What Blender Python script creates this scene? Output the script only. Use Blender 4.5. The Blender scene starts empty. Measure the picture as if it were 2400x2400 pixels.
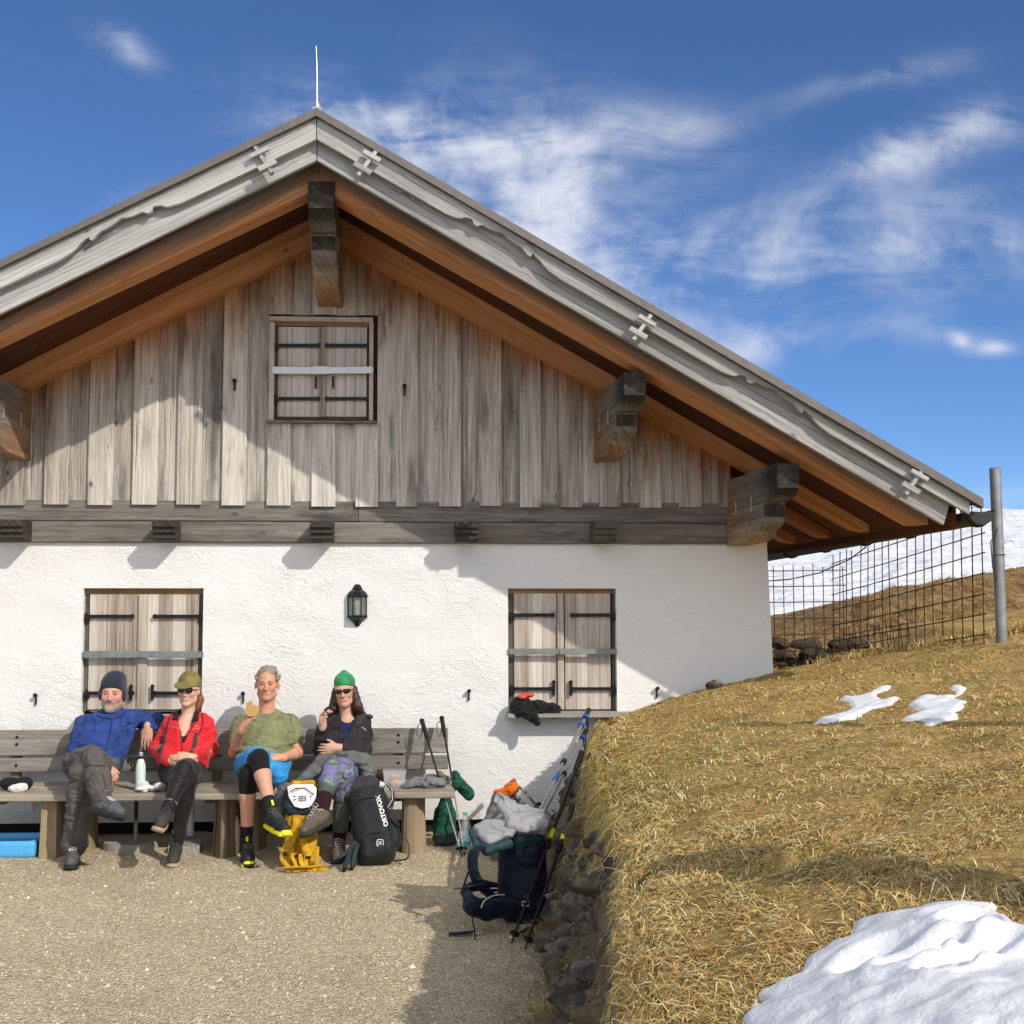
import bpy, bmesh, math, random
import numpy as np
from mathutils import Vector, Matrix
R = math.radians
SC = bpy.context.scene
COL = SC.collection

# ---------------------------------------------------------------- camera
EYE, DIST, FOC, PPX = 1.66, 9.0, 2817.0, 1072.0
cam = bpy.data.cameras.new("camera"); cam_o = bpy.data.objects.new("camera", cam); COL.objects.link(cam_o)
cam.sensor_width = 36.0; cam.lens = 36.0 * FOC / 2400.0
cam.shift_x = (1200.0 - PPX) / 2400.0
cam.clip_start = 0.05; cam.clip_end = 3000
cam_o.location = (0, -DIST, EYE)
cam_o.rotation_euler = (R(90 + 4.466), 0, R(-2.98))
SC.camera = cam_o
# ---------------------------------------------------------------- sun and sky
SUN = Vector((.835, -1.0, .95)).normalized()
sl = bpy.data.lights.new("sun", 'SUN'); sl.energy = 2.75; sl.angle = R(0.53); sl.color = (1.0, .935, .83)
so = bpy.data.objects.new("sun", sl); COL.objects.link(so)
so.rotation_euler = SUN.to_track_quat('Z', 'Y').to_euler()
world = bpy.data.worlds.new("World"); SC.world = world; world.use_nodes = True
SC.view_settings.view_transform = 'Standard'; SC.view_settings.look = 'None'
SC.view_settings.gamma = 1.0; SC.view_settings.exposure = 0.24
SC.cycles.use_adaptive_sampling = True; SC.cycles.adaptive_threshold = .03
SC.cycles.max_bounces = 5; SC.cycles.diffuse_bounces = 2; SC.cycles.glossy_bounces = 2
SC.cycles.transmission_bounces = 4; SC.cycles.transparent_max_bounces = 6

class NT:
    """small node-tree builder"""
    def __init__(s, tree):
        s.t = tree; s.t.nodes.clear()
    def n(s, typ, _in=None, **kw):
        nd = s.t.nodes.new(typ)
        for k, v in kw.items(): setattr(nd, k, v)
        if _in:
            for k, v in _in.items():
                sock = nd.inputs[k]
                if isinstance(v, bpy.types.NodeSocket): s.t.links.new(v, sock)
                else: sock.default_value = v
        return nd
    def link(s, a, b): s.t.links.new(a, b)
    def math(s, op, a, b=None, c=None, clamp=False):
        i = {0: a}
        if b is not None: i[1] = b
        if c is not None: i[2] = c
        return s.n('ShaderNodeMath', i, operation=op, use_clamp=clamp).outputs[0]
    def vmath(s, op, a, b=None):
        i = {0: a}
        if b is not None: i[1] = b
        return s.n('ShaderNodeVectorMath', i, operation=op).outputs[0]
    def xyz(s, v): 
        o = s.n('ShaderNodeSeparateXYZ', {0: v}).outputs; return o[0], o[1], o[2]
    def comb(s, x, y, z): return s.n('ShaderNodeCombineXYZ', {0: x, 1: y, 2: z}).outputs[0]
    def noise(s, vec, scale, detail=4, rough=.55, dist=0.0):
        return s.n('ShaderNodeTexNoise', {'Vector': vec, 'Scale': scale, 'Detail': detail, 'Roughness': rough, 'Distortion': dist}).outputs[0]
    def vor(s, vec, scale, out=0, rnd=1.0, feature='F1'):
        return s.n('ShaderNodeTexVoronoi', {'Vector': vec, 'Scale': scale, 'Randomness': rnd}, feature=feature).outputs[out]
    def ramp(s, fac, stops, interp='LINEAR'):
        nd = s.n('ShaderNodeValToRGB', {0: fac}); cr = nd.color_ramp; cr.interpolation = interp
        while len(cr.elements) < len(stops): cr.elements.new(.5)
        for e, (p, c) in zip(cr.elements, stops):
            e.position = p; e.color = (c[0], c[1], c[2], 1) if hasattr(c, '__len__') else (c, c, c, 1)
        return nd.outputs[0]
    def mix(s, fac, a, b, mode='MIX'):
        nd = s.n('ShaderNodeMix', data_type='RGBA', blend_type=mode)
        for sock, v in ((nd.inputs[0], fac), (nd.inputs[6], a), (nd.inputs[7], b)):
            if isinstance(v, bpy.types.NodeSocket): s.link(v, sock)
            elif hasattr(v, '__len__'): sock.default_value = (v[0], v[1], v[2], 1)
            else: sock.default_value = v
        return nd.outputs[2]
    def mapr(s, v, a, b, c=0.0, d=1.0, smooth=False):
        nd = s.n('ShaderNodeMapRange', {0: v, 1: a, 2: b, 3: c, 4: d})
        if smooth: nd.interpolation_type = 'SMOOTHSTEP'
        return nd.outputs[0]
    def bump(s, h, strength, dist, normal=None):
        i = {'Height': h, 'Strength': strength, 'Distance': dist}
        if normal is not None: i['Normal'] = normal
        return s.n('ShaderNodeBump', i).outputs[0]
    def principled(s, **kw):
        i = {}
        for k, v in kw.items():
            if k == 'Base_Color' and not isinstance(v, bpy.types.NodeSocket): v = (v[0], v[1], v[2], 1)
            i[k.replace('_', ' ')] = v
        b = s.n('ShaderNodeBsdfPrincipled', i)
        o = s.n('ShaderNodeOutputMaterial', {0: b.outputs[0]})
        return b

# sky: physical daylight plus thin clouds laid out by direction, the rear ones added as fill
world.cycles.sampling_method = 'MANUAL'; world.cycles.sample_map_resolution = 256
w = NT(world.node_tree)
sky = w.n('ShaderNodeTexSky', sky_type='NISHITA', sun_disc=False, sun_elevation=math.asin(SUN.z),
          sun_rotation=math.atan2(SUN.x, SUN.y), altitude=3500.0, air_density=1.0, dust_density=.1, ozone_density=2.4)
tc = w.n('ShaderNodeTexCoord').outputs['Generated']
X, Y, Z = w.xyz(tc)
ys = w.math('MAXIMUM', Y, .02)
u = w.math('DIVIDE', X, ys); v = w.math('DIVIDE', Z, ys)
front = w.math('GREATER_THAN', Y, .02)
uv = w.comb(u, v, 0.0)
warp = w.n('ShaderNodeTexNoise', {'Vector': uv, 'Scale': 3.2, 'Detail': 2.0}).outputs[1]
uvw = w.vmath('ADD', uv, w.vmath('MULTIPLY', w.vmath('SUBTRACT', warp, (.5, .5, .5)), (.16, .12, 0)))
UW, VW, _ = w.xyz(uvw)
def blob(px, py, rx, ry, ang, amp, soft=1.0):
    """one elliptical cloud bank in direction space (gaussian), ang = tilt in degrees"""
    cu, cv = (px - 925) / FOC, (1420 - py) / FOC
    c, s_ = math.cos(R(ang)), math.sin(R(ang))
    dx = w.math('SUBTRACT', UW, cu)
    dy = w.math('SUBTRACT', VW, cv)
    a = w.math('ADD', w.math('MULTIPLY', dx, c * FOC / rx), w.math('MULTIPLY', dy, s_ * FOC / rx))
    b = w.math('ADD', w.math('MULTIPLY', dx, -s_ * FOC / ry), w.math('MULTIPLY', dy, c * FOC / ry))
    q = w.math('ADD', w.math('MULTIPLY', a, a), w.math('MULTIPLY', b, b))
    return w.math('MULTIPLY', w.math('EXPONENT', w.math('MULTIPLY', q, -soft)), amp)
tot = None
for args in ((1230, 350, 330, 170, -10, 1.05), (930, 280, 300, 75, -12, .62), (1300, 520, 260, 110, -38, .95), (1010, 450, 260, 110, -35, .62),
             (720, 245, 150, 40, 8, .36), (1560, 240, 130, 60, 5, .42), (2240, 290, 240, 66, 24, .95), (2080, 370, 120, 40, 20, .3),
             (235, 85, 85, 38, -30, .62), (1900, 640, 620, 110, 8, .62), (1650, 560, 460, 70, 10, .42), (1760, 800, 460, 42, 3, .62), (2150, 560, 420, 50, 12, .34),
             (2262, 800, 34, 26, -30, .75), (2350, 815, 50, 22, 12, .8), (300, 465, 120, 28, 20, .26), (2330, 1185, 260, 40, 0, .5),
             (2100, 120, 300, 36, 15, .3), (2280, 430, 200, 40, 15, .2)):
    g = blob(*args); tot = g if tot is None else w.math('ADD', tot, g)
st = w.vmath('MULTIPLY', uvw, (5.0, 11.0, 1.0))
streak = w.noise(w.n('ShaderNodeMapping', {'Vector': uvw, 'Rotation': (0, 0, R(-14)), 'Scale': (4.5, 15.0, 1.0)}).outputs[0], 1.0, 6, .62, .5)
puff = w.noise(uvw, 11.0, 6, .6, .25)
fine = w.noise(uvw, 42.0, 3, .6, 0)
tex = w.math('ADD', w.math('MULTIPLY', streak, .50), w.math('ADD', w.math('MULTIPLY', puff, .38), w.math('MULTIPLY', fine, .12)))
dens = w.math('MULTIPLY', w.math('MINIMUM', tot, .95), w.mapr(w.math('ADD', tex, w.math('MULTIPLY', w.math('MINIMUM', tot, 1.0), .05)), .41, .66, .02, 1.0, True))
dens = w.math('MULTIPLY', dens, front, clamp=True)
# unseen bright cloud cover added behind the camera to lift the shade
rear_fill_noise = w.noise(w.vmath('MULTIPLY', tc, (1.6, 1.6, 3.2)), 1.0, 3, .6)
rear_fill = w.math('MULTIPLY', w.mapr(rear_fill_noise, .36, .52, 0, .92), w.mapr(w.math('ADD', Y, w.math('MULTIPLY', Z, -.25)), -.05, -.35, 0, 1, True))
tint = w.mix(1.0, sky.outputs[0], (.70, .94, 1.20), 'MULTIPLY')
cloud = w.mix(dens, tint, (6.7, 7.0, 7.8))
cloud = w.mix(rear_fill, cloud, (10.5, 10.6, 10.8))
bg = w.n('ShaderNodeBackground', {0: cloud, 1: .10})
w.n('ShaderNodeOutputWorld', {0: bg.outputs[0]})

# ---------------------------------------------------------------- measuring helpers
CAMM = Matrix.Rotation(R(-2.98), 4, 'Z') @ Matrix.Rotation(R(90 + 4.466), 4, 'X')
EYEV = Vector((0, -DIST, EYE))
def ray(px, py):
    return CAMM.to_3x3() @ Vector(((px - PPX) / FOC, -(py - 1200.0) / FOC, -1.0))
def W(px, py, Yp):                       # point on the vertical plane Y = Yp
    d = ray(px, py); return EYEV + d * ((Yp + DIST) / d.y)
def T(px, py, t): return W(px, py, -t)   # t metres out from the house wall
def G(px, py, Zp=0.0):                   # point on the level plane Z = Zp
    d = ray(px, py); return EYEV + d * ((Zp - EYE) / d.z)

# ---------------------------------------------------------------- object helpers
def info(o, label=None, cat=None, group=None, kind=None):
    if label: o['label'] = label
    if cat: o['category'] = cat
    if group: o['group'] = group
    if kind: o['kind'] = kind
    return o
def empty(name, loc=(0, 0, 0), label=None, cat=None, group=None, rz=0.0):
    o = bpy.data.objects.new(name, None); COL.objects.link(o); o.location = loc; o.rotation_euler[2] = rz
    o.empty_display_size = .1
    return info(o, label, cat, group)
def wmat(o):
    b = Matrix.Translation(o.location) @ o.rotation_euler.to_matrix().to_4x4()
    return b if o.parent is None else wmat(o.parent) @ o.matrix_parent_inverse @ b
def link(name, me, mat=None, parent=None, smooth=False, loc=None):
    o = bpy.data.objects.new(name, me); COL.objects.link(o)
    if mat is not None:
        for m in (mat if isinstance(mat, (list, tuple)) else [mat]): me.materials.append(m)
    if smooth:
        me.polygons.foreach_set('use_smooth', [True] * len(me.polygons))
    if parent is not None:
        o.parent = parent
        # geometry is authored in world space: cancel the parent's transform
        pm = wmat(parent)
        o.matrix_parent_inverse = pm.inverted()
    if loc is not None: o.location = loc
    return o
class MB:
    """collects simple solids into one mesh, with board UVs (u along, v across) and per-board random / shelter attributes"""
    def __init__(s): s.v = []; s.f = []; s.uv = []; s.rn = []; s.sh = []; s.sm = []
    def add(s, vs, fs, uvs=None, rn=0.5, sh=None, smooth=False):
        b = len(s.v); s.v += [tuple(p) for p in vs]
        s.sh += list(sh) if sh is not None else [0.0] * len(vs)
        for i, f in enumerate(fs):
            s.f.append(tuple(b + k for k in f)); s.rn.append(rn); s.sm.append(smooth)
            if uvs is not None: s.uv += [tuple(uvs[i][k]) for k in range(len(f))]
            else: s.uv += [(vs[k][0] + vs[k][2], vs[k][1]) for k in f]
    def box(s, a, b, rn=.5): s.hexa([(a[0], a[1], a[2]), (b[0], a[1], a[2]), (b[0], b[1], a[2]), (a[0], b[1], a[2]),
                              (a[0], a[1], b[2]), (b[0], a[1], b[2]), (b[0], b[1], b[2]), (a[0], b[1], b[2])], rn)
    def hexa(s, p, rn=.5):
        fs = [(0, 3, 2, 1), (4, 5, 6, 7), (0, 1, 5, 4), (1, 2, 6, 5), (2, 3, 7, 6), (3, 0, 4, 7)]
        s.add(p, fs, rn=rn)
    def beam(s, p0, p1, side, up, w, h, rn=None, off=None, seg=1, bev=.004, shf=None):
        """board from p0 to p1; side, up = unit axes; w, h = full sizes; uv runs along the board"""
        p0 = Vector(p0); p1 = Vector(p1); side = Vector(side).normalized(); up = Vector(up).normalized()
        rn = random.random() if rn is None else rn
        ou, ov = random.uniform(0, 40), random.uniform(0, 40)
        L = (p1 - p0).length; bv = min(bev, w * .25, h * .25)
        prof = [(-w/2+bv, -h/2), (w/2-bv, -h/2), (w/2, -h/2+bv), (w/2, h/2-bv), (w/2-bv, h/2), (-w/2+bv, h/2), (-w/2, h/2-bv), (-w/2, -h/2+bv)]
        per = [0.0]
        for i in range(8):
            a, b = prof[i], prof[(i+1) % 8]; per.append(per[-1] + math.hypot(a[0]-b[0], a[1]-b[1]))
        vs, sh = [], []
        for j in range(seg + 1):
            c = p0.lerp(p1, j / seg)
            for a, b in prof:
                q = c + side * a + up * b; vs.append(q); sh.append(shf(q) if shf else 0.0)
        fs, uvs = [], []
        for j in range(seg):
            for i in range(8):
                k = (i + 1) % 8
                fs.append((j*8+i, j*8+k, (j+1)*8+k, (j+1)*8+i))
                u0, u1 = ou + L*j/seg, ou + L*(j+1)/seg
                uvs.append([(u0, ov+per[i]), (u0, ov+per[i+1]), (u1, ov+per[i+1]), (u1, ov+per[i])])
        fs.append(tuple(range(7, -1, -1))); uvs.append([(ou + prof[i][0]*.15, ov+prof[i][1]) for i in range(7, -1, -1)])
        e = seg * 8
        fs.append(tuple(e + i for i in range(8))); uvs.append([(ou + prof[i][0]*.15, ov+prof[i][1]) for i in range(8)])
        s.add(vs, fs, uvs, rn, sh)
    def prism(s, poly, axis_vec, rn=None, uvdir=None, sh=None):
        """poly = list of 3D points (planar), extruded by axis_vec; uvdir = grain direction"""
        poly = [Vector(p) for p in poly]; ax = Vector(axis_vec); n = len(poly)
        rn = random.random() if rn is None else rn
        ou, ov = random.uniform(0, 40), random.uniform(0, 40)
        d = Vector(uvdir).normalized() if uvdir is not None else (poly[1]-poly[0]).normalized()
        nrm = ax.normalized(); e = nrm.cross(d)
        e = e.normalized() if e.length > 1e-4 else (poly[1]-poly[0]).normalized()
        def uvp(q, extra=0.0): return (ou + q.dot(d), ov + q.dot(e) + extra)
        vs = poly + [p + ax for p in poly]
        fs = [tuple(range(n)), tuple(range(2*n-1, n-1, -1))]
        uvs = [[uvp(vs[k]) for k in fs[0]], [uvp(vs[k]) for k in fs[1]]]
        for i in range(n):
            j = (i+1) % n; f = (i, n+i, n+j, j); fs.append(f)
            uvs.append([(uvp(vs[k])[0], uvp(vs[k])[1] + (vs[k]-poly[0]).dot(nrm)) for k in f])
        s.add(vs, fs, uvs, rn, sh)
    def tube(s, pts, r, seg=10, rn=.5, cap=True, flat=None, up=None):
        """r = radius or list; flat = (w,h) multipliers for straps"""
        pts = [Vector(p) for p in pts]; n = len(pts)
        rs = [r]*n if not hasattr(r, '__len__') else list(r)
        tans = [(pts[min(i+1, n-1)] - pts[max(i-1, 0)]).normalized() for i in range(n)]
        ref = Vector(up) if up is not None else (Vector((0, 0, 1)) if abs(tans[0].z) < .9 else Vector((1, 0, 0)))
        vs, uvl = [], []; L = 0; ou = random.uniform(0, 30)
        fx, fy = flat if flat else (1, 1)
        for i in range(n):
            if i: L += (pts[i]-pts[i-1]).length
            a = tans[i].cross(ref)
            if a.length < 1e-4: a = tans[i].orthogonal()
            a.normalize(); b = a.cross(tans[i]).normalized()
            if up is None: ref = b
            for k in range(seg):
                th = 2*math.pi*k/seg
                vs.append(pts[i] + a*math.cos(th)*rs[i]*fx + b*math.sin(th)*rs[i]*fy)
            uvl.append(ou+L)
        fs, uvs = [], []
        for i in range(n-1):
            for k in range(seg):
                m = (k+1) % seg
                fs.append((i*seg+k, i*seg+m, (i+1)*seg+m, (i+1)*seg+k))
                c = 2*math.pi*max(rs[i], .001)/seg
                uvs.append([(uvl[i], c*k), (uvl[i], c*(k+1)), (uvl[i+1], c*(k+1)), (uvl[i+1], c*k)])
        if cap:
            fs.append(tuple(range(seg-1, -1, -1))); uvs.append([(ou, k*.01) for k in range(seg)])
            e = (n-1)*seg; fs.append(tuple(e+k for k in range(seg))); uvs.append([(ou, k*.01) for k in range(seg)])
        s.add(vs, fs, uvs, rn, smooth=True)
    def lathe(s, c, prof, seg=20, axis=(0, 0, 1), rn=.5):
        """prof = [(radius, height)] along the axis from c"""
        c = Vector(c); q = Vector((0, 0, 1)).rotation_difference(Vector(axis))
        vs = []
        for r, h in prof:
            for k in range(seg):
                th = 2*math.pi*k/seg
                vs.append(c + q @ Vector((r*math.cos(th), r*math.sin(th), h)))
        fs = []
        for i in range(len(prof)-1):
            for k in range(seg):
                m = (k+1) % seg; fs.append((i*seg+k, i*seg+m, (i+1)*seg+m, (i+1)*seg+k))
        fs.append(tuple(range(seg-1, -1, -1))); e = (len(prof)-1)*seg; fs.append(tuple(e+k for k in range(seg)))
        s.add(vs, fs, None, rn, smooth=True)
    def build(s, name, mat, parent=None, loc=None):
        me = bpy.data.meshes.new(name); me.from_pydata(s.v, [], s.f); me.update()
        uvl = me.uv_layers.new(name='UVMap'); uvl.data.foreach_set('uv', np.array(s.uv, dtype=np.float32).ravel())
        a = me.attributes.new('rn', 'FLOAT', 'FACE'); a.data.foreach_set('value', np.array(s.rn, dtype=np.float32))
        a = me.attributes.new('sh', 'FLOAT', 'POINT'); a.data.foreach_set('value', np.array(s.sh, dtype=np.float32))
        me.polygons.foreach_set('use_smooth', s.sm)
        bm = bmesh.new(); bm.from_mesh(me); bmesh.ops.recalc_face_normals(bm, faces=bm.faces); bm.to_mesh(me); bm.free()
        o = link(name, me, mat, parent, loc=loc)
        if any(s.sm):
            try: me.set_sharp_from_angle(angle=R(40))
            except Exception: pass
        return o

# ---------------------------------------------------------------- lattice noise on arrays
_perm = np.random.RandomState(7).rand(64, 64, 64).astype(np.float32)
def vnoise(x, y, z):
    xi = np.floor(x).astype(np.int64); yi = np.floor(y).astype(np.int64); zi = np.floor(z).astype(np.int64)
    fx = x - xi; fy = y - yi; fz = z - zi
    fx = fx*fx*(3-2*fx); fy = fy*fy*(3-2*fy); fz = fz*fz*(3-2*fz)
    def g(a, b, c): return _perm[(xi+a) & 63, (yi+b) & 63, (zi+c) & 63]
    c00 = g(0,0,0)*(1-fx)+g(1,0,0)*fx; c10 = g(0,1,0)*(1-fx)+g(1,1,0)*fx
    c01 = g(0,0,1)*(1-fx)+g(1,0,1)*fx; c11 = g(0,1,1)*(1-fx)+g(1,1,1)*fx
    return ((c00*(1-fy)+c10*fy)*(1-fz) + (c01*(1-fy)+c11*fy)*fz)*2-1
def fbm(x, y, z, octv=4, gain=.5):
    t = 0; a = 1.0; n = 0
    for i in range(octv):
        t = t + a*vnoise(x*2**i+17*i, y*2**i+5*i, z*2**i+9*i); n += a; a *= gain
    return t/n

# ---------------------------------------------------------------- signed-distance bodies
class SDF:
    """soft unions of tapered limbs, ellipsoids and boxes, meshed as ONE continuous surface"""
    def __init__(s): s.p = []
    def cone(s, a, b, ra, rb, k=.02, sq=None):
        s.p.append(('c', Vector(a), Vector(b), ra, rb, k, 1)); return s
    def chain(s, pts, k=.02):
        for (a, ra), (b, rb) in zip(pts[:-1], pts[1:]): s.cone(a, b, ra, rb, k)
        return s
    def ell(s, c, r, M=None, k=.02, sub=False):
        s.p.append(('e', Vector(c), Vector(r), M if M is not None else Matrix.Identity(3), 0, k, -1 if sub else 1)); return s
    def box(s, c, h, rad=.02, M=None, k=.01, sub=False):
        s.p.append(('b', Vector(c), Vector(h), M if M is not None else Matrix.Identity(3), rad, k, -1 if sub else 1)); return s
    def bound(s, q):
        if q[0] == 'c':
            lo = [min(q[1][i]-q[3], q[2][i]-q[4]) for i in range(3)]; hi = [max(q[1][i]+q[3], q[2][i]+q[4]) for i in range(3)]
        else:
            m = q[2].length + (q[4] if q[0] == 'b' else 0); m = m if q[0] == 'b' else max(q[2])
            lo = [q[1][i]-m for i in range(3)]; hi = [q[1][i]+m for i in range(3)]
        return lo, hi
    def mesh(s, h=.006, disp=None, smooth=0):
        pad = h*3
        bs = [s.bound(q) for q in s.p if q[6] > 0]
        lo = np.array([min(b[0][i] for b in bs) for i in range(3)]) - pad
        hi = np.array([max(b[1][i] for b in bs) for i in range(3)]) + pad
        n = np.ceil((hi-lo)/h).astype(int)+1
        F = np.full(n, .12, dtype=np.float32)
        ax = [lo[i]+h*np.arange(n[i]) for i in range(3)]
        for q in s.p:
            k = q[5]; m = k*1.2 + h*3 + .03
            bl, bh = s.bound(q)
            i0 = [max(0, int((bl[i]-m-lo[i])/h)) for i in range(3)]; i1 = [min(n[i], int((bh[i]+m-lo[i])/h)+2) for i in range(3)]
            sl_ = tuple(slice(a, b) for a, b in zip(i0, i1))
            P = [ax[i][sl_[i]].astype(np.float32) for i in range(3)]
            x = P[0][:, None, None]; y = P[1][None, :, None]; z = P[2][None, None, :]
            if q[0] == 'c':
                a, b, ra, rb = q[1], q[2], q[3], q[4]; d = b-a; L2 = max(d.dot(d), 1e-9)
                t = np.clip(((x-a.x)*d.x+(y-a.y)*d.y+(z-a.z)*d.z)/L2, 0, 1)
                D = np.sqrt((x-a.x-t*d.x)**2+(y-a.y-t*d.y)**2+(z-a.z-t*d.z)**2) - (ra+(rb-ra)*t)
            else:
                c, r, M = q[1], q[2], q[3]
                X_, Y_, Z_ = x-c.x, y-c.y, z-c.z
                lx = M[0][0]*X_+M[1][0]*Y_+M[2][0]*Z_; ly = M[0][1]*X_+M[1][1]*Y_+M[2][1]*Z_; lz = M[0][2]*X_+M[1][2]*Y_+M[2][2]*Z_
                if q[0] == 'e':
                    k0 = np.sqrt((lx/r.x)**2+(ly/r.y)**2+(lz/r.z)**2)
                    k1 = np.sqrt((lx/r.x**2)**2+(ly/r.y**2)**2+(lz/r.z**2)**2)+1e-6
                    D = k0*(k0-1)/k1
                    D = np.where(k0 < .3, -min(r)*(1-k0), D)
                else:
                    rad = q[4]; qx = np.abs(lx)-r.x+rad; qy = np.abs(ly)-r.y+rad; qz = np.abs(lz)-r.z+rad
                    D = np.sqrt(np.maximum(qx, 0)**2+np.maximum(qy, 0)**2+np.maximum(qz, 0)**2)+np.minimum(np.maximum(qx, np.maximum(qy, qz)), 0)-rad
            A = F[sl_]
            if q[6] > 0:
                hh = np.maximum(k-np.abs(A-D), 0)/max(k, 1e-6); F[sl_] = np.minimum(A, D) - hh*hh*k*.25
            else:
                D = -D; hh = np.maximum(k-np.abs(A-D), 0)/max(k, 1e-6); F[sl_] = np.maximum(A, D) + hh*hh*k*.25
        if disp is not None:
            near = np.abs(F) < .05; idx = np.nonzero(near)
            F[idx] += disp(ax[0][idx[0]], ax[1][idx[1]], ax[2][idx[2]]).astype(np.float32)
        return surfnet(F, lo, h)
def surfnet(F, lo, h):
    I = (F < 0)
    n = F.shape
    s8 = np.zeros((n[0]-1, n[1]-1, n[2]-1), dtype=np.uint8)
    for dx in (0, 1):
        for dy in (0, 1):
            for dz in (0, 1): s8 += I[dx:n[0]-1+dx, dy:n[1]-1+dy, dz:n[2]-1+dz]
    cx, cy, cz = np.nonzero((s8 > 0) & (s8 < 8)); m = len(cx)
    vid = np.full(s8.shape, -1, dtype=np.int64); vid[cx, cy, cz] = np.arange(m)
    acc = np.zeros((m, 3)); cnt = np.zeros(m)
    cor = [(a, b, c) for a in (0, 1) for b in (0, 1) for c in (0, 1)]
    for i, a in enumerate(cor):
        for b in cor[i+1:]:
            if sum(abs(a[k]-b[k]) for k in range(3)) != 1: continue
            fa = F[cx+a[0], cy+a[1], cz+a[2]]; fb = F[cx+b[0], cy+b[1], cz+b[2]]
            msk = (fa < 0) != (fb < 0); t = np.where(msk, fa/(fa-fb+1e-12), 0)
            for k in range(3): acc[:, k] += np.where(msk, a[k]+t*(b[k]-a[k]), 0)
            cnt += msk
    acc /= np.maximum(cnt, 1)[:, None]
    V = (acc + np.stack([cx, cy, cz], 1))*h + lo
    faces = []
    for axis in range(3):
        sa = [slice(None)]*3; sb = [slice(None)]*3; sa[axis] = slice(0, -1); sb[axis] = slice(1, None)
        A = I[tuple(sa)]; B = I[tuple(sb)]
        ex = np.nonzero(A != B); inside = A[ex]
        u_, v_ = [(1, 2), (2, 0), (0, 1)][axis]
        ok = (ex[u_] > 0) & (ex[v_] > 0) & (ex[u_] < n[u_]-1) & (ex[v_] < n[v_]-1)
        e = [c[ok] for c in ex]; ins = inside[ok]
        def at(du, dv):
            c = [e[0].copy(), e[1].copy(), e[2].copy()]; c[u_] -= du; c[v_] -= dv
            return vid[c[0], c[1], c[2]]
        q = np.stack([at(1, 1), at(0, 1), at(0, 0), at(1, 0)], 1)
        q[~ins] = q[~ins][:, ::-1]; faces.append(q)
    return V, np.concatenate(faces)
def mesh_np(name, V, Fq, colors=None, smooth=True, cname='Col'):
    me = bpy.data.meshes.new(name); k = Fq.shape[1]
    me.vertices.add(len(V)); me.vertices.foreach_set('co', np.ascontiguousarray(V, dtype=np.float32).ravel())
    me.loops.add(Fq.size); me.loops.foreach_set('vertex_index', np.ascontiguousarray(Fq, dtype=np.int32).ravel())
    me.polygons.add(len(Fq)); me.polygons.foreach_set('loop_start', np.arange(0, Fq.size, k, dtype=np.int32))
    me.polygons.foreach_set('loop_total', np.full(len(Fq), k, dtype=np.int32))
    me.update(calc_edges=True)
    me.polygons.foreach_set('use_smooth', np.full(len(Fq), smooth))
    if colors is not None:
        a = me.color_attributes.new(cname, 'FLOAT_COLOR', 'POINT')
        c = np.ones((len(V), 4), dtype=np.float32); c[:, :3] = colors; a.data.foreach_set('color', c.ravel())
    return me
def onto_px(o, pts, lift=.002):
    """points on the visible surface of an object, found along the lines of sight of the measured photograph points"""
    from mathutils.bvhtree import BVHTree
    me = o.data; bv = BVHTree.FromPolygons([v.co for v in me.vertices], [tuple(p.vertices) for p in me.polygons])
    out = []
    for px, py in pts:
        d = ray(px, py).normalized(); loc, nr, i, ds = bv.ray_cast(EYEV, d)
        if loc is not None: out.append(loc-d*lift)
    return out
def surf_line(o, pts, r, mat, name, flat=None, n=8):
    dense = []
    for (a, b), (c, d_) in zip(pts[:-1], pts[1:]):
        for k in range(n): dense.append((a+(c-a)*k/n, b+(d_-b)*k/n))
    dense.append(pts[-1]); q = onto_px(o, dense, r*.3)
    if len(q) < 2: return None
    mb = MB(); mb.tube(q, r, 6); return mb.build(name, mat, o)
def relax(V, Fq, it=2, lam=.5):
    n = len(V)
    for _ in range(it):
        acc = np.zeros_like(V); cnt = np.zeros(n)
        for a, b in ((0, 1), (1, 2), (2, 3), (3, 0)):
            for p, q in ((a, b), (b, a)):
                np.add.at(acc, Fq[:, p], V[Fq[:, q]]); np.add.at(cnt, Fq[:, p], 1)
        V = V + lam*(acc/np.maximum(cnt, 1)[:, None]-V)
    return V
def sdf_obj(name, sdf, mat, parent=None, h=.006, disp=None, it=1, paint=None):
    V, Fq = sdf.mesh(h, disp); V = relax(V, Fq, it)
    me = mesh_np(name, V, Fq, paint(V) if paint is not None else None)
    return link(name, me, mat, parent)
# ================================================================ materials
def newmat(name):
    m = bpy.data.materials.new(name); m.use_nodes = True; return m, NT(m.node_tree)
def plain(name, col, rough=.6, metal=0.0, bscale=60, bstr=.25, bdist=.002, var=.12, spec=.5, trans=0.0, ior=1.45, coat=0.0, sheen=0.0):
    m, t = newmat(name)
    oc = t.n('ShaderNodeTexCoord').outputs['Object']
    nz = t.noise(oc, bscale, 4); big = t.noise(oc, 4.0, 3)
    f = t.math('ADD', t.math('MULTIPLY', nz, .6), t.math('MULTIPLY', big, .5))
    c = t.mix(t.mapr(f, .35, .75), [x*(1-var) for x in col], [min(1, x*(1+var)) for x in col])
    kw = dict(Base_Color=c, Roughness=t.mapr(nz, .3, .7, max(0, rough-.08), min(1, rough+.08)), Metallic=metal, IOR=ior)
    kw['Specular_IOR_Level'] = spec
    if trans: kw['Transmission_Weight'] = trans
    if coat: kw['Coat_Weight'] = coat
    if sheen: kw['Sheen_Weight'] = sheen
    if bstr: kw['Normal'] = t.bump(nz, bstr, bdist)
    t.principled(**kw); return m
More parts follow.
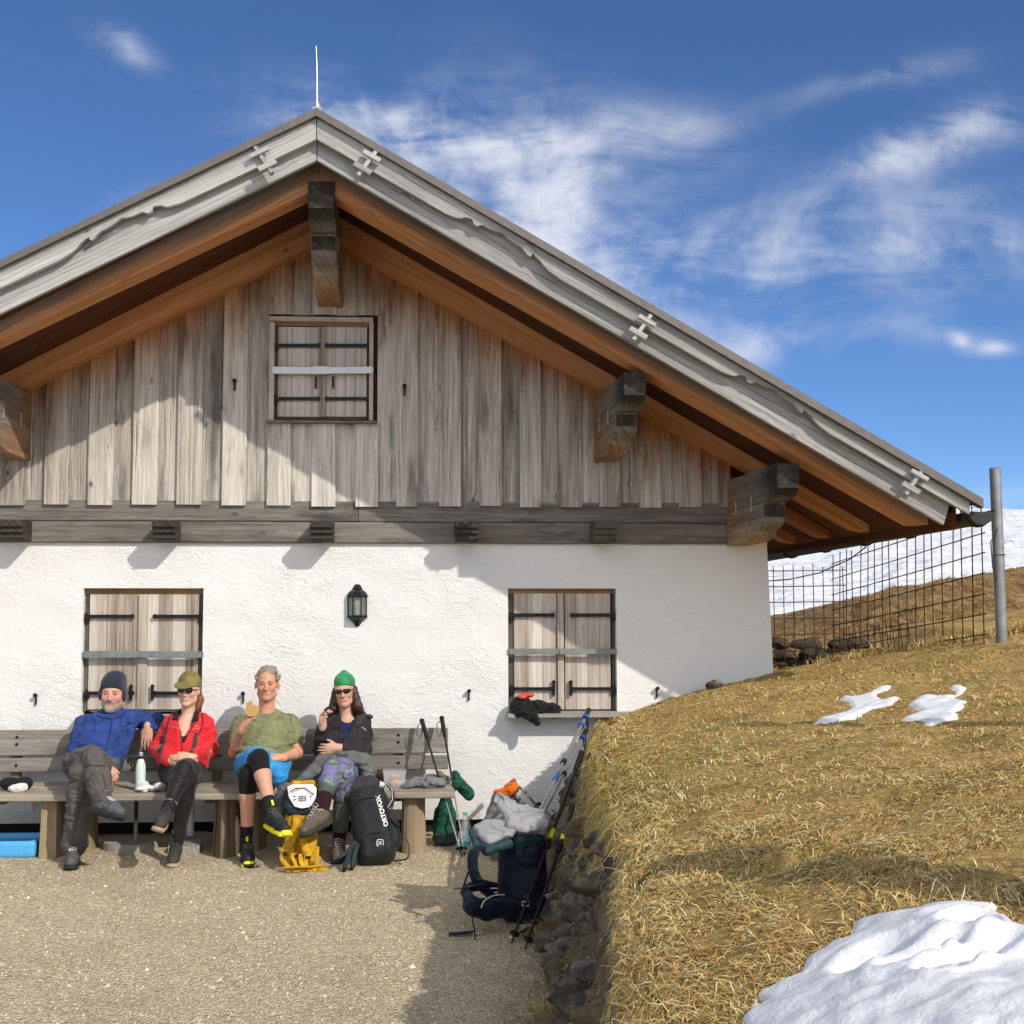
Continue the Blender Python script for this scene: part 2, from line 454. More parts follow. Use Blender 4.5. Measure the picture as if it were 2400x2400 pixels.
def fabric(name, col, fold=.35, weave=350, foldscale=9.0, rough=.85, var=.22, sheen=.04, fdist=.02, melange=0.0):
    """cloth: soft creases, fine weave, slight tonal variation"""
    m, t = newmat(name)
    oc = t.n('ShaderNodeTexCoord').outputs['Object']
    wv = t.noise(oc, weave, 2)
    cr = t.n('ShaderNodeMapping', {'Vector': oc, 'Rotation': (.4, .5, .3), 'Scale': (1, 1, 2.2)}).outputs[0]
    f1 = t.noise(cr, foldscale, 3, .45, .6); f2 = t.noise(cr, foldscale*2.7, 3, .5, .8)
    ridge = t.math('ABSOLUTE', t.math('SUBTRACT', f1, .5))
    h = t.math('ADD', t.math('MULTIPLY', ridge, -2.6), t.math('MULTIPLY', f2, .6))
    lo = [x*(1-var) for x in col]; hi = [min(1, x*(1+var)) for x in col]
    c = t.mix(t.mapr(t.noise(oc, 14, 4), .35, .65), lo, hi)
    if melange: c = t.mix(t.math('MULTIPLY', t.mapr(t.noise(t.n('ShaderNodeMapping', {'Vector': oc, 'Scale': (40, 40, 160)}).outputs[0], 1.0, 3), .45, .6), melange), c, [x*.55 for x in col])
    n1 = t.bump(h, fold, fdist); n2 = t.bump(wv, .25, .0012, n1)
    t.principled(Base_Color=c, Roughness=rough, Normal=n2, Sheen_Weight=sheen, Specular_IOR_Level=.2); return m
def wood(name, dark, mid, light, warm=None, warm_hi=None, gscale=55.0, bstr=.5, knots=.85, stain=0.0, rough=.82, broad=.6, brd_var=.3, ulen=1.3, bottom=None):
    """sawn timber: grain streaks along u, growth-ring sweeps, knots, per-board tone, weathering that follows the 'sh' attribute"""
    m, t = newmat(name)
    uv = t.n('ShaderNodeUVMap', uv_map='UVMap').outputs[0]
    U, V_, _ = t.xyz(uv)
    rn = t.n('ShaderNodeAttribute', attribute_name='rn').outputs['Fac']
    sh = t.n('ShaderNodeAttribute', attribute_name='sh').outputs['Fac']
    # knots bend the grain
    kv = t.comb(t.math('MULTIPLY', U, 4.4), t.math('MULTIPLY', V_, 7.0), 0.0)
    kx = t.n('ShaderNodeTexVoronoi', {'Vector': kv, 'Scale': 1.0, 'Randomness': .95}, feature='F1')
    kd = t.math('ADD', kx.outputs[0], t.math('MULTIPLY', t.math('GREATER_THAN', t.xyz(kx.outputs[1])[0], .52), 1.0))
    kn = t.mapr(kd, .02, .33, 1, 0, True)
    wob = t.noise(t.comb(t.math('MULTIPLY', U, 1.6), t.math('MULTIPLY', V_, 5.0), 1.7), 1.0, 3)
    vv = t.math('ADD', V_, t.math('ADD', t.math('MULTIPLY', wob, .06), t.math('MULTIPLY', kn, .022)))
    g1 = t.noise(t.comb(t.math('MULTIPLY', U, ulen), t.math('MULTIPLY', vv, gscale), 0.0), 1.0, 6, .62)
    g2 = t.noise(t.comb(t.math('MULTIPLY', U, ulen*.35), t.math('MULTIPLY', vv, gscale*.22), 3.0), 1.0, 4, .6)
    g3 = t.noise(t.comb(t.math('MULTIPLY', U, ulen*6), t.math('MULTIPLY', vv, gscale*4.5), 5.0), 1.0, 3, .6)
    g = t.math('ADD', t.math('MULTIPLY', g1, 1-broad*.6), t.math('ADD', t.math('MULTIPLY', g2, broad*.6), t.math('MULTIPLY', t.math('SUBTRACT', g3, .5), .25)))
    g = t.math('ADD', g, t.math('MULTIPLY', t.math('SUBTRACT', rn, .5), brd_var))
    c = t.ramp(g, [(.30, dark), (.47, mid), (.66, light)])
    patch = t.noise(t.comb(t.math('MULTIPLY', U, 1.1), t.math('MULTIPLY', V_, 6.0), t.math('MULTIPLY', rn, 9.0)), 1.0, 5, .6)
    if warm is not None:
        cw = t.ramp(g, [(.30, [x*.55 for x in warm]), (.5, warm), (.68, warm_hi or [x*1.4 for x in warm])])
        fac = t.math('ADD', sh, t.math('MULTIPLY', t.math('SUBTRACT', patch, .52), .9))
        fac = t.math('ADD', fac, t.math('MULTIPLY', t.math('SUBTRACT', rn, .5), .2))
        c = t.mix(t.mapr(fac, .1, .95, 0, 1, True), c, cw)
    if stain:
        s = t.mapr(t.math('ADD', patch, t.math('MULTIPLY', t.math('SUBTRACT', g1, .5), .5)), .52, .72, 0, stain, True)
        c = t.mix(s, c, [x*.45 for x in dark])
    ring = t.mapr(kd, .02, .10, 1, 0, True)
    c = t.mix(t.mapr(sh, -.05, -.75, 0, .9, True), c, [x*.28 for x in dark])
    c = t.mix(t.math('MULTIPLY', t.mapr(kd, .08, .17, 1, 0, True), knots*.45), c, [x*.75 for x in dark])
    c = t.mix(t.math('MULTIPLY', ring, knots), c, [dark[0]*.55, dark[1]*.42, dark[2]*.33])
    crack = t.mapr(t.noise(t.comb(t.math('MULTIPLY', U, .8), t.math('MULTIPLY', vv, 38.0), 9.0), 1.0, 2), .70, .76, 0, 1)
    c = t.mix(t.math('MULTIPLY', crack, .75), c, [x*.25 for x in dark])
    hgt = t.math('SUBTRACT', t.math('ADD', g1, t.math('MULTIPLY', g3, .4)), t.math('ADD', t.math('MULTIPLY', crack, .8), t.math('MULTIPLY', ring, .4)))
    t.principled(Base_Color=c, Roughness=rough, Normal=t.bump(hgt, bstr, .006), Specular_IOR_Level=.25); return m

M = {}
M['cladding'] = wood('weathered_cladding', (.15, .136, .12), (.48, .435, .385), (.84, .79, .72), warm=(.36, .155, .06), warm_hi=(.56, .30, .15), stain=.72, brd_var=.17, bstr=1.0, broad=.6, knots=1.0)
M['verge'] = wood('silver_grey_board', (.15, .145, .135), (.37, .365, .35), (.60, .595, .58), gscale=60, knots=.7, brd_var=.12, bstr=.5, broad=.7, stain=.35)
M['rafter'] = wood('orange_larch', (.20, .070, .026), (.50, .195, .072), (.68, .33, .14), gscale=38, knots=.7, brd_var=.15, bstr=.3, ulen=.8)
M['rafter_grey'] = wood('half_weathered_rafter', (.20, .075, .03), (.50, .21, .085), (.66, .36, .17), warm=(.17, .145, .125), warm_hi=(.26, .24, .22), gscale=38, knots=.6, brd_var=.1, bstr=.3, ulen=.8)
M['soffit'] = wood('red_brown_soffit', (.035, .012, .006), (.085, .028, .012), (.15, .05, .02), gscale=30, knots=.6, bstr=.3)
M['beam'] = wood('grey_hewn_beam', (.055, .048, .042), (.175, .155, .135), (.34, .31, .28), gscale=34, knots=.8, stain=.7, bstr=.9, broad=.8, brd_var=.12, warm=(.36, .205, .11), warm_hi=(.50, .33, .19))
M['corbel'] = wood('blackened_corbel', (.020, .018, .016), (.055, .048, .042), (.11, .10, .085), gscale=34, knots=.6, bstr=.8)
M['beam_end'] = None
M['shutter_pale'] = wood('silvered_shutter_board', (.30, .25, .21), (.66, .60, .54), (.82, .78, .73), gscale=42, knots=.15, brd_var=.15, bstr=.35, broad=1.0, ulen=.6, stain=.25)
M['shutter'] = wood('pale_shutter_board', (.135, .10, .075), (.46, .39, .325), (.74, .68, .61), gscale=42, knots=.25, brd_var=.2, bstr=.35, broad=1.0, ulen=.6, stain=.3)
M['frame'] = wood('dark_window_timber', (.04, .035, .03), (.105, .09, .075), (.17, .15, .13), gscale=40, knots=.3)
M['frame_warm'] = wood('warm_lintel_timber', (.12, .06, .03), (.27, .15, .07), (.40, .25, .13), gscale=40, knots=.3)
M['bench'] = wood('grey_bench_plank', (.085, .075, .062), (.21, .19, .165), (.40, .37, .33), gscale=30, knots=.6, stain=.5, bstr=.6, broad=.9, brd_var=.15)
M['seat'] = wood('worn_seat_plank', (.14, .115, .085), (.33, .285, .225), (.52, .47, .40), gscale=30, knots=.4, stain=.4, bstr=.6, broad=.9, brd_var=.15)
M['stump'] = wood('split_log', (.085, .058, .034), (.245, .185, .115), (.42, .33, .215), gscale=20, knots=.7, bstr=.8, broad=1.0, brd_var=.25, ulen=.9)
M['black_iron'] = plain('black_iron', (.012, .012, .013), .42, .3, 40, .2)
M['zinc_bar'] = plain('galvanised_bar', (.25, .28, .275), .5, .5, 30, .2, var=.25)
M['bright_bar'] = plain('bright_zinc_bar', (.74, .75, .76), .42, .25, 30, .15, var=.1)
M['metal_edge'] = plain('brown_grey_flashing', (.165, .148, .135), .45, .35, 20, .1, var=.1)
M['roof_metal'] = plain('roof_sheet', (.12, .11, .10), .5, .3)
M['gutter'] = plain('dark_gutter_zinc', (.045, .048, .048), .5, .5, 20, .2, var=.3)
M['pole'] = plain('galvanised_pole', (.33, .34, .35), .45, .6, 14, .25, var=.25)
M['rebar'] = plain('rusty_mesh_wire', (.085, .045, .03), .8, .2, 80, .3, var=.4)
M['rod'] = plain('lightning_rod_steel', (.40, .41, .43), .4, .6)
M['concrete'] = plain('old_concrete', (.33, .31, .27), .9, 0, 35, .8, .01, var=.25)
M['black_plinth'] = plain('bitumen_plinth', (.012, .012, .012), .9)
M['glass'] = plain('lantern_glass', (.9, .93, .9), .08, 0, 20, 0, trans=.95, ior=1.25, var=.02)
M['bulb'] = plain('unlit_bulb', (.75, .68, .50), .25, 0, 20, 0, var=.03)
M['dark_hole'] = plain('dark_interior', (.006, .005, .005), .95)

# end grain: concentric rings, weathered nearly black
m, t = newmat('end_grain')
uvn = t.n('ShaderNodeTexCoord').outputs['Object']
gx, gy, gz = t.xyz(t.n('ShaderNodeUVMap', uv_map='UVMap').outputs[0])
rad = t.math('SQRT', t.math('ADD', t.math('MULTIPLY', gx, gx), t.math('MULTIPLY', gy, gy)))
rad = t.math('ADD', rad, t.math('MULTIPLY', t.noise(uvn, 9, 3), .012))
rg = t.math('SINE', t.math('MULTIPLY', rad, 620.0))
ang = t.n('ShaderNodeMath', {0: gy, 1: gx}, operation='ARCTAN2').outputs[0]
spk = t.noise(t.comb(t.math('MULTIPLY', ang, 5.0), t.math('MULTIPLY', rad, 3.0), 0), 1.0, 3)
f = t.math('ADD', t.math('MULTIPLY', rg, .10), t.math('ADD', t.math('MULTIPLY', t.noise(uvn, 16, 5), .55), t.math('MULTIPLY', t.math('SUBTRACT', spk, .5), .35)))
c = t.ramp(f, [(.12, (.018, .016, .014)), (.33, (.055, .048, .040)), (.60, (.20, .165, .12))])
t.principled(Base_Color=c, Roughness=.9, Normal=t.bump(f, .7, .006), Specular_IOR_Level=.2)
M['end'] = m

# rough trowelled lime render
m, t = newmat('white_render')
oc = t.n('ShaderNodeTexCoord').outputs['Object']
wp = t.vmath('ADD', oc, t.vmath('MULTIPLY', t.vmath('SUBTRACT', t.n('ShaderNodeTexNoise', {'Vector': oc, 'Scale': 3.0, 'Detail': 3.0}).outputs[1], (.5,)*3), (.35,)*3))
arcs = t.noise(t.n('ShaderNodeMapping', {'Vector': wp, 'Rotation': (0, R(38), 0), 'Scale': (16, 8, 52)}).outputs[0], 1.0, 5, .6, .8)
arcs2 = t.noise(t.n('ShaderNodeMapping', {'Vector': wp, 'Rotation': (0, R(-32), 0), 'Scale': (13, 8, 40)}).outputs[0], 1.0, 4, .55, .8)
scoop = t.vor(wp, 5.5, 0, 1.0, 'SMOOTH_F1'); grit = t.noise(oc, 70, 4, .65)
big = t.noise(oc, 6.5, 5, .6, .6)
gap = t.mapr(t.noise(oc, 1.1, 2), .4, .6, .35, 1.0)
h = t.math('ADD', t.math('MULTIPLY', t.math('ADD', arcs, t.math('MULTIPLY', arcs2, .7)), .8), t.math('ADD', t.math('MULTIPLY', scoop, .35), t.math('ADD', t.math('MULTIPLY', grit, .28), t.math('MULTIPLY', big, .9))))
h = t.math('MULTIPLY', h, gap)
col = t.mix(t.mapr(t.noise(oc, 1.1, 5, .6), .35, .7), (.82, .815, .80), (.87, .865, .85))
z_ = t.xyz(oc)[2]
col = t.mix(t.math('MULTIPLY', t.mapr(t.math('ADD', z_, t.math('MULTIPLY', t.noise(oc, 5, 4), .35)), .12, .42, 1, 0), .45), col, (.42, .40, .36))
t.principled(Base_Color=col, Roughness=.92, Normal=t.bump(h, .62, .021), Specular_IOR_Level=.15)
M['render'] = m

# gravel bed under the loose stones
m, t = newmat('gravel_bed')
oc = t.n('ShaderNodeTexCoord').outputs['Object']
d1 = t.n('ShaderNodeTexVoronoi', {'Vector': oc, 'Scale': 95.0}); d2 = t.n('ShaderNodeTexVoronoi', {'Vector': oc, 'Scale': 48.0})
hue = t.xyz(d1.outputs[1])[0]; hue2 = t.xyz(d2.outputs[1])[1]
c = t.ramp(hue, [(0, (.25, .18, .095)), (.35, (.52, .395, .215)), (.7, (.67, .54, .33)), (1, (.84, .73, .52))])
c = t.mix(.35, c, t.ramp(hue2, [(0, (.30, .23, .14)), (1, (.70, .60, .42))]))
soil = t.mapr(t.noise(oc, 1.7, 5, .6), .5, .72)
c = t.mix(t.math('MULTIPLY', soil, .4), c, (.25, .20, .12)); c = t.mix(.10, c, (.9, .85, .72))
ox, oy, _ = t.xyz(oc)
# damp soil and moss along the foot of the dry-stone wall
foot = t.math('ADD', t.math('ADD', ox, t.math('MULTIPLY', oy, -.12)), t.math('MULTIPLY', t.noise(oc, 3.0, 4), .5))
c = t.mix(t.mapr(foot, 1.05, 1.55, 0, .85, True), c, (.095, .08, .035))
h = t.math('ADD', t.math('MULTIPLY', d1.outputs[0], -1.0), t.math('MULTIPLY', d2.outputs[0], -.8))
t.principled(Base_Color=c, Roughness=.95, Normal=t.bump(h, 1.0, .012), Specular_IOR_Level=.2)
M['gravel'] = m
m, t = newmat('loose_pebbles')
cc = t.n('ShaderNodeAttribute', attribute_name='Col').outputs['Color']
t.principled(Base_Color=cc, Roughness=.9, Specular_IOR_Level=.25)
M['pebble'] = m
# turf soil
m, t = newmat('matted_turf')
oc = t.n('ShaderNodeTexCoord').outputs['Object']
f = t.noise(oc, 38, 6, .7, 1.0); g = t.noise(oc, 2.2, 4)
c = t.ramp(f, [(.3, (.20, .115, .034)), (.5, (.54, .355, .12)), (.7, (.78, .58, .25))])
c = t.mix(t.mapr(g, .5, .66, 0, .5), c, (.10, .095, .025))
t.principled(Base_Color=c, Roughness=.95, Normal=t.bump(f, .9, .03), Specular_IOR_Level=.1)
M['turf'] = m
m, t = newmat('dry_grass_blade')
cc = t.n('ShaderNodeAttribute', attribute_name='Col').outputs['Color']
b = t.n('ShaderNodeBsdfPrincipled', {'Base Color': cc, 'Roughness': .6, 'Specular IOR Level': .3})
tr = t.n('ShaderNodeBsdfTranslucent', {0: cc}); mx = t.n('ShaderNodeMixShader', {0: .22, 1: b.outputs[0], 2: tr.outputs[0]})
t.n('ShaderNodeOutputMaterial', {0: mx.outputs[0]})
M['blade'] = m
# distant dry meadow
m, t = newmat('brown_meadow')
oc = t.n('ShaderNodeTexCoord').outputs['Object']
f = t.noise(t.vmath('MULTIPLY', oc, (1, .5, 1)), 9, 7, .7, .5); g = t.noise(oc, 1.2, 4)
c = t.ramp(f, [(.32, (.10, .055, .022)), (.5, (.36, .22, .09)), (.68, (.58, .41, .20))])
c = t.mix(t.mapr(g, .5, .7, 0, .45), c, (.15, .11, .045))
t.principled(Base_Color=c, Roughness=.95, Normal=t.bump(f, 1.0, .12), Specular_IOR_Level=.1)
M['meadow'] = m
# snow
def snow(name, s1, d1_, s2, d2_, strength=.5, dirt=.0):
    m, t = newmat(name)
    oc = t.n('ShaderNodeTexCoord').outputs['Object']
    a = t.noise(oc, s1, 5, .55, .4); b_ = t.noise(oc, s2, 4, .6); ck = t.noise(oc, s2*6, 3, .7)
    c = t.mix(t.mapr(t.noise(oc, s1*1.7, 6, .7), .45, .75, 0, dirt), (.84, .845, .855), (.58, .56, .53))
    n1 = t.bump(a, strength, d1_); n2 = t.bump(b_, strength*.8, d2_, n1); n3 = t.bump(ck, .35, .003, n2)
    t.principled(Base_Color=c, Roughness=.65, Normal=n3, Specular_IOR_Level=.35, Subsurface_Weight=.0); return m
M['snow_near'] = snow('granular_snow', 8.0, .03, 90.0, .006, .5, .45)
M['snow_patch'] = snow('thin_snow', 12.0, .01, 60.0, .003, .3)
M['snow_far'] = snow('snowfield', .85, .55, 3.0, .16, .9, .12)
# stones
m, t = newmat('lichen_stone')
oc = t.n('ShaderNodeTexCoord').outputs['Object']
f = t.noise(oc, 9, 7, .68, .3); g = t.noise(oc, 3.0, 4)
c = t.ramp(f, [(.3, (.018, .015, .012)), (.5, (.090, .078, .062)), (.70, (.28, .25, .205))])
c = t.mix(t.mapr(g, .45, .6, 0, .7), c, (.19, .125, .06))
t.principled(Base_Color=c, Roughness=.92, Normal=t.bump(f, .9, .03), Specular_IOR_Level=.2)
M['stone'] = m
m, t = newmat('wall_soil_and_shade')
oc = t.n('ShaderNodeTexCoord').outputs['Object']
f = t.noise(oc, 24, 6, .7)
t.principled(Base_Color=t.ramp(f, [(.35, (.025, .018, .010)), (.65, (.12, .085, .045))]), Roughness=.97, Normal=t.bump(f, 1.0, .04))
M['soil'] = m
# ================================================================ ground and terrain
random.seed(3); RS = np.random.RandomState(11)
def edge_x(Y):      # top edge of the dry-stone wall that holds the bank
    return np.interp(Y, [-14, -9.5, -8, -6.4, -4.72, -2.32, -.1, .6], [.1, .22, .33, .53, .84, 1.14, 1.57, 1.66])
def foot_x(Y):      # foot of that wall on the gravel
    return np.interp(Y, [-14, -9.5, -6.5, -5.0, -3.98, -2.28, 0, .6], [-.2, -.1, .25, .48, .70, .84, 1.20, 1.3])
def bank_z(X, Y, rough=True):
    X = np.asarray(X, dtype=float); Y = np.asarray(Y, dtype=float)
    uu = np.maximum(X - edge_x(Y), 0.0)
    z = .80 + .13*uu + .20*(1-np.exp(-uu/.6))
    if rough:
        z = z + .030*fbm(X*1.7, Y*1.7, 0*X+3.3, 3) + .018*fbm(X*6, Y*6, 0*X+1.3, 3)
        z = z - .10*np.exp(-(((X-1.62)/.16)**2+((Y+5.25)/.10)**2)) - .07*np.exp(-(((X-1.12)/.12)**2+((Y+5.62)/.08)**2))
    # ground falls to a path behind the bank, beside the house
    f = np.clip((Y-.35)/.9, 0, 1); f = f*f*(3-2*f); side = np.clip((5.2-X)/.7, 0, 1)
    return z*(1-f*side) + .88*f*side
def bank_hit(px, py):
    d = ray(px, py); lo = None; tt = .8
    while tt < 14:
        p = EYEV + d*tt
        if p.x > edge_x(p.y)-.02 and p.z < float(bank_z(p.x, p.y, False)): return p
        tt += .01
    return None
def grid_mesh(name, xs, ys, zf, mat, parent=None):
    Xg, Yg = np.meshgrid(xs, ys, indexing='ij'); Zg = zf(Xg, Yg)
    V = np.stack([Xg.ravel(), Yg.ravel(), Zg.ravel()], 1); nx, ny = len(xs), len(ys)
    i, j = np.meshgrid(np.arange(nx-1), np.arange(ny-1), indexing='ij'); b = (i*ny+j).ravel()
    Fq = np.stack([b, b+ny, b+ny+1, b+1], 1)
    return link(name, mesh_np(name, V, Fq), mat, parent)
o = grid_mesh('ground', np.array([-400, -30, -12, 12, 30, 400.]), np.array([-400, -40, -14, 14, 60, 400.]), lambda x, y: 0*x-.12, M['meadow'])
info(o, kind='structure')
o = grid_mesh('gravel_yard', np.linspace(-12, 3.0, 120), np.linspace(-14, .3, 120), lambda x, y: .012*fbm(x*1.5, y*1.5, x*0, 3), M['gravel'])
info(o, kind='structure')
o = grid_mesh('snow_bounce_field', np.linspace(-70, 70, 60), np.linspace(-90, -10.6, 50), lambda x, y: -.03+.10*fbm(x*.3, y*.3, x*0+8, 3)+.06*np.clip(-y-12, 0, 80)*.3, M['snow_far'])  # unseen snow behind the camera, added to bounce light onto the wall
info(o, kind='structure')
# loose pebbles on the yard, denser where the camera can tell them apart
def pebbles():
    n = 60000
    dd = 2.6 + 6.6*RS.rand(n)**.8; uu = (RS.rand(n)*2450-30-925)/FOC
    Xp = uu*dd; Yp = dd-DIST
    ok = (Yp < -.25) & (Xp < foot_x(Yp)+.02) & (dd > 4.2)
    Xp, Yp = Xp[ok], Yp[ok]; n = len(Xp)
    r = .0035+.0065*RS.rand(n)**2; big = RS.rand(n) < .02; r[big] *= 2.1
    base = np.array([[1, 0, 0], [0, 1, 0], [-1, 0, 0], [0, -1, 0], [0, 0, 1]], dtype=float)
    th = RS.rand(n)*6.28; c, s_ = np.cos(th), np.sin(th)
    asp = .6+.4*RS.rand(n); hz = .35+.45*RS.rand(n)
    V = np.zeros((n, 5, 3))
    jit = 1+.35*(RS.rand(n, 5)-.5)
    bx = base[None, :, 0]*jit*r[:, None]; by = base[None, :, 1]*jit*(r*asp)[:, None]
    V[:, :, 0] = Xp[:, None]+bx*c[:, None]-by*s_[:, None]; V[:, :, 1] = Yp[:, None]+bx*s_[:, None]+by*c[:, None]
    z0 = .012*fbm(Xp*1.5, Yp*1.5, Xp*0, 3)
    V[:, :, 2] = z0[:, None]-.001+base[None, :, 2]*(r*hz)[:, None]
    V[:, 4, 0] += (RS.rand(n)-.5)*r; V[:, 4, 1] += (RS.rand(n)-.5)*r
    tri = np.array([[0, 1, 4], [1, 2, 4], [2, 3, 4], [3, 0, 4]])
    Fq = (np.arange(n)[:, None, None]*5+tri[None]).reshape(-1, 3)
    pal = np.array([[.28, .22, .14], [.44, .36, .24], [.60, .51, .36], [.72, .66, .53], [.37, .33, .27], [.74, .69, .58]])
    ci = pal[RS.choice(6, n, p=[.16, .28, .27, .15, .08, .06])]*(0.8+.4*RS.rand(n, 1))
    me = mesh_np('loose_gravel', V.reshape(-1, 3), Fq, np.repeat(np.clip(ci, 0, 1), 5, 0), smooth=False)
    return info(link('loose_gravel', me, M['pebble']), 'pale loose chippings lying all over the yard', 'gravel', kind='stuff')
pebbles()

# ---- the bank
def bank():
    ys = np.concatenate([np.linspace(-14, -9, 20), np.linspace(-8.9, .5, 190), np.linspace(.55, 3.0, 40)])
    us = np.concatenate([[-.01], np.linspace(0, 1.5, 60), np.linspace(1.55, 6, 90), [7, 9, 12]])
    Ug, Yg = np.meshgrid(us, ys, indexing='ij'); Xg = edge_x(Yg)+Ug+.05*fbm(Yg*1.3, Yg*0, Yg*0+2, 3)*(np.exp(-np.maximum(Ug, 0)*4))
    Zg = bank_z(Xg, Yg); Zg[0] -= .03
    nx, ny = len(us), len(ys)
    V = np.stack([Xg.ravel(), Yg.ravel(), Zg.ravel()], 1)
    i, j = np.meshgrid(np.arange(nx-1), np.arange(ny-1), indexing='ij'); b = (i*ny+j).ravel()
    return info(link('grass_bank', mesh_np('grass_bank', V, np.stack([b, b+ny, b+ny+1, b+1], 1)), M['turf']), kind='structure')
bank()
# ---- far meadow and snowfield
def meadow_z(x, y):
    zc = np.interp(x, [2, 4.0, 4.6, 5.4, 6.1, 7.1, 9, 14, 30], [1.05, 1.10, 1.16, 1.38, 1.76, 2.00, 2.25, 2.6, 3.3])
    rise = 1/(1+np.exp(-(y-4.6)*2.6)); fall = np.clip((y-6.5)/6, 0, 1)*.5
    base = np.where(x < 4.7, 1.05, .95+.09*np.clip(x-4, 0, 12))
    return base+(zc-base)*rise-fall+.05*fbm(x*1.6, y*1.2, 0*x, 4)+.03*fbm(x*5, y*3, 0*x, 3)
o = grid_mesh('brown_meadow', np.linspace(2.9, 22, 200), np.linspace(4.3, 13, 90), meadow_z, M['meadow']); info(o, kind='structure')
def snow_z(x, y):
    return .75+.118*(y-8)+.014*np.clip(x-5, 0, 30)*np.clip((y-8)/30, 0, 1)+.35*fbm(x*.13, y*.13, 0*x+5, 3)+.05*fbm(x*.9, y*.5, 0*x+2, 3)
o = grid_mesh('snow_hill', np.linspace(-30, 60, 240), np.linspace(8, 62, 160), snow_z, M['snow_far']); info(o, kind='structure')

# ================================================================ the hut
house = empty('alpine_hut', (-.5, 0, 0), 'white rendered mountain hut with weathered timber gable and wide overhanging roof', 'house')
def P(name, mb, mat, parent=house): return mb.build(name, mat, parent)
cR = W(1797, 1275, 0); cRb = W(1814, 1600, 0)
WL = {'l': W(193, 1500, 0).x, 'r': W(475, 1500, 0).x}; WR = {'l': W(1191, 1500, 0).x, 'r': W(1445, 1500, 0).x}
wt, wb = W(900, 1379, 0).z, W(1300, 1672, 0).z
ztop = W(900, 1262, 0).z
def wallbox(mb, x0, x1, z0, z1, y0=0.0, y1=.42, x1b=None):
    xb = x1 if x1b is None else x1b
    mb.hexa([(x0, y0, z0), (xb, y0, z0), (xb, y1, z0), (x0, y1, z0), (x0, y0, z1), (x1, y0, z1), (x1, y1, z1), (x0, y1, z1)])
mb = MB(); HL = -5.2; zb = .09
wallbox(mb, HL, WL['l'], zb, ztop); wallbox(mb, WL['l'], WL['r'], zb, wb); wallbox(mb, WL['l'], WL['r'], wt, ztop)
wallbox(mb, WL['r'], WR['l'], zb, ztop); wallbox(mb, WR['l'], WR['r'], zb, wb); wallbox(mb, WR['l'], WR['r'], wt, ztop)
wallbox(mb, WR['r'], cR.x, zb, ztop, x1b=cRb.x+.03)
mb.box((HL, .42, zb), (HL+.35, 7.5, 2.2)); mb.hexa([(cRb.x-.3, .42, zb), (cRb.x+.03, .42, zb), (cRb.x+.03, 7.5, zb), (cRb.x-.3, 7.5, zb), (cR.x-.3, .42, ztop), (cR.x, .42, ztop), (cR.x, 7.5, ztop), (cR.x-.3, 7.5, ztop)])
mb.box((HL, 7.15, zb), (cR.x, 7.5, 2.2))
P('rendered_wall', mb, M['render'])
mb = MB(); mb.box((HL+.05, .05, -.1), (cRb.x-.02, 7.4, zb+.004)); P('plinth', mb, M['black_plinth'])
mb = MB(); mb.box((HL+.4, .9, .1), (cR.x-.35, 6.9, 2.5)); P('inner_core', mb, M['dark_hole'])

# roof lines in world space (X, Z) for a given depth, measured at the verge
AX = W(743, 258, -1.45).x
def zline(px, py, t, apex_py, px2, py2):
    """apex height and slope of one side through two measured points at depth t"""
    a = T(743, apex_py, t); b = T(px2, py2, t); return a.z, (b.z-a.z)/(b.x-a.x)
def side_line(t, apex_py, pl, pr):
    az, sL = zline(0, 0, t, apex_py, *pl); _, sR = zline(0, 0, t, apex_py, *pr)
    return lambda x: az + (sL if x < AX else sR)*(x-AX)
L_top = side_line(1.50, 258, (47, 593), (2296, 1168))
L_mtl = side_line(1.50, 272, (47, 606), (2285, 1178))
L_up = side_line(1.47, 326, (47, 654), (1938, 1012))
L_low = side_line(1.43, 372, (47, 709), (1700, 929))
L_raf = side_line(1.20, 440, (47, 770), (1700, 980))
L_rafT = lambda x: L_inT(x)-.002
L_inB = side_line(.14, 560, (47, 905), (1420, 934))
L_inT = side_line(.14, 497, (47, 849), (1442, 903))
XR_raf, XR_low, XR_up, XR_mtl = T(2165, 1230, 1.20).x, T(2236, 1212, 1.43).x, T(2272, 1180, 1.47).x, T(2296, 1168, 1.50).x
XL = -5.9
roof_e = lambda f, x: f(x)
def slab(mb, ftop, fbot, x0, x1, y0, y1, rn=None, endcut=0.0, segs=1):
    """sloping board between two roof lines from x0 to x1"""
    top = [(x0, ftop(x0)), (x1, ftop(x1))]
    d = 1 if x1 > x0 else -1
    poly = [(x0, y0, ftop(x0)), (x1, y0, ftop(x1)), (x1-d*endcut, y0, fbot(x1-d*endcut)), (x0, y0, fbot(x0))]
    mb.prism(poly, (0, y1-y0, 0), rn, uvdir=(x1-x0, 0, ftop(x1)-ftop(x0)))
Z0 = lambda f: f(AX+1e-6)
# roof covering and its folded metal edge
mb = MB()
slab(mb, L_top, lambda x: L_top(x)-.035, AX, XL, -1.48, 7.8); slab(mb, L_top, lambda x: L_top(x)-.035, AX, XR_mtl, -1.48, 7.8)
roof = P('roof', mb, M['roof_metal'])
def sub(name, mb, mat, parent): return mb.build(name, mat, parent)
mb = MB(); eps = .012
slab(mb, lambda x: L_top(x)+eps, L_mtl, AX, XL, -1.51, -1.44); slab(mb, lambda x: L_top(x)+eps, L_mtl, AX, XR_mtl+.02, -1.51, -1.44)
sub('metal_flashing', mb, M['metal_edge'], roof)
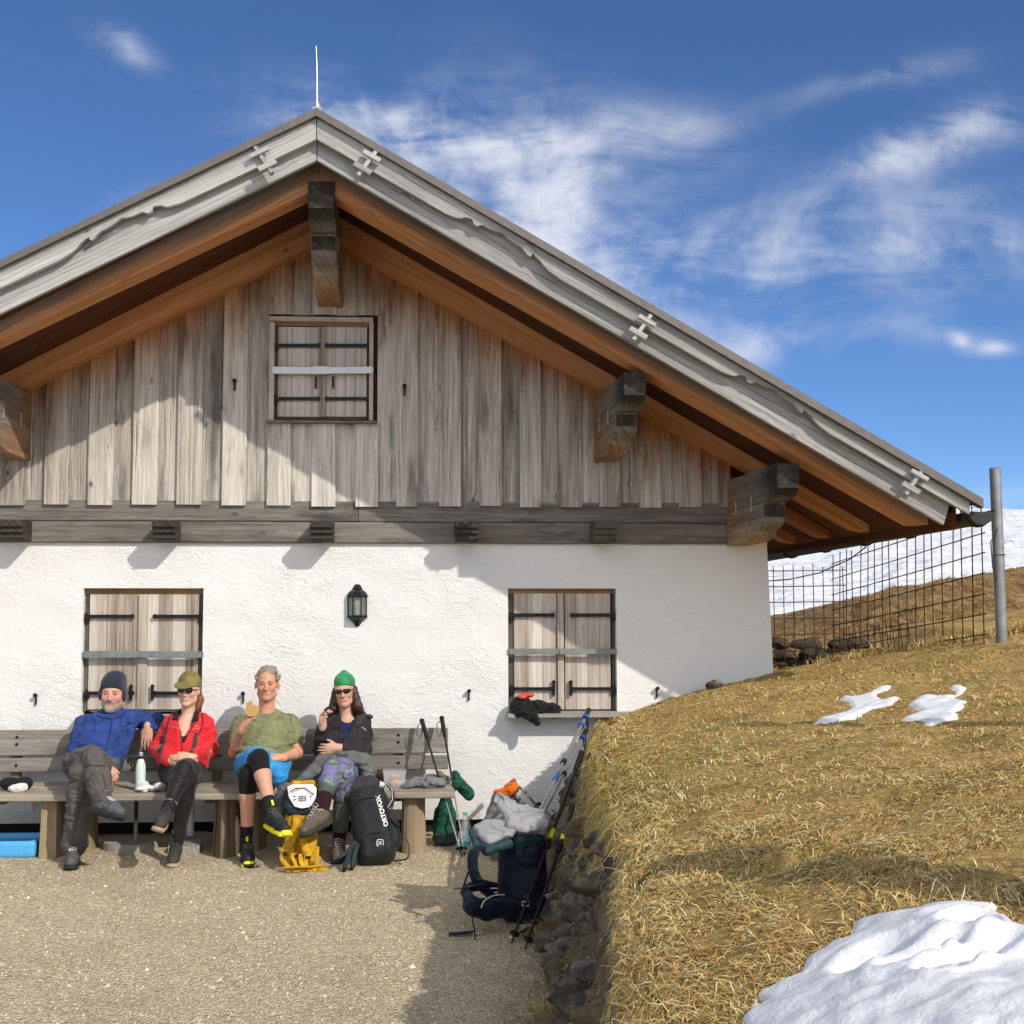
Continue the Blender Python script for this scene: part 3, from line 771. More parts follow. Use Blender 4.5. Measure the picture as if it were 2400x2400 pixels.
# upper verge boards with the carved scallop runs
def scallop(x0, x1, f, depth=.035):
    """carved lower edge: a symmetric ogee run between x0 and x1"""
    pts = []; n = 60
    for i in range(n+1):
        a = i/n; x = x0+(x1-x0)*a; b = abs(a-.5)*2
        if b > .78: d = (1-b)/.22; e = .3*math.sin(d*math.pi*.5)
        elif b > .5: d = (b-.5)/.28; e = .35+.55*(1-math.cos(math.pi*(1-d)))/2 if d < 1 else .3
        elif b > .42: e = .55
        else: e = .65+.35*math.cos(b/.42*math.pi*.5)
        bite = .3*abs(math.sin(a*math.pi*6))
        pts.append((x, f(x)+depth*(e-bite*.5)))
    return pts
def upper_board(xa, xb, runs):
    low = [(xa, L_up(xa))]
    for r0, r1 in runs: low += scallop(r0, r1, L_up, .085)
    low.append((xb, L_up(xb)))
    poly = [(x, -1.47, z) for x, z in low] + [(xb, -1.47, L_mtl(xb)-.002), (xa, -1.47, L_mtl(xa)-.002)]
    mb.prism(poly, (0, .036, 0), uvdir=(xb-xa, 0, L_up(xb)-L_up(xa)))
mb = MB()
upper_board(AX-.003, XL, [(T(425, 470, 1.47).x, T(140, 600, 1.47).x)])
sub('upper_verge_board', mb, M['verge'], roof)
mb = MB(); upper_board(AX+.003, XR_up, [(T(1045, 500, 1.47).x, T(1310, 660, 1.47).x), (T(1690, 868, 1.47).x, T(1945, 1012, 1.47).x)])
sub('upper_verge_board', mb, M['verge'], roof)
for sgn, xe in ((-1, XL), (1, XR_low)):
    mb = MB(); slab(mb, lambda x: L_mtl(x)-.01, L_low, AX+sgn*.003, xe, -1.408, -1.372, endcut=.06)
    sub('lower_verge_board', mb, M['verge'], roof)
# wooden keys that pin the verge boards
keys = [(617, 375), (862, 383), (1505, 767), (2141, 1128)]
for px, py in keys:
    c = T(px, py, 1.48); sl_ = -.5 if px < 743 else .58
    d = Vector((1, 0, -sl_ if False else (L_up(c.x+.1)-L_up(c.x))/.1)).normalized(); nrm = Vector((-d.z, 0, d.x))
    mb = MB()
    k = Vector((0, 0, 1)) if True else nrm
    kk = (nrm + Vector((.12 if px > 743 else -.12, 0, 0))).normalized()
    mb.beam(c - kk*.105, c + kk*.095, d, (0, 1, 0), .026, .055, bev=.003)
    mb.beam(c + kk*.045 - d*.062 + Vector((0, -.028, 0)), c + kk*.045 + d*.062 + Vector((0, -.028, 0)), kk, (0, 1, 0), .030, .026, bev=.003)
    mb.beam(c - kk*.055 - d*.062 + Vector((0, -.028, 0)), c - kk*.055 + d*.062 + Vector((0, -.028, 0)), kk, (0, 1, 0), .034, .026, bev=.003)
    sub('wooden_key', mb, M['verge'], roof)
# rafters: the verge rafter, the wall rafter and those beyond, down both slopes
def rafter(t0, t1, ftop, fbot, mat, shf=None, name='rafter', xe=None):
    mb = MB()
    for sgn, xe_ in ((-1, XL+.2), (1, (xe or XR_raf)+.03)):
        x0 = AX + sgn*.002; segs = 14; prev = None
        poly = [(x0, -t0, ftop(x0)), (xe_, -t0, ftop(xe_)), (xe_, -t0, (ftop(xe_)+fbot(xe_))/2-.01), (xe_-sgn*.09, -t0, fbot(xe_-sgn*.09)), (x0, -t0, fbot(x0))]
        mb.prism(poly, (0, t0-t1, 0), uvdir=(xe_-x0, 0, ftop(xe_)-ftop(x0)), sh=[1.0, .8, .35, -.0, .0]*2)
    return sub(name, mb, mat, roof)
rafter(1.20, 1.02, L_rafT, L_raf, M['rafter_grey'])
rafter(.20, .03, L_inT, L_inB, M['rafter'])
for t_ in (-.62, -1.45, -2.25, -3.1, -3.9): rafter(t_, t_-.16, L_inT, L_inB, M['rafter'])
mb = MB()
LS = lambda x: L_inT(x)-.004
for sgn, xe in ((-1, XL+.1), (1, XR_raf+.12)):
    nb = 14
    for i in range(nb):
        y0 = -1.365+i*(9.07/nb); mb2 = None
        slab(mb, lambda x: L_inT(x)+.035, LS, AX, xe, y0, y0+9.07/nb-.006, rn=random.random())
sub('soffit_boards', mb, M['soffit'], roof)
# closing fascia under the eave, rod on the ridge
mb = MB(); ap = T(743, 258, 1.48)
mb.tube([ap+Vector((0, 0, -.02)), T(743, 180, 1.46), T(741, 108, 1.44)], [.007, .0045, .003], 8)
mb.box((ap.x-.03, -1.49, ap.z-.02), (ap.x+.03, -1.41, ap.z+.018)); mb.lathe((ap.x, -1.46, ap.z+.01), [(.022, 0), (.022, .03), (.01, .05)], 10)
sub('lightning_rod', mb, M['rod'], roof)

# ---- cladding: alternate proud and recessed boards, lower ends square cut
edges = []
x = 1700.0
def fx(zx, ox): return ox+zx*.5692
proud = [(-80, -20), (24, 60)]
proud = [(fx(a, 40), fx(b, 40)) for a, b in ((-250, -150), (-68, 36), (112, 216), (292, 396), (474, 577), (657, 760), (843, 943), (1028, 1127), (1212, 1311), (1393, 1488))]
proud += [(fx(a, 640), fx(b, 640)) for a, b in ((505, 598), (683, 775), (849, 942), (1016, 1105), (1178, 1270), (1340, 1433), (1506, 1598))]
proud += [(1590, 1644), (1684, 1711)]
pxs = [(W(a, 1150, -.03).x, W(b, 1150, -.03).x) for a, b in proud]
while pxs[0][0] > -5.0: pxs.insert(0, (pxs[0][0]-.333, pxs[0][1]-.333))
zlo_p, zlo_r = W(900, 1186, -.03).z, W(900, 1177, 0).z
gx0, gx1 = W(632, 860, 0).x, W(875, 860, 0).x; gz1, gz0 = W(750, 741, 0).z, W(750, 991, 0).z
mbc = MB(); ROOFB = lambda x: L_inB(x)+.03
def shelter(q):
    d = ROOFB(q.x)-q.z; return max(0.0, math.exp(-max(d, 0)/.34))
def vboard(x0, x1, z0, ztp, yf, th, gap=.0):
    """vertical board, top cut to the roof slope"""
    z1 = max(ztp(x0), ztp(x1)) if callable(ztp) else ztp
    xm = (x0+x1)/2; ou, ov = random.uniform(0, 40), random.uniform(0, 40); rn = random.random()
    n = max(2, int((z1-z0)/.10)); bv = .005; vs = []; sh = []
    zt0, zt1 = (ztp(x0), ztp(x1)) if callable(ztp) else (ztp, ztp)
    cols = [(x0, yf+th), (x0, yf+bv), (x0+bv, yf), (x1-bv, yf), (x1, yf+bv), (x1, yf+th)]
    for j in range(n+1):
        for cx, cy in cols:
            zt = zt0+(zt1-zt0)*(cx-x0)/(x1-x0); z = z0+(zt-z0)*j/n; vs.append((cx, cy, z)); sh.append(shelter(Vector((cx, cy, z))))
    per = [0, th, th+.007, th+.007+(x1-x0), th+.014+(x1-x0), 2*th+.014+(x1-x0)]
    fs, uvs = [], []
    for j in range(n):
        for i in range(5):
            f = (j*6+i, j*6+i+1, (j+1)*6+i+1, (j+1)*6+i); fs.append(f)
            uvs.append([(ou+vs[k][2], ov+per[k % 6]) for k in f])
    fs.append((0, 1, 2, 3, 4, 5)); uvs.append([(ou, ov+p*.1) for p in per])
    mbc.add(vs, fs, uvs, rn, sh)
def clad_span(x0, x1, zbot, yf, th):
    """split around the gable window"""
    def top(x): return ROOFB(x)
    if x1 <= gx0+.01 or x0 >= gx1-.01: vboard(x0, x1, zbot, top, yf, th)
    else:
        vboard(x0, x1, gz1+.0, top, yf, th); vboard(x0, x1, zbot, gz0, yf, th)
xend = W(1711, 1150, 0).x
for i, (a, b) in enumerate(pxs):
    clad_span(a, b, zlo_p+random.uniform(-.008, .008), -.052, .026)
    if i+1 < len(pxs):
        c = pxs[i+1][0]; w_ = c-b
        clad_span(b-.012, c+.012, zlo_r+random.uniform(-.006, .006), -.024, .02)
P('board_cladding', mbc, M['cladding'])
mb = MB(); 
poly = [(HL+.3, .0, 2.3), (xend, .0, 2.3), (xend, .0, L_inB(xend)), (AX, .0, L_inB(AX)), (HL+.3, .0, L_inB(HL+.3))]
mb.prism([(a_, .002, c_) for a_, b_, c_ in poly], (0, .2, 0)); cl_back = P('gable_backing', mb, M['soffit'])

# ---- two hewn beams and their corbels
bt, bm_, bb = W(900, 1182, 0).z, W(900, 1225, 0).z, W(900, 1274, 0).z
bx1 = W(1712, 1200, 0).x
mb = MB()
mb.beam((-5.2, .055, (bt+.03+bm_)/2), (W(840, 1200, 0).x, .055, (bt+.03+bm_)/2), (0, 1, 0), (0, 0, 1), .16, bt+.03-bm_-.004, rn=.42, seg=20, bev=.01)
mb.beam((W(840, 1200, 0).x+.004, .055, (bt+.03+bm_)/2), (bx1, .055, (bt+.03+bm_)/2), (0, 1, 0), (0, 0, 1), .16, bt+.03-bm_-.004, rn=.42, seg=20, bev=.01)
P('upper_beam', mb, M['beam'])
mb = MB()
cuts = [-5.2] + [W(q, 1240, 0).x for q in (75, 400, 757, 1094, 1425)] + [bx1]
for a, b in zip(cuts[:-1], cuts[1:]): mb.beam((a+.002, .048, (bm_+bb)/2), (b-.002, .048, (bm_+bb)/2), (0, 1, 0), (0, 0, 1), .17, bm_-bb, rn=random.uniform(.3, .6), seg=8, bev=.01)
P('lower_beam', mb, M['beam'])
for q in (46, 392, 755, 1094, 1421):
    c = W(q, 1240, -.25); s_ = DIST/(DIST-.25); xc = (q-925)/FOC*(DIST-.2)
    mb = MB(); zt = W(925, 1222, -.25).z; zl = W(925, 1266, -.25).z; hw = .083; H = zt-zl
    prof = [(0, zt), (-.27, zt), (-.27, zt-.045), (-.245, zt-.05), (-.25, zt-.085), (-.225, zt-.095), (-.23, zl+.012), (-.20, zl), (0, zl)]
    mb.prism([(xc-hw, y, z) for y, z in prof], (2*hw, 0, 0), uvdir=(0, 1, 0))
    P('corbel', mb, M['corbel'])

# ---- purlins with carved, stacked ends
PS = .935
PROF = [(a*PS, b) for a, b in [(0, 0), (1.30, 0), (1.32, -.02), (1.32, -.13), (1.30, -.175), (1.25, -.205), (1.17, -.225), (1.02, -.232), (.995, -.25), (.995, -.33), (.975, -.37), (.92, -.395), (.82, -.405), (.79, -.42), (.78, -.445), (.70, -.47), (.60, -.485), (0, -.49)]]
def purlin(xl, wd, ztop_, hs=1.0, extra=None):
    mb = MB()
    up = [(0, 0)]+PROF[1:8]+[(0, -.232)]; lo = [(0, -.236), (1.0*PS, -.236)]+PROF[8:]
    for pr, rn in ((up, .35), (lo, .6)):
        mb.prism([(xl, -t_, ztop_+z*hs) for t_, z in pr], (wd, 0, 0), rn, uvdir=(0, 1, 0), sh=[1.0-1.85*(t_/1.23)**2.6 for t_, z in pr]*2)
    o = mb.build('purlin', M['beam'], house)
    # end grain caps, 2 mm proud
    for (t_, za, zb_) in ((1.322*PS, -.004, -.165), (.997*PS, -.25, -.335)):
        e = MB(); zc = (za+zb_)/2*hs+ztop_
        vs = [(xl+.004, -t_, ztop_+za*hs), (xl+wd-.004, -t_, ztop_+za*hs), (xl+wd-.004, -t_, ztop_+zb_*hs), (xl+.004, -t_, ztop_+zb_*hs)]
        vs2 = [(p[0], p[1]+.004, p[2]) for p in vs]
        fs = [(0, 1, 2, 3), (7, 6, 5, 4), (0, 4, 5, 1), (1, 5, 6, 2), (2, 6, 7, 3), (3, 7, 4, 0)]
        al = vs+vs2
        e.add(al, fs, [[(al[k][0]-xl-wd*.45, al[k][2]-zc-.01) for k in f] for f in fs], .5)
        e.build('end_grain', M['end'], o)
    # pale bow-tie keys across the joint on the visible side
    sx = xl-.002 if xl > 0 else xl+wd+.002
    for t_ in (.28, .66):
        kz = ztop_-.234*hs; e = MB()
        bt_ = [(-.018, .05), (.018, .05), (.008, 0), (.018, -.05), (-.018, -.05), (-.008, 0)]
        e.prism([(sx, -(t_+a), kz+b+.01) for a, b in bt_], (.004 if xl < 0 else -.003, 0, 0), uvdir=(0, 0, 1))
        e.build('bow_tie_key', M['shutter'], o)
    return o
purlin((1395-925)/FOC*DIST, .150, T(1505, 872, 1.23).z, .94)
purlin((1712-925)/FOC*DIST, .150, T(1870, 1085, 1.23).z, 1.0)
purlin(W(77, 950, 0).x-.16, .16, T(60, 905, .4).z, 1.0)
rw = (777-715)/FOC*(DIST-1.23)
purlin((746-925)/FOC*(DIST-1.23)-rw/2, rw, T(746, 424, 1.23).z, 1.12)
# eave wall plates are hidden; gutter along the right eave
mb = MB(); gxc = T(2302, 1210, 1.45).x; gz = T(2300, 1199, 1.45).z
secs = []
for y0, y1, z0, z1 in ((-1.45, 3.0, gz, gz-.07), (2.98, 7.6, gz-.07, gz-.14)):
    n = 12; vs = []; fs = []
    for (yy, zz) in ((y0, z0), (y1, z1)):
        for k in range(n+1):
            th = math.pi+math.pi*k/n; vs.append((gxc+.085*math.cos(th), yy, zz+.085*math.sin(th)))
        for k in range(n, -1, -1):
            th = math.pi+math.pi*k/n; vs.append((gxc+.080*math.cos(th), yy, zz+.080*math.sin(th)))
    m_ = 2*(n+1)
    for k in range(m_): fs.append((k, (k+1) % m_, m_+(k+1) % m_, m_+k))
    for k in range(n): fs.append((k, k+1, m_-2-k, m_-1-k)); fs.append((m_+k, m_+m_-1-k, m_+m_-2-k, m_+k+1))
    mb.add(vs, fs, None, smooth=False)
mb.add([(gxc-.083, -1.448, gz)]+[(gxc+.083*math.cos(math.pi+math.pi*k/12), -1.448, gz+.083*math.sin(math.pi+math.pi*k/12)) for k in range(13)]+[(gxc-.083, -1.44, gz)]+[(gxc+.083*math.cos(math.pi+math.pi*k/12), -1.44, gz+.083*math.sin(math.pi+math.pi*k/12)) for k in range(13)],
       [tuple(range(0, 14)), tuple(range(27, 13, -1))])
mb.tube([(gxc+.088, -1.45, gz+.004), (gxc+.088, 7.6, gz-.13)], .010, 8)
gut = mb.build('gutter', M['gutter'], house)
for yy in (-1.38, -.35, .5, 1.4, 2.3, 3.2, 4.1):
    mb = MB(); zz = gz-(yy+1.45)*.0157
    mb.tube([(gxc-.16, yy, zz+.12), (gxc-.105, yy, zz+.03)]+[(gxc+.091*math.cos(math.pi+math.pi*k/8), yy, zz+.091*math.sin(math.pi+math.pi*k/8)) for k in range(9)]+[(gxc+.09, yy, zz+.012)], .009, 6)
    mb.build('gutter_bracket', M['gutter'], gut)
mb = MB(); xx = XR_raf+.05
mb.beam((xx+.11, -1.30, L_raf(xx+.11)+.16), (xx+.11, 7.6, L_raf(xx+.11)+.16), (1, 0, 0), (0, 0, 1), .03, .16)
sub('eave_board', mb, M['soffit'], roof)

# ---- windows
def leaf(mb, x0, x1, z0, z1, yf, n=3, th=.03):
    w_ = (x1-x0)/n
    for i in range(n):
        mb.beam((x0+w_*(i+.5), yf+th/2, z0), (x0+w_*(i+.5), yf+th/2, z1), (1, 0, 0), (0, 1, 0), w_-.0015, th, bev=.002)
def bx(mb, a, b, y0, y1, rn=.5):   # a, b = px corners on the plane y0
    p, q = W(a[0], a[1], y0), W(b[0], b[1], y0)
    mb.box((min(p.x, q.x), y0, min(p.z, q.z)), (max(p.x, q.x), y1, max(p.z, q.z)), rn)
def window(o, lf, bat, rf, top, bot, bar, hu, hl, ins, barmat, catches=True, ypl=.06, nb=(3, 4)):
    (ox0, oy0, ox1, oy1) = o; wn = None
    mb = MB(); y0, y1 = ypl, ypl+.09
    bx(mb, (ox0-3, top-2), (lf[0], bot+4), y0, y1); bx(mb, (rf[1], top-2), (ox1+3, bot+4), y0, y1)
    bx(mb, (lf[0], bot), (rf[1], bot+6), y0, y1)
    wn = mb.build('window', M['frame'], house)
    mb = MB(); bx(mb, (ox0-2, oy0-3), (ox1+2, top), y0-.012, y1); mb.build('lintel', M['frame_warm'], wn)
    mb = MB(); bx(mb, (ox0-3, oy0-3), (ox1+3, oy1+4), ypl+.12, ypl+.13); mb.build('backing', M['dark_hole'], wn)
    yl = ypl-.012
    for k, (a, b) in enumerate((lf, rf)):
        mb = MB(); p, q = W(a, top, yl), W(b, bot, yl); leaf(mb, p.x, q.x, q.z, p.z, yl, nb[k]); mb.build('shutter', M['shutter_pale'] if barmat is M['bright_bar'] else M['shutter'], wn)
    mb = MB(); p, q = W(bat[0], top, yl-.018), W(bat[1], bot, yl-.018); leaf(mb, p.x, q.x, q.z, p.z, yl-.018, 1, .018); mb.build('cover_strip', M['shutter'], wn)
    for (ya, yb), side in ((hu, 0), (hu, 1), (hl, 0), (hl, 1)):
        a, b = ins[0] if side == 0 else ins[1]
        mb = MB(); ys_ = yl-.024
        pa, pb = W(a, (ya+yb)/2, ys_), W(b, (ya+yb)/2, ys_)
        hh = (W(0, ya, ys_).z-W(0, yb, ys_).z)
        mb.beam(pa, pb, (0, 1, 0), (0, 0, 1), .008, hh*.9, bev=.003)
        ex = pa if side == 0 else pb
        mb.tube([ex+Vector((0, .006, -.034)), ex+Vector((0, .006, .026))], .0115, 8)
        mb.box((ex.x-.017, ys_+.004, ex.z-.045), (ex.x+.017, ys_+.03, ex.z-.012))
        en = pb if side == 0 else pa
        mb.lathe(en+Vector((0, -.001, 0)), [(.0, -.005), (hh*.62, -.004), (hh*.62, .004), (0, .005)], 12, axis=(0, 1, 0))
        for kx in (.25, .6): mb.lathe(pa.lerp(pb, kx)+Vector((0, -.004, 0)), [(.007, 0), (.005, .004)], 8, axis=(0, -1, 0))
        mb.build('strap_hinge', M['black_iron'], wn)
    if catches:
        for cx in catches:
            mb = MB(); ys_ = yl-.02; zc = W(cx, (hl[0]+hl[1])/2, ys_); mb.beam(zc+Vector((0, 0, -.05)), zc+Vector((0, 0, .05)), (1, 0, 0), (0, 1, 0), .018, .03, bev=.005)
            mb.lathe(zc+Vector((0, 0, .045)), [(.014, 0), (.014, .012), (.006, .018)], 8); mb.build('shutter_bolt', M['black_iron'], wn)
    mb = MB(); ys_ = yl-.06; pa, pb = W(bar[0], (bar[2]+bar[3])/2, ys_), W(bar[1], (bar[2]+bar[3])/2, ys_); hh = W(0, bar[2], ys_).z-W(0, bar[3], ys_).z
    xm = (pa.x+pb.x)/2
    mb.beam(pa, (xm+.01, pa.y, pa.z), (0, 1, 0), (0, 0, 1), .012, hh, bev=.003); mb.beam((xm-.02, pa.y-.008, pa.z), pb+Vector((0, -.008, 0)), (0, 1, 0), (0, 0, 1), .010, hh*.96, bev=.003)
    if barmat is M['bright_bar']: mb.beam((xm-.075, pa.y-.016, pa.z), (xm+.035, pa.y-.016, pa.z), (0, 1, 0), (0, 0, 1), .012, hh*1.12, bev=.003)
    for e in (pa, pb): mb.box((min(e.x, xm)if False else e.x-.012, e.y, e.z-hh*.4), (e.x+.012, e.y+.05, e.z+hh*.4))
    mb.build('security_bar', barmat, wn)
    return wn
wl = window((193, 1378, 476, 1668), (211, 325), (325, 342), (342, 463), 1393, 1662, (197, 472, 1526, 1542), (1440, 1449), (1620, 1629), ((202, 310), (363, 470)), M['zinc_bar'], catches=(307, 357))
wr = window((1191, 1379, 1446, 1668), (1204, 1306), (1306, 1323), (1323, 1433), 1391, 1662, (1194, 1442, 1520, 1534), (1437, 1446), (1610, 1618), ((1198, 1295), (1341, 1438)), M['zinc_bar'], catches=(1298, 1338))
gw = window((640, 753, 866, 980), (652, 747), (747, 763), (763, 859), 766, 977, (642, 871, 859, 876), (805, 815), (930, 939), ((645, 745), (766, 865)), M['bright_bar'], catches=None, ypl=.0, nb=(3, 4))
# casing of the gable window, shutter handles
mb = MB(); yy = -.06; fr = [(632, 741, 874, 754), (632, 754, 641, 985), (866, 754, 874, 985)]
for a in fr: bx(mb, (a[0], a[1]), (a[2], a[3]), yy, .03)
mb.build('casing', M['shutter'], gw)
mb = MB(); bx(mb, (623, 984), (883, 992), -.10, .02); mb.build('sill', M['beam'], gw)
for px in (740, 781):
    mb = MB(); p = W(px, 895, -.05); mb.tube([p+Vector((0, .03, .045)), p+Vector((0, 0, .03)), p+Vector((0, 0, -.03)), p+Vector((0, .03, -.045))], [.006, .008, .008, .006], 8); mb.build('handle', M['black_iron'], gw)
# sills of the lower windows
mb = MB(); p, q = W(1186, 1676, 0), W(1449, 1676, 0); mb.box((p.x, -.16, W(0, 1688, -.16).z), (q.x+.12, .055, W(0, 1688, -.16).z+.028)); mb.build('sill', M['concrete'], wr)
mb = MB(); p, q = W(191, 1676, 0), W(478, 1676, 0); mb.box((p.x, -.05, wb-.03), (q.x, .055, wb-.002)); mb.build('sill', M['concrete'], wl)
# shutter catches on wall and cladding
for px, py, yo in ((84, 1640, 0), (570, 1636, 0), (1099, 1630, 0), (1540, 1624, 0), (550, 904, -.052), (948, 916, -.052)):
    mb = MB(); p = W(px, py, yo-.012)
    mb.tube([p+Vector((0, .004, -.036)), p+Vector((0, .004, .036))], .0135, 10, flat=(1, .5))
    mb.lathe(p+Vector((0, 0, .03)), [(.014, 0), (.015, .03), (.008, .038)], 10, axis=(0, -1, .2))
    mb.lathe(p+Vector((0, -.004, -.012)), [(.006, 0), (.005, .008)], 8, axis=(0, -1, 0))
    P('shutter_catch', mb, M['black_iron'])

# ================================================================ wall lantern
lan = empty('wall_lantern', W(837, 1460, 0), 'black half-hexagon wall lantern with clear glass and unlit bulb', 'lamp')
def hexring(xc, r, z, y0=0.0):   # half hexagon open at the wall
    return [(xc-r, y0, z), (xc-r, y0-r*.35, z), (xc-r*.42, y0-r*1.05, z), (xc+r*.42, y0-r*1.05, z), (xc+r, y0-r*.35, z), (xc+r, y0, z)]
xc = W(837, 1420, -.05).x; zz = lambda py: W(837, py, -.05).z
def loft(mb, rings):
    n = len(rings[0]); vs = [p for r in rings for p in r]; fs = []
    for i in range(len(rings)-1):
        for k in range(n): m_ = (k+1) % n; fs.append((i*n+k, i*n+m_, (i+1)*n+m_, (i+1)*n+k))
    fs.append(tuple(range(n))); e = (len(rings)-1)*n; fs.append(tuple(e+k for k in range(n-1, -1, -1))); mb.add(vs, fs)
mb = MB()
loft(mb, [hexring(xc, .012, zz(1369)), hexring(xc, .022, zz(1371)), hexring(xc, .036, zz(1379)), hexring(xc, .034, zz(1381)), hexring(xc, .060, zz(1387)), hexring(xc, .076, zz(1395)), hexring(xc, .078, zz(1398)), hexring(xc, .070, zz(1400))])
loft(mb, [hexring(xc, .070, zz(1442)), hexring(xc, .076, zz(1445)), hexring(xc, .074, zz(1448)), hexring(xc, .052, zz(1452)), hexring(xc, .034, zz(1458)), hexring(xc, .020, zz(1466)), hexring(xc, .010, zz(1469))])
for sx in (-1, 1):
    for (a, b) in ((.068, .03), (.030, .072)):
        mb.beam((xc+sx*a, -b, zz(1443)), (xc+sx*a, -b, zz(1399)), (1, 0, 0), (0, 1, 0), .009, .009, bev=.001)
mb.box((xc-.066, -.008, zz(1443)), (xc+.066, -.001, zz(1399)))
mb.build('housing', M['black_iron'], lan)
mb = MB(); g = [(-.068, 0), (-.068, -.028), (-.030, -.070), (.030, -.070), (.068, -.028), (.068, 0)]
for a, b in zip(g[:-1], g[1:]):
    a_, b_ = Vector((xc+a[0], a[1], 0)), Vector((xc+b[0], b[1], 0)); d = (b_-a_).normalized(); nn = Vector((d.y, -d.x, 0))*.002
    z0_, z1_ = zz(1442), zz(1400); mb.hexa([a_+Vector((0, 0, z0_)), b_+Vector((0, 0, z0_)), b_+nn+Vector((0, 0, z0_)), a_+nn+Vector((0, 0, z0_)), a_+Vector((0, 0, z1_)), b_+Vector((0, 0, z1_)), b_+nn+Vector((0, 0, z1_)), a_+nn+Vector((0, 0, z1_))])
mb.build('glass_pane', M['glass'], lan)
mb = MB(); mb.lathe((xc, -.038, zz(1441)), [(.014, 0), (.014, .018), (.012, .03), (.018, .05), (.024, .075), (.023, .09), (.014, .105), (.002, .11)], 16); mb.build('bulb', M['bulb'], lan)
mb = MB(); mb.box((xc-.06, -.0105, zz(1442)), (xc+.06, -.0085, zz(1400))); mb.build('reflector', plain('lantern_reflector', (.42, .43, .40), .4), lan)
# ================================================================ snow lying on the bank
def poly_sdf(PX, PY, poly):
    """signed distance, positive inside"""
    d = np.full(PX.shape, 1e9); inside = np.zeros(PX.shape, bool); n = len(poly)
    for i in range(n):
        x0, y0 = poly[i]; x1, y1 = poly[(i+1) % n]; ex, ey = x1-x0, y1-y0
        t = np.clip(((PX-x0)*ex+(PY-y0)*ey)/(ex*ex+ey*ey+1e-12), 0, 1)
        d = np.minimum(d, np.hypot(PX-x0-t*ex, PY-y0-t*ey))
        c = ((y0 > PY) != (y1 > PY)) & (PX < (x1-x0)*(PY-y0)/(y1-y0+1e-12)+x0); inside ^= c
    return np.where(inside, d, -d)
def zpoly(pts, ox, oy, s_, lift=0.0):
    out = []
    for a, b in pts:
        p = bank_hit(ox+a*s_, oy+b*s_)
        if p is not None:
            q = EYEV+(p-EYEV)*((EYEV.z-p.z-lift)/(EYEV.z-p.z)) ; out.append((q.x, q.y))
    return out
PA = zpoly([(960, 1928), (1060, 1880), (1150, 1855), (1130, 1835), (1078, 1822), (1110, 1803), (1200, 1802), (1260, 1772), (1345, 1758), (1330, 1780), (1280, 1795), (1270, 1812), (1300, 1820), (1372, 1810), (1340, 1840), (1250, 1850), (1200, 1870), (1170, 1900), (1100, 1912)], 1400, 700, .5176)
PB = zpoly([(1370, 1895), (1460, 1870), (1410, 1850), (1402, 1835), (1450, 1808), (1540, 1808), (1620, 1800), (1585, 1780), (1620, 1766), (1685, 1776), (1660, 1795), (1615, 1808), (1685, 1825), (1665, 1850), (1625, 1865), (1652, 1895), (1600, 1905), (1500, 1932), (1450, 1905)], 1400, 700, .5176)
PC = zpoly([(860, 1325), (900, 1290), (960, 1260), (918, 1236), (960, 1215), (1050, 1172), (1110, 1155), (1130, 1110), (1200, 1060), (1270, 1030), (1290, 985), (1390, 950), (1520, 940), (1600, 920), (1700, 905), (1805, 908), (1770, 940), (1870, 975), (1990, 985), (2200, 1010)], 1200, 1500, .6211, .045)
PC += [(1.5, -7.25), (2.5, -8.6), (.62, -8.6), (.60, -7.3)]
PD = zpoly([(1066, 1062), (1090, 1055), (1112, 1064), (1095, 1074), (1070, 1078)], 1200, 1500, .6211)
def snow_field_val(X, Y):
    out = np.full(X.shape, -1e3)
    for pl, wob in ((PA, .012), (PB, .012), (PC, .030), (PD, .0)):
        if len(pl) > 3: out = np.maximum(out, poly_sdf(X, Y, pl)+wob*fbm(X*7, Y*7, 0*X, 3))
    return out
def snow_thick(X, Y, F, big):
    if not big: return -.004+.017*np.clip(F/.03, -1, 1)+.004*fbm(X*20, Y*20, 0*X, 2)
    t = .010+.044*(1-np.exp(-np.maximum(F, 0)/.16))+np.minimum(F, 0)*1.2
    t = t+(.018*fbm(X*3.1, Y*3.1, 0*X+4, 3)+.009*fbm(X*10, Y*10, 0*X+7, 3)+.006*fbm(X*34, Y*34, 0*X+7, 2))*np.clip(F/.12, 0, 1)
    for fx_, fy_, rx, ry, a in FOOT:
        c, s_ = math.cos(a), math.sin(a); dx, dy = X-fx_, Y-fy_
        q = ((dx*c+dy*s_)/rx)**2+((-dx*s_+dy*c)/ry)**2
        t = t-.034*np.exp(-q**2)+.010*np.exp(-(np.sqrt(q)-1.45)**2*9)
    return t
FOOT = []
for (a, b, rx, ry, an) in ((1450, 975, .13, .055, .1), (1590, 985, .12, .05, -.1), (1810, 1215, .12, .06, .5), (1570, 1245, .16, .06, .2), (1730, 1120, .1, .07, .8), (1380, 1240, .15, .09, .1), (1640, 1310, .09, .05, .3)):
    p = bank_hit(1200+a*.6211, 1500+b*.6211)
    if p: FOOT.append((p.x, p.y, rx*.55, ry*.6, an))
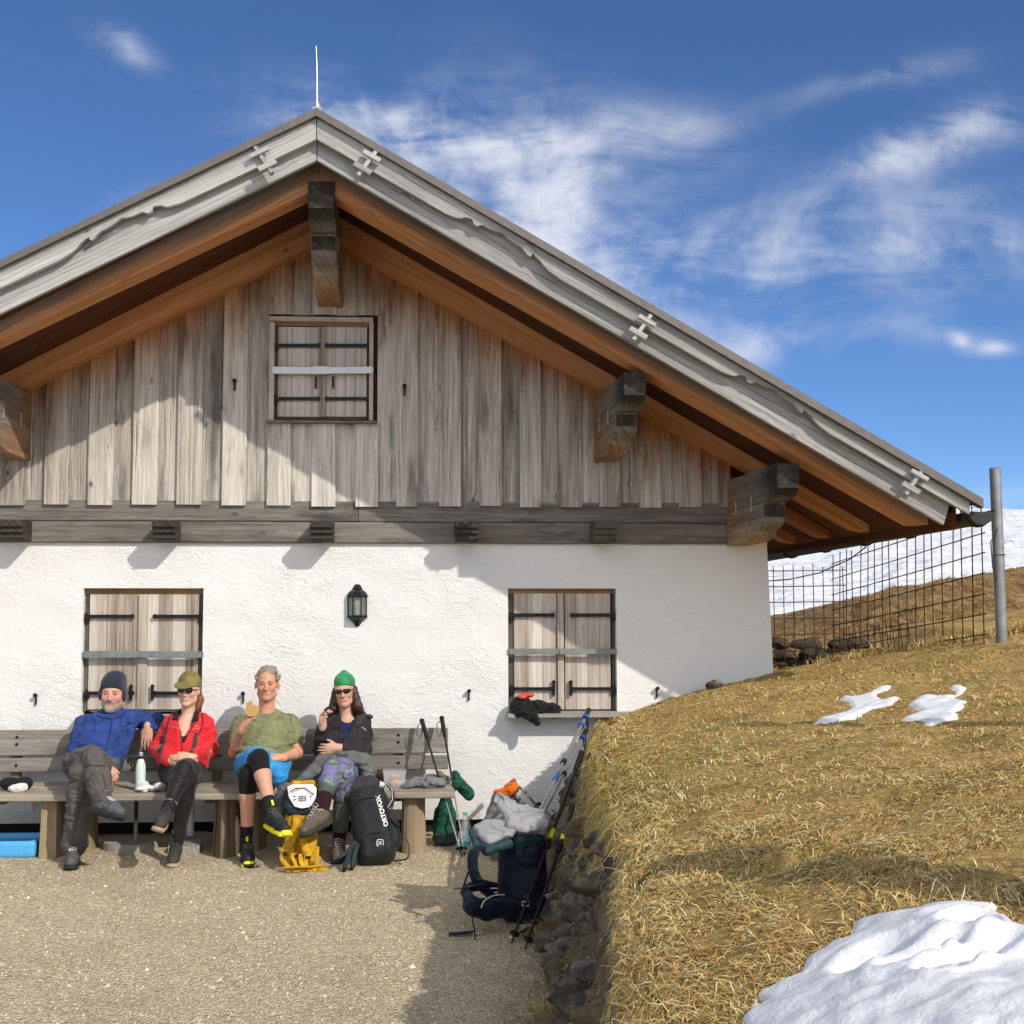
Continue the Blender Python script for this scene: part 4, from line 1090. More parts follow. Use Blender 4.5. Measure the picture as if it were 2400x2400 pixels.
def snow_obj(name, pl, big, mat, step):
    xs = np.arange(min(p[0] for p in pl)-.1, max(p[0] for p in pl)+.1, step); ys = np.arange(min(p[1] for p in pl)-.1, max(p[1] for p in pl)+.1, step)
    Xg, Yg = np.meshgrid(xs, ys, indexing='ij'); F = poly_sdf(Xg, Yg, pl)+(.030 if big else .012 if pl is not PD else 0)*fbm(Xg*7, Yg*7, 0*Xg, 3)
    Zg = bank_z(Xg, Yg)+snow_thick(Xg, Yg, F, big)
    V = np.stack([Xg.ravel(), Yg.ravel(), Zg.ravel()], 1); ny = len(ys)
    i, j = np.meshgrid(np.arange(len(xs)-1), np.arange(ny-1), indexing='ij'); b = (i*ny+j).ravel()
    Fq = np.stack([b, b+ny, b+ny+1, b+1], 1); keep = F.ravel()[Fq].max(1) > -.03; Fq = Fq[keep]
    used = np.unique(Fq); mp = np.full(len(V), -1); mp[used] = np.arange(len(used))
    return info(link(name, mesh_np(name, V[used], mp[Fq]), mat), kind='structure')
snow_obj('snow_patch', PA, False, M['snow_patch'], .012); snow_obj('snow_patch', PB, False, M['snow_patch'], .012)
snow_obj('snow_drift', PC, True, M['snow_near'], .011)
if len(PD) > 3: snow_obj('snow_patch', PD, False, M['snow_patch'], .01)

# ================================================================ dry grass
def blades(name, P0, hdir, elev, L, wd, col, bend, label):
    n = len(P0); RSg = np.random.RandomState(5)
    ch, sh_ = np.cos(hdir), np.sin(hdir)
    side = np.stack([-sh_, ch, (RSg.rand(n)-.5)*.8], 1)
    def pt(s_, el): return np.stack([ch*np.cos(el)*s_, sh_*np.cos(el)*s_, np.sin(el)*s_], 1)
    m1 = P0+pt(L*.5, elev); tip = m1+pt(L*.5, elev-bend)+side*(L*(RSg.rand(n)-.5)*.35)[:, None]
    w_ = wd[:, None]*side
    V = np.stack([P0-w_*.5, P0+w_*.5, m1-w_*.42, m1+w_*.42, tip], 1).reshape(-1, 3)
    tri = np.array([[0, 1, 3], [0, 3, 2], [2, 3, 4]]); Fq = (np.arange(n)[:, None, None]*5+tri[None]).reshape(-1, 3)
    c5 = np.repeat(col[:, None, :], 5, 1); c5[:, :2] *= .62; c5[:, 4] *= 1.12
    return info(link(name, mesh_np(name, V, Fq, np.clip(c5.reshape(-1, 3), 0, 1), smooth=True), M['blade']), label, 'grass', kind='stuff')
def palette(X, Y, n, RSg):
    pal = np.array([[.92, .70, .30], [.80, .55, .19], [.96, .83, .50], [.60, .34, .11], [.46, .41, .11], [.27, .28, .065], [.25, .145, .055]])
    base = np.tile(np.array([.24, .28, .17, .15, .05, .02, .09]), (n, 1))
    g = fbm(X*1.1+3, Y*1.1, X*0+6, 3); green = np.clip((g-.02)*3.5, 0, 1)+np.clip(1-np.abs(Y+3.1)/1.8, 0, 1)*np.clip(1.4-(X-edge_x(Y)), 0, 1)*.7
    br = np.clip(fbm(X*1.9, Y*1.9, X*0+2, 3)*3, 0, 1)+np.clip((X-edge_x(Y)-1.1)*.55, 0, .6)
    base[:, 4] += .50*green; base[:, 5] += .22*green; base[:, 3] += .20*br; base[:, 6] += .08*br; base[:, 1] += .2*br
    base /= base.sum(1, keepdims=True); cum = base.cumsum(1)
    idx = (RSg.rand(n)[:, None] > cum).sum(1).clip(0, 6)
    return pal[idx]*(.75+.5*RSg.rand(n, 1))
def turf_blades():
    RSg = np.random.RandomState(21); n = 760000
    d = 1.35*(9.9/1.35)**(RSg.rand(n)**.92); uu = RSg.rand(n)*.64
    Y = d-DIST; X = uu*d; ex = edge_x(Y)
    # near the edge more tufts
    mv = RSg.rand(n) < .16; X = np.where(mv, ex+np.abs(RSg.randn(n))*.10, X)
    cl = fbm(X*9, Y*9, X*0+9, 2)
    ok = (X > ex-.02) & (Y < .72) & ~((X < cR.x+.12) & (Y > -.03)) & (snow_field_val(X, Y) < .004) & (RSg.rand(n) < .55+cl*1.2)
    X, Y, d, cl = X[ok], Y[ok], d[ok], cl[ok]; n = len(X); ex = edge_x(Y)
    Z = bank_z(X, Y)-.004
    near_edge = np.exp(-((X-ex)/.10)**2)
    tuft = np.clip(fbm(X*3.3, Y*3.3, X*0+4, 2)*2.2, 0, 1)
    L = (.022+.032*RSg.rand(n)**1.5)*(.95+.9*near_edge+.35*tuft)*np.where(RSg.rand(n) < .05, 1.8, 1)
    el = np.where(RSg.rand(n) < .86, RSg.rand(n)*.30, .25+RSg.rand(n)*.65)
    flow = fbm(X*2.2, Y*2.2, X*0+12, 2)*4.0+math.pi*.9
    hd = flow+RSg.randn(n)*1.15; hd = np.where(near_edge > RSg.rand(n), math.pi+RSg.randn(n)*.7, hd)
    bend = .25+RSg.rand(n)*.9+near_edge*.9
    wd = (.0011+.00062*d)*(.7+.6*RSg.rand(n))
    col = palette(X, Y, n, RSg)
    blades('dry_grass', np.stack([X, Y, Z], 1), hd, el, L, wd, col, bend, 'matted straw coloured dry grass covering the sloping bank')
turf_blades()
def hanging():
    RSg = np.random.RandomState(8); n = 95000
    Y = -8.2+9.0*RSg.rand(n)**.8; Y = Y[(Y < -.02)]; n = len(Y)
    c = fbm(Y*3.5, Y*0, Y*0+1, 2); keep = RSg.rand(n) < .55+c*1.3; Y = Y[keep]; n = len(Y)
    fr = np.abs(RSg.randn(n))*.11; lowt = (fbm(Y*5+3, Y*0, Y*0+8, 2) > .12) & (RSg.rand(n) < .40); fr = np.where(lowt, .15+.75*RSg.rand(n), fr); ex = edge_x(Y); fx0 = foot_x(Y)
    X = ex-.02-(ex-fx0)*fr*.9; Z = .80-fr*.8+.02*RSg.randn(n)
    L = (.035+.075*RSg.rand(n)**1.4)*np.clip((Y+DIST)/5.5, .55, 1.1); d = Y+DIST
    col = palette(X, Y, n, RSg)*.95
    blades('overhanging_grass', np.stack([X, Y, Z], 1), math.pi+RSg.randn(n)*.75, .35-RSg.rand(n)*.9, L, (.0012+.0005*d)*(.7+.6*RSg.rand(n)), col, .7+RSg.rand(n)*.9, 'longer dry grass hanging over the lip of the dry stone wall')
hanging()
def crest():
    RSg = np.random.RandomState(18); n = 26000
    X = cR.x+.02+RSg.rand(n)*4.5; Y = .30+RSg.rand(n)*.75
    c = fbm(X*2.5, Y*2.5, X*0+1, 2); k = RSg.rand(n) < .5+c*1.2; X, Y = X[k], Y[k]; n = len(X); Z = bank_z(X, Y)-.01
    tall = np.clip((X-3.2)/1.2, 0, 1)
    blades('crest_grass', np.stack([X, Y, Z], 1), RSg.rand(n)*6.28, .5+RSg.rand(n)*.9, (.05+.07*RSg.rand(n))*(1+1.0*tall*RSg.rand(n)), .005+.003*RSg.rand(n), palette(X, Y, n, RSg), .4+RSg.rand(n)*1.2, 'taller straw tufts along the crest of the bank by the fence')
    n = 34000; X = 2.9+RSg.rand(n)*9; Y = 4.3+RSg.rand(n)**1.6*4.5; c = fbm(X*1.6, Y*1.6, X*0+8, 3); k = RSg.rand(n) < .5+c*1.4; X, Y = X[k], Y[k]; n = len(X)
    blades('meadow_grass', np.stack([X, Y, meadow_z(X, Y)-.02], 1), math.pi*1.5+RSg.randn(n)*1.0, .2+RSg.rand(n)*.8, .04+.08*RSg.rand(n), .008+.006*RSg.rand(n), palette(X*.3, Y, n, RSg)*np.array([.85, .74, .62]), .4+RSg.rand(n)*1.2, 'brown tufted meadow grass on the slope beyond the wire mesh')
crest()

# ================================================================ dry-stone wall that holds the bank
def ico(n=3):
    bm = bmesh.new(); bmesh.ops.create_icosphere(bm, subdivisions=n, radius=1.0)
    V = np.array([v.co[:] for v in bm.verts]); Fq = np.array([[v.index for v in f.verts] for f in bm.faces]); bm.free(); return V, Fq
ICO3 = ico(3); ICO2 = ico(2)
def rock_arrays(c, size, seed, base=None, rough=.28):
    V, Fq = base or ICO3; rs = np.random.RandomState(seed)
    V = V.copy(); o_ = rs.rand(3)*40
    # facet the stone by clipping with random planes, then roughen
    for _ in range(14):
        nrm = rs.randn(3); nrm /= np.linalg.norm(nrm); off = .62+.25*rs.rand(); dd = V@nrm; V = V-np.maximum(dd-off, 0)[:, None]*nrm*.9
    nz = fbm(V[:, 0]*1.6+o_[0], V[:, 1]*1.6+o_[1], V[:, 2]*1.6+o_[2], 4)
    V = V*(1+rough*nz)[:, None]
    a = rs.rand()*6.28; ca, sa = math.cos(a), math.sin(a); b = (rs.rand()-.5)*.9; cb, sb = math.cos(b), math.sin(b)
    V = V*np.array(size)
    V = np.stack([V[:, 0], V[:, 1]*cb-V[:, 2]*sb, V[:, 1]*sb+V[:, 2]*cb], 1)
    return V+np.array(c), Fq
def stone_wall():
    wallo = empty('dry_stone_wall', (.9, -3, 0), 'rough dry stone retaining wall in shade below the grass bank', 'stone wall')
    Vs, Fs = [], []; nv = 0; rs = np.random.RandomState(4); seed = 0
    zz_ = .05
    while zz_ < .80:
        rowh = .09+.09*rs.rand(); yy = .35
        while yy > -9.6:
            ln = .10+.16*rs.rand()**1.3; hh = rowh*(.75+.5*rs.rand()); f = (zz_+.02*rs.randn())/.80
            xx = foot_x(yy)+(edge_x(yy)-foot_x(yy))*f**1.25+.02*rs.randn()+.085
            V, Fq = rock_arrays((xx, yy-ln*.5, zz_), (.13+.05*rs.rand(), ln*.54, hh*.58), seed, None, .40); seed += 1
            Vs.append(V); Fs.append(Fq+nv); nv += len(V); yy -= ln*1.02
        zz_ += rowh*.92
    link('stones', mesh_np('stones', np.concatenate(Vs), np.concatenate(Fs), smooth=False), M['stone'], wallo)
    ys = np.linspace(.4, -9.8, 160); zs = np.linspace(-.05, .83, 26)
    Yg, Zg = np.meshgrid(ys, zs, indexing='ij'); Xg = foot_x(Yg)+(edge_x(Yg)-foot_x(Yg))*np.clip(Zg/.8, 0, 1)**1.25+.085-.05*np.clip((Zg-.68)/.1, 0, 1)+.045*fbm(Yg*6, Zg*6, 0*Yg, 4)
    V = np.stack([Xg.ravel(), Yg.ravel(), Zg.ravel()], 1); nz = len(zs)
    i, j = np.meshgrid(np.arange(len(ys)-1), np.arange(nz-1), indexing='ij'); b = (i*nz+j).ravel()
    link('earth_backing', mesh_np('earth_backing', V, np.stack([b, b+nz, b+nz+1, b+1], 1)), M['soil'], wallo)
stone_wall()
# pebbles and soil clumps fallen at the foot
def tuft_low():
    RSg = np.random.RandomState(3); n = 9000; Y = -7+7*RSg.rand(n); c = fbm(Y*4, Y*0, Y*0+5, 2); k = RSg.rand(n) < .25+c*1.6; Y = Y[k]; n = len(Y)
    X = foot_x(Y)-.02+RSg.randn(n)*.05; d = Y+DIST
    blades('foot_grass', np.stack([X, Y, Y*0-.0], 1), math.pi+RSg.randn(n)*.9, .5+RSg.rand(n)*.9, .04+.08*RSg.rand(n), .0012+.0005*d, palette(X, Y, n, RSg)*.8, .5+RSg.rand(n), 'sparse dry grass sprouting at the foot of the stone wall')
tuft_low()
# retaining wall beyond the path
def back_wall():
    Vs, Fs = [], []; nv = 0; rs = np.random.RandomState(14); seed = 900
    for zz_ in np.arange(.80, 1.30, .11):
        xx = 2.9
        while xx < 5.2:
            ln = .16+.2*rs.rand(); V, Fq = rock_arrays((xx, 4.22+.05*rs.randn(), zz_), (ln*.58, .14, .075), seed, ICO2); seed += 1
            Vs.append(V); Fs.append(Fq+nv); nv += len(V); xx += ln
    o = link('back_retaining_wall', mesh_np('back_retaining_wall', np.concatenate(Vs), np.concatenate(Fs), smooth=False), M['soil'])  # dark soil material on these stones stands in for deep shade
    info(o, 'dark low stone wall behind the wire mesh under the brown meadow', 'stone wall')
back_wall()
# loose stones by the house wall
for (px, py, t_, sz, lab) in ((1677, 1607, .18, (.075, .06, .05), 'pale round stone on the crest of the bank against the white wall'),
                              (1573, 1648, .22, (.10, .07, .030), 'flat grey stone lying on top of another at the bank edge by the house'),
                              (1545, 1660, .26, (.08, .07, .028), 'dark flat stone underneath the paler flat one at the bank edge')):
    c = T(px, py, t_); V, Fq = rock_arrays(c, sz, int(px), ICO3, .12)
    info(link('stone', mesh_np('stone', V, Fq), M['stone']), lab, 'stone')
# straw stalks
st_ = MB()
# ================================================================ steel mesh fence and pole
def wiregrid(label, O, ux, uz, nx, nz, sx, sz, r, jitter=.0, extra_top=.05, cross=None):
    mb = MB(); rr = random.Random(5)
    for i in range(nx+1):
        x = i*sx; j = rr.uniform(-jitter, jitter)
        mb.tube([O+ux*x+uz*(-.05), O+ux*(x+j*.3)+uz*(nz*sz*.5), O+ux*(x+j)+uz*(nz*sz+extra_top*rr.uniform(.6, 1.4))], r, 5)
    for k in range(nz+1):
        z = k*sz
        mb.tube([O+ux*(-.03)+uz*z, O+ux*(nx*sx*.5)+uz*(z-.008*rr.random()), O+ux*(nx*sx+.03)+uz*(z+.01*rr.random())], r, 5)
    return info(mb.build('mesh_panel', M['rebar']), label, 'wire mesh', 'rusty reinforcing mesh panels of the fence')
f0 = W(1790, 1590, 2.5); f1 = W(1985, 1590, 2.5)
wiregrid('straight rusty mesh panel standing next to the house corner', Vector((cRb.x+.32, 2.5, .92)), Vector((1, 0, 0)), Vector((0, 0, 1)), 12, 7, .098, .155, .0048, .0)
a0 = Vector((4.22, 2.45, 1.02)); a1 = Vector((4.36, -.30, 1.30)); ud = (a1-a0).normalized()
wiregrid('tall leaning mesh panel stretching from the corner up to the steel pole', a0, ud, Vector((.02, 0, 1)).normalized(), 18, 7, .152, .15, .0050, .03, .07)
b0 = Vector((4.30, 2.3, 1.05)); wiregrid('low rusty mesh offcut leaning inside the tall panel', b0, ud, Vector((-.10, 0, 1)).normalized(), 10, 3, .13, .11, .0045, .03, .06)
mb = MB(); mb.tube([Vector((cRb.x+.05, 2.3, .80+.18)), Vector((4.5, 2.3, 1.0))], .012, 6); mb.build('x', M['rebar'])
info(COL.objects['x'], 'thin steel bar lying across the foot of the mesh beside the house', 'steel bar'); COL.objects['x'].name = 'steel_bar'
mb = MB(); pb, pt_ = T(2350, 1545, .3), T(2332, 1100, .3); mb.tube([pb+Vector((0, 0, -.3)), pb, pt_], .040, 18); mb.lathe(pt_, [(.0405, -.01), (.0405, .004), (.03, .012)], 18)
pole = mb.build('fence_pole', M['pole']); info(pole, 'thick galvanised steel pole at the right end of the wire mesh', 'pole')
mb = MB()
for py in (1305,): c = T(2342, py, .3); mb.tube([c+Vector((.044*math.cos(k*.7), .044*math.sin(k*.7), .002*k)) for k in range(10)], .004, 5)
mb.build('wire_tie', M['rebar'], pole)
mb = MB(); pts = [T(2340, 1380, .3), T(2325, 1330, .3)+Vector((-.02, -.05, 0)), T(2322, 1270, .32), T(2338, 1240, .34)]
mb.tube(pts, .005, 5); info(mb.build('loose_cable', M['rebar']), 'thin dark cable looped beside the galvanised pole', 'cable')
mb = MB(); pts = [W(1797, 1362, 2.6)+Vector((.0, 0, 0)), W(1850, 1358, 2.5), W(1920, 1343, 2.2), W(1990, 1312, 1.6), W(2030, 1282, 1.0)]
mb.tube(pts, .006, 5); info(mb.build('hanging_wire', M['rebar']), 'sagging wire hanging from the eave gutter to the mesh fence', 'wire')
# rails outside the picture on the right whose shadows cross the bank
rl = []
for (p1, p2, k1, k2, r) in (((1640, 2012), (2352, 2092), 1.2, 1.2, .068), ((1690, 1703), (2352, 1692), 1.7, 1.7, .034)):
    A_, B_ = bank_hit(*p1), bank_hit(*p2); L_ = Vector((.835, -1.0, .95)); a_, b_ = A_+L_*k1, B_+L_*k2; dd = b_-a_; rl.append((a_-dd*.04, b_+dd*.5, r))
for (a_, b_, r), lab in zip(rl, ('lower slanting handrail casting the broad shadow over the bank', 'upper slender rail casting the thin shadow below the snow patches')):
    mb = MB(); mb.tube([a_, b_], r, 10); hr = mb.build('handrail', M['pole']); info(hr, lab, 'rail')
    mb = MB(); e_ = b_; mb.tube([e_, Vector((e_.x, e_.y, float(bank_z(e_.x, e_.y))-.1))], r*1.2, 10); mb.build('post', M['pole'], hr)
# ================================================================ bench
bench = empty('bench', T(500, 1850, .55), 'long weathered plank bench with grey backrest on split log stumps', 'bench')
sz = .42; bxl, bxr = -4.6, T(1063, 1850, .85).x
mb = MB()
for k, (t0, t1) in enumerate(((.26, .44), (.447, .64), (.647, .86))):
    mb.beam((bxl, -(t0+t1)/2, sz-.02), (bxr+(.004*k), -(t0+t1)/2, sz-.02), (0, 1, 0), (0, 0, 1), t1-t0, .042, seg=30, bev=.006)
mb.build('seat', M['seat'], bench)
xr_ = T(1050, 1750, .20).x
for (ya, yb) in ((1707, 1766), (1772, 1804)):
    za, zb_ = T(900, ya, .22).z, T(900, yb, .22).z
    mb = MB(); mb.beam((bxl, -.205, (za+zb_)/2), (xr_-.004*random.random(), -.205, (za+zb_)/2), (0, 1, 0), (0, 0, 1), .036, za-zb_, seg=30, bev=.005)
    bk = mb.build('backrest', M['bench'], bench)
    for px in (67, 935):
        for q in ((.27, .55) if za-zb_ > .14 else (.5,)):
            mb = MB(); mb.lathe((T(px, 0, .225).x if False else (px-925)/FOC*(DIST-.225), -.223, za-(za-zb_)*q), [(.011, 0), (.010, .004), (.004, .006)], 14, axis=(0, -1, 0)); mb.build('bolt', M['black_iron'], bk)
for px in (67, 520, 935):
    x_ = (px-925)/FOC*(DIST-.17); mb = MB(); mb.beam((x_, -.165, .30), (x_, -.165, .70), (1, 0, 0), (0, 1, 0), .07, .042); mb.beam((x_, -.03, .33), (x_, -.50, .33), (1, 0, 0), (0, 0, 1), .07, .05); mb.build('back_post', M['stump'], bench)
def stump(x0, x1, t0, t1, half=None):
    mb = MB(); seg = 22; xm, ym = (x0+x1)/2, -(t0+t1)/2; rx, ry = (x1-x0)/2, (t1-t0)/2; vs, fs, uvs = [], [], []; rs = random.Random(int(x0*100)); o_ = rs.uniform(0, 20)
    lv = [-.05, .04, .14, .26, .378]
    rad = [1+.10*rs.uniform(-1, 1) for _ in range(seg)]
    for j, z in enumerate(lv):
        fl = 1.10-.12*min(1, z/.25)
        for k in range(seg):
            a = 2*math.pi*k/seg; c_, s_ = math.cos(a), math.sin(a)
            ex = .80; q = (abs(c_)**ex*(1 if c_ > 0 else -1), abs(s_)**ex*(1 if s_ > 0 else -1))
            vs.append((xm+rx*q[0]*rad[k]*fl*.95, ym+ry*q[1]*rad[k]*fl*.95, z))
    per = 2*math.pi*(rx+ry)/2/seg*1.1
    for j in range(len(lv)-1):
        for k in range(seg):
            m_ = (k+1) % seg; fs.append((j*seg+k, j*seg+m_, (j+1)*seg+m_, (j+1)*seg+k)); uvs.append([(o_+lv[j], o_+per*k), (o_+lv[j], o_+per*(k+1)), (o_+lv[j+1], o_+per*(k+1)), (o_+lv[j+1], o_+per*k)])
    e = (len(lv)-1)*seg; fs.append(tuple(e+k for k in range(seg))); uvs.append([(0, 0)]*seg)
    mb.add(vs, fs, uvs, rs.random(), smooth=True); return mb.build('stump', M['stump'], bench)
def SX(a, b, t): return ((a-925)/FOC*(DIST-t), (b-925)/FOC*(DIST-t))
for a, b, t0, t1 in ((112, 165, .48, .80), (190, 240, .34, .60), (508, 566, .48, .82), (584, 626, .34, .62), (940, 1000, .46, .80)):
    x0, x1 = SX(a, b, t1); stump(x0, x1, t0, t1)
# things under and beside the bench that belong to the yard
def disc(px, py, t, rx, ry, h, name, label, cat, mat):
    c = T(px, py, t); c.z = 0; mb = MB(); mb.lathe((c.x, c.y, -.02), [(rx*1.02, 0), (rx, h*.6+.02), (rx*.985, h+.02), (rx*.8, h+.022)], 40); o = mb.build(name, mat); info(o, label, cat); return o
disc(308, 1955, .46, .185, .185, .050, 'concrete_cover', 'round concrete shaft cover with black pipe stub under the bench', 'shaft cover', M['concrete'])
disc(450, 1955, .34, .165, .165, .055, 'concrete_cover', 'round concrete shaft cover with white pipe under the bench', 'shaft cover', M['concrete'])
mb = MB(); mb.box((T(398, 1965, .60).x, -.66, -.01), (T(470, 1965, .60).x, -.50, .045)); info(mb.build('concrete_block', M['concrete']), 'rough low concrete block behind the dark boots', 'concrete block')
m, t = newmat('black_muddy_pipe'); oc = t.n('ShaderNodeTexCoord').outputs['Object']; z_ = t.xyz(oc)[2]
f = t.mapr(t.math('ADD', z_, t.math('MULTIPLY', t.noise(oc, 25, 4), .12)), .20, .26); t.principled(Base_Color=t.mix(f, (.42, .31, .22), (.012, .012, .012)), Roughness=.7)
mb = MB(); p = T(318, 1955, .46); mb.tube([(p.x, p.y, .02), (p.x, p.y, .315)], .0135, 14); info(mb.build('drain_pipe', m), 'short black pipe smeared with mud standing on the shaft cover', 'pipe')
mb = MB(); p = T(446, 1950, .34); mb.tube([(p.x, p.y, .02), (p.x, p.y, .25), (p.x, p.y, .32)], [.026, .026, .024], 18); info(mb.build('vent_pipe', plain('white_plastic_pipe', (.72, .72, .70), .5, var=.06)), 'white plastic pipe rising behind the dark boots under the bench', 'pipe')
mb = MB(); pp = [T(479, 1865, .30), T(478, 1876, .30), T(470, 1888, .30), T(459, 1894, .30)]; mb.tube(pp, [.004, .010, .010, .003], 8); info(mb.build('plastic_strip', plain('white_plastic_strip', (.8, .8, .8), .5)), 'curved white plastic strip dangling under the bench', 'strip')
mb = MB(); a, b = T(20, 1867, .10), T(76, 1900, .10); a.z, b.z = T(0, 1867, .10).z, T(0, 1900, .10).z
info((lambda: (mb.box((a.x, -.11, b.z), (b.x, -.09, a.z)), mb.build('white_board', plain('white_board_paint', (.85, .85, .83), .7, var=.03)))[1])(), 'white board leaning on the wall below the left end of the bench', 'board')
# blue plastic tray at the left edge
S = SDF(); c = T(68, 1975, .62); c.z = .055; S.box(c+V3b((-.18, 0, 0)) if False else c+Vector((-.17, 0, 0)), (.26, .17, .058), .03, k=.01); S.box(c+Vector((-.17, 0, .055)), (.23, .14, .045), .03, k=.006, sub=True)
info(sdf_obj('plastic_tub', S, plain('sky_blue_plastic', (.10, .42, .78), .35, 0, 30, .1, var=.08), None, .008), 'shallow sky blue plastic tub under the left end of the bench', 'tub')
S = SDF(); c = T(58, 1830, .62); c.z = sz+.045; S.ell(c, (.055, .06, .045), k=.02); S.ell(c+Vector((-.10, 0, 0)), (.07, .06, .043), k=.03)
cap_ = sdf_obj('baseball_cap', S, fabric('black_cap', (.014, .014, .018), .4), None, .006, None); info(cap_, 'black cap lying on the bench at the left edge', 'cap')
S = SDF(); c = T(56, 1832, .72); c.z = sz+.03; S.ell(c, (.030, .02, .032), k=.02); S.ell(c+Vector((-.05, 0, -.005)), (.05, .025, .028), k=.03); info(sdf_obj('paper_tissue', S, plain('white_paper', (.75, .70, .64), .8), None, .005, lambda x, y, z: .008*fbm(x*40, y*40, z*40, 2)), 'crumpled white tissue in front of the black cap', 'tissue')
# ================================================================ people on the bench
def skin_mat(name):
    m, t = newmat(name)
    cc = t.n('ShaderNodeAttribute', attribute_name='Col').outputs['Color']; oc = t.n('ShaderNodeTexCoord').outputs['Object']
    f = t.noise(oc, 60, 4); c = t.mix(t.mapr(f, .35, .7, 0, .25), cc, (.50, .20, .13))
    t.principled(Base_Color=c, Roughness=.5, Normal=t.bump(t.noise(oc, 260, 3), .15, .001), Subsurface_Weight=.12, Subsurface_Radius=(.012, .004, .002), Specular_IOR_Level=.4); return m
M['skin'] = skin_mat('skin')
M['eye'] = plain('dark_eye', (.02, .014, .01), .25, 0, 20, 0)
M['teeth'] = plain('teeth', (.75, .72, .65), .3, 0, 20, 0)
M['sunglass'] = plain('black_lenses', (.006, .006, .007), .12, 0, 20, 0, coat=.4)
M['sock_black'] = fabric('black_sock', (.014, .014, .015), .2); M['lace'] = plain('pale_lace', (.48, .46, .42), .8)
M['yellow_tag'] = plain('yellow_rubber', (.83, .80, .03), .45, 0, 30, .1, var=.05)
V3 = Vector
def unit(v): return Vector(v).normalized()
def frame(fwd, up):
    """columns: image-right, backward, up"""
    u_ = unit(up); b = -unit(fwd); b = (b-u_*b.dot(u_)).normalized(); r = b.cross(u_).normalized()
    return Matrix((r, b, u_)).transposed()
def head(S, c, F_, s=1.0, jaw=1.0, k=.018):
    L_ = lambda x, y, z: c+F_ @ V3((x*s, y*s, z*s))
    S.ell(L_(0, .018, .032), (.075*s, .093*s, .095*s), F_, k=.02)
    S.ell(L_(0, -.014, -.032), (.060*s*jaw, .072*s, .082*s), F_, k=.03)
    S.cone(L_(-.044*jaw, .0, -.070), L_(-.012, -.058, -.098), .022*s, .018*s, .03); S.cone(L_(.044*jaw, .0, -.070), L_(.012, -.058, -.098), .022*s, .018*s, .03)
    S.ell(L_(0, -.066, -.100), (.021*s*jaw, .017*s, .016*s), F_, k=.02)
    for e in (-1, 1):
        S.ell(L_(e*.038*jaw, -.058, -.026), (.020*s, .020*s, .022*s), F_, k=.02)
        S.ell(L_(e*.031, -.104, .006), (.017*s, .020*s, .010*s), F_, k=.012, sub=True)
        S.ell(L_(e*.031, -.072, .004), (.014*s, .013*s, .010*s), F_, k=.004)
        S.ell(L_(e*.079*jaw, .012, -.012), (.010*s, .020*s, .031*s), F_, k=.008)
        S.ell(L_(e*.011, -.098, -.037), (.009*s, .010*s, .008*s), F_, k=.006)
        S.cone(L_(e*.014, -.080, .020), L_(e*.044, -.072, .021), .008*s, .007*s, .012)
    S.cone(L_(0, -.082, .010), L_(0, -.106, -.034), .0075*s, .0115*s, .008)
    S.cone(L_(-.020, -.080, -.062), L_(.020, -.080, -.062), .0065*s, .0065*s, .006); S.cone(L_(-.016, -.080, -.073), L_(.016, -.080, -.073), .007*s, .007*s, .006)
    return L_
def hand(S, wr, d, n, ts, curl=(.45, .6), s=1.0, spread=.06, thumb=None):
    d = unit(d); n = unit(n); n = (n-d*n.dot(d)).normalized(); w_ = d.cross(n)
    Mh = Matrix((w_, d, n)).transposed()
    S.ell(wr+d*.048*s, (.041*s, .052*s, .017*s), Mh, k=.012); S.cone(wr-d*.02, wr+d*.03*s, .026*s, .024*s, .02)
    ln = [.070, .079, .074, .058] if ts > 0 else [.058, .074, .079, .070]
    if ts > 0: ln = ln[::-1]
    for i in range(4):
        off = (-.030+.020*i)*s; b = wr+d*(.080+.006*(1-abs(i-1.5)))*s+w_*off
        a = off/.03*spread; l = ln[i]*s
        d1 = (d*math.cos(curl[0])+n*math.sin(curl[0])+w_*a).normalized(); d2 = (d*math.cos(sum(curl))+n*math.sin(sum(curl))+w_*a).normalized()
        p1 = b+d1*l*.55; p2 = p1+d2*l*.48
        S.cone(b-d*.03*s, b, .010*s, .0098*s, .006); S.cone(b, p1, .0096*s, .0086*s, .0025); S.cone(p1, p2, .0086*s, .0070*s, .0015)
    td = unit(d*.65+w_*ts*.62+n*.35) if thumb is None else unit(thumb)
    b = wr+d*.022*s+w_*ts*.026*s; p1 = b+td*.042*s; p2 = p1+unit(td*.6+d*.5+n*.15)*.032*s
    S.cone(b, p1, .0135*s, .0105*s, .010); S.cone(p1, p2, .0105*s, .0082*s, .003)
def torso(S, pel, neck, wid=.185, dep=.118, infl=0.0, shs=None, k=.05, belly=.0):
    up = unit(neck-pel); F_ = frame((0, -1, 0), up); ln = (neck-pel).length
    S.ell(pel+up*.02, (wid*.94+infl, dep+.01+infl, .11+infl), F_, k=k)
    S.ell(pel.lerp(neck, .36)+F_@V3((0, -belly*.5, 0)), (wid*.84+belly+infl, dep*.95+belly+infl, ln*.34+infl), F_, k=k)
    S.ell(pel.lerp(neck, .68), (wid*.92+infl, dep+infl, ln*.34+infl), F_, k=k)
    if shs:
        for s_ in shs: S.cone(pel.lerp(neck, .88), s_+V3((0, 0, -.026)), .052+infl, .048+infl, .05); S.cone(neck+V3((0, .012, .008)), s_.lerp(neck, .25)+V3((0, 0, -.004)), .042+infl, .034+infl, .05)
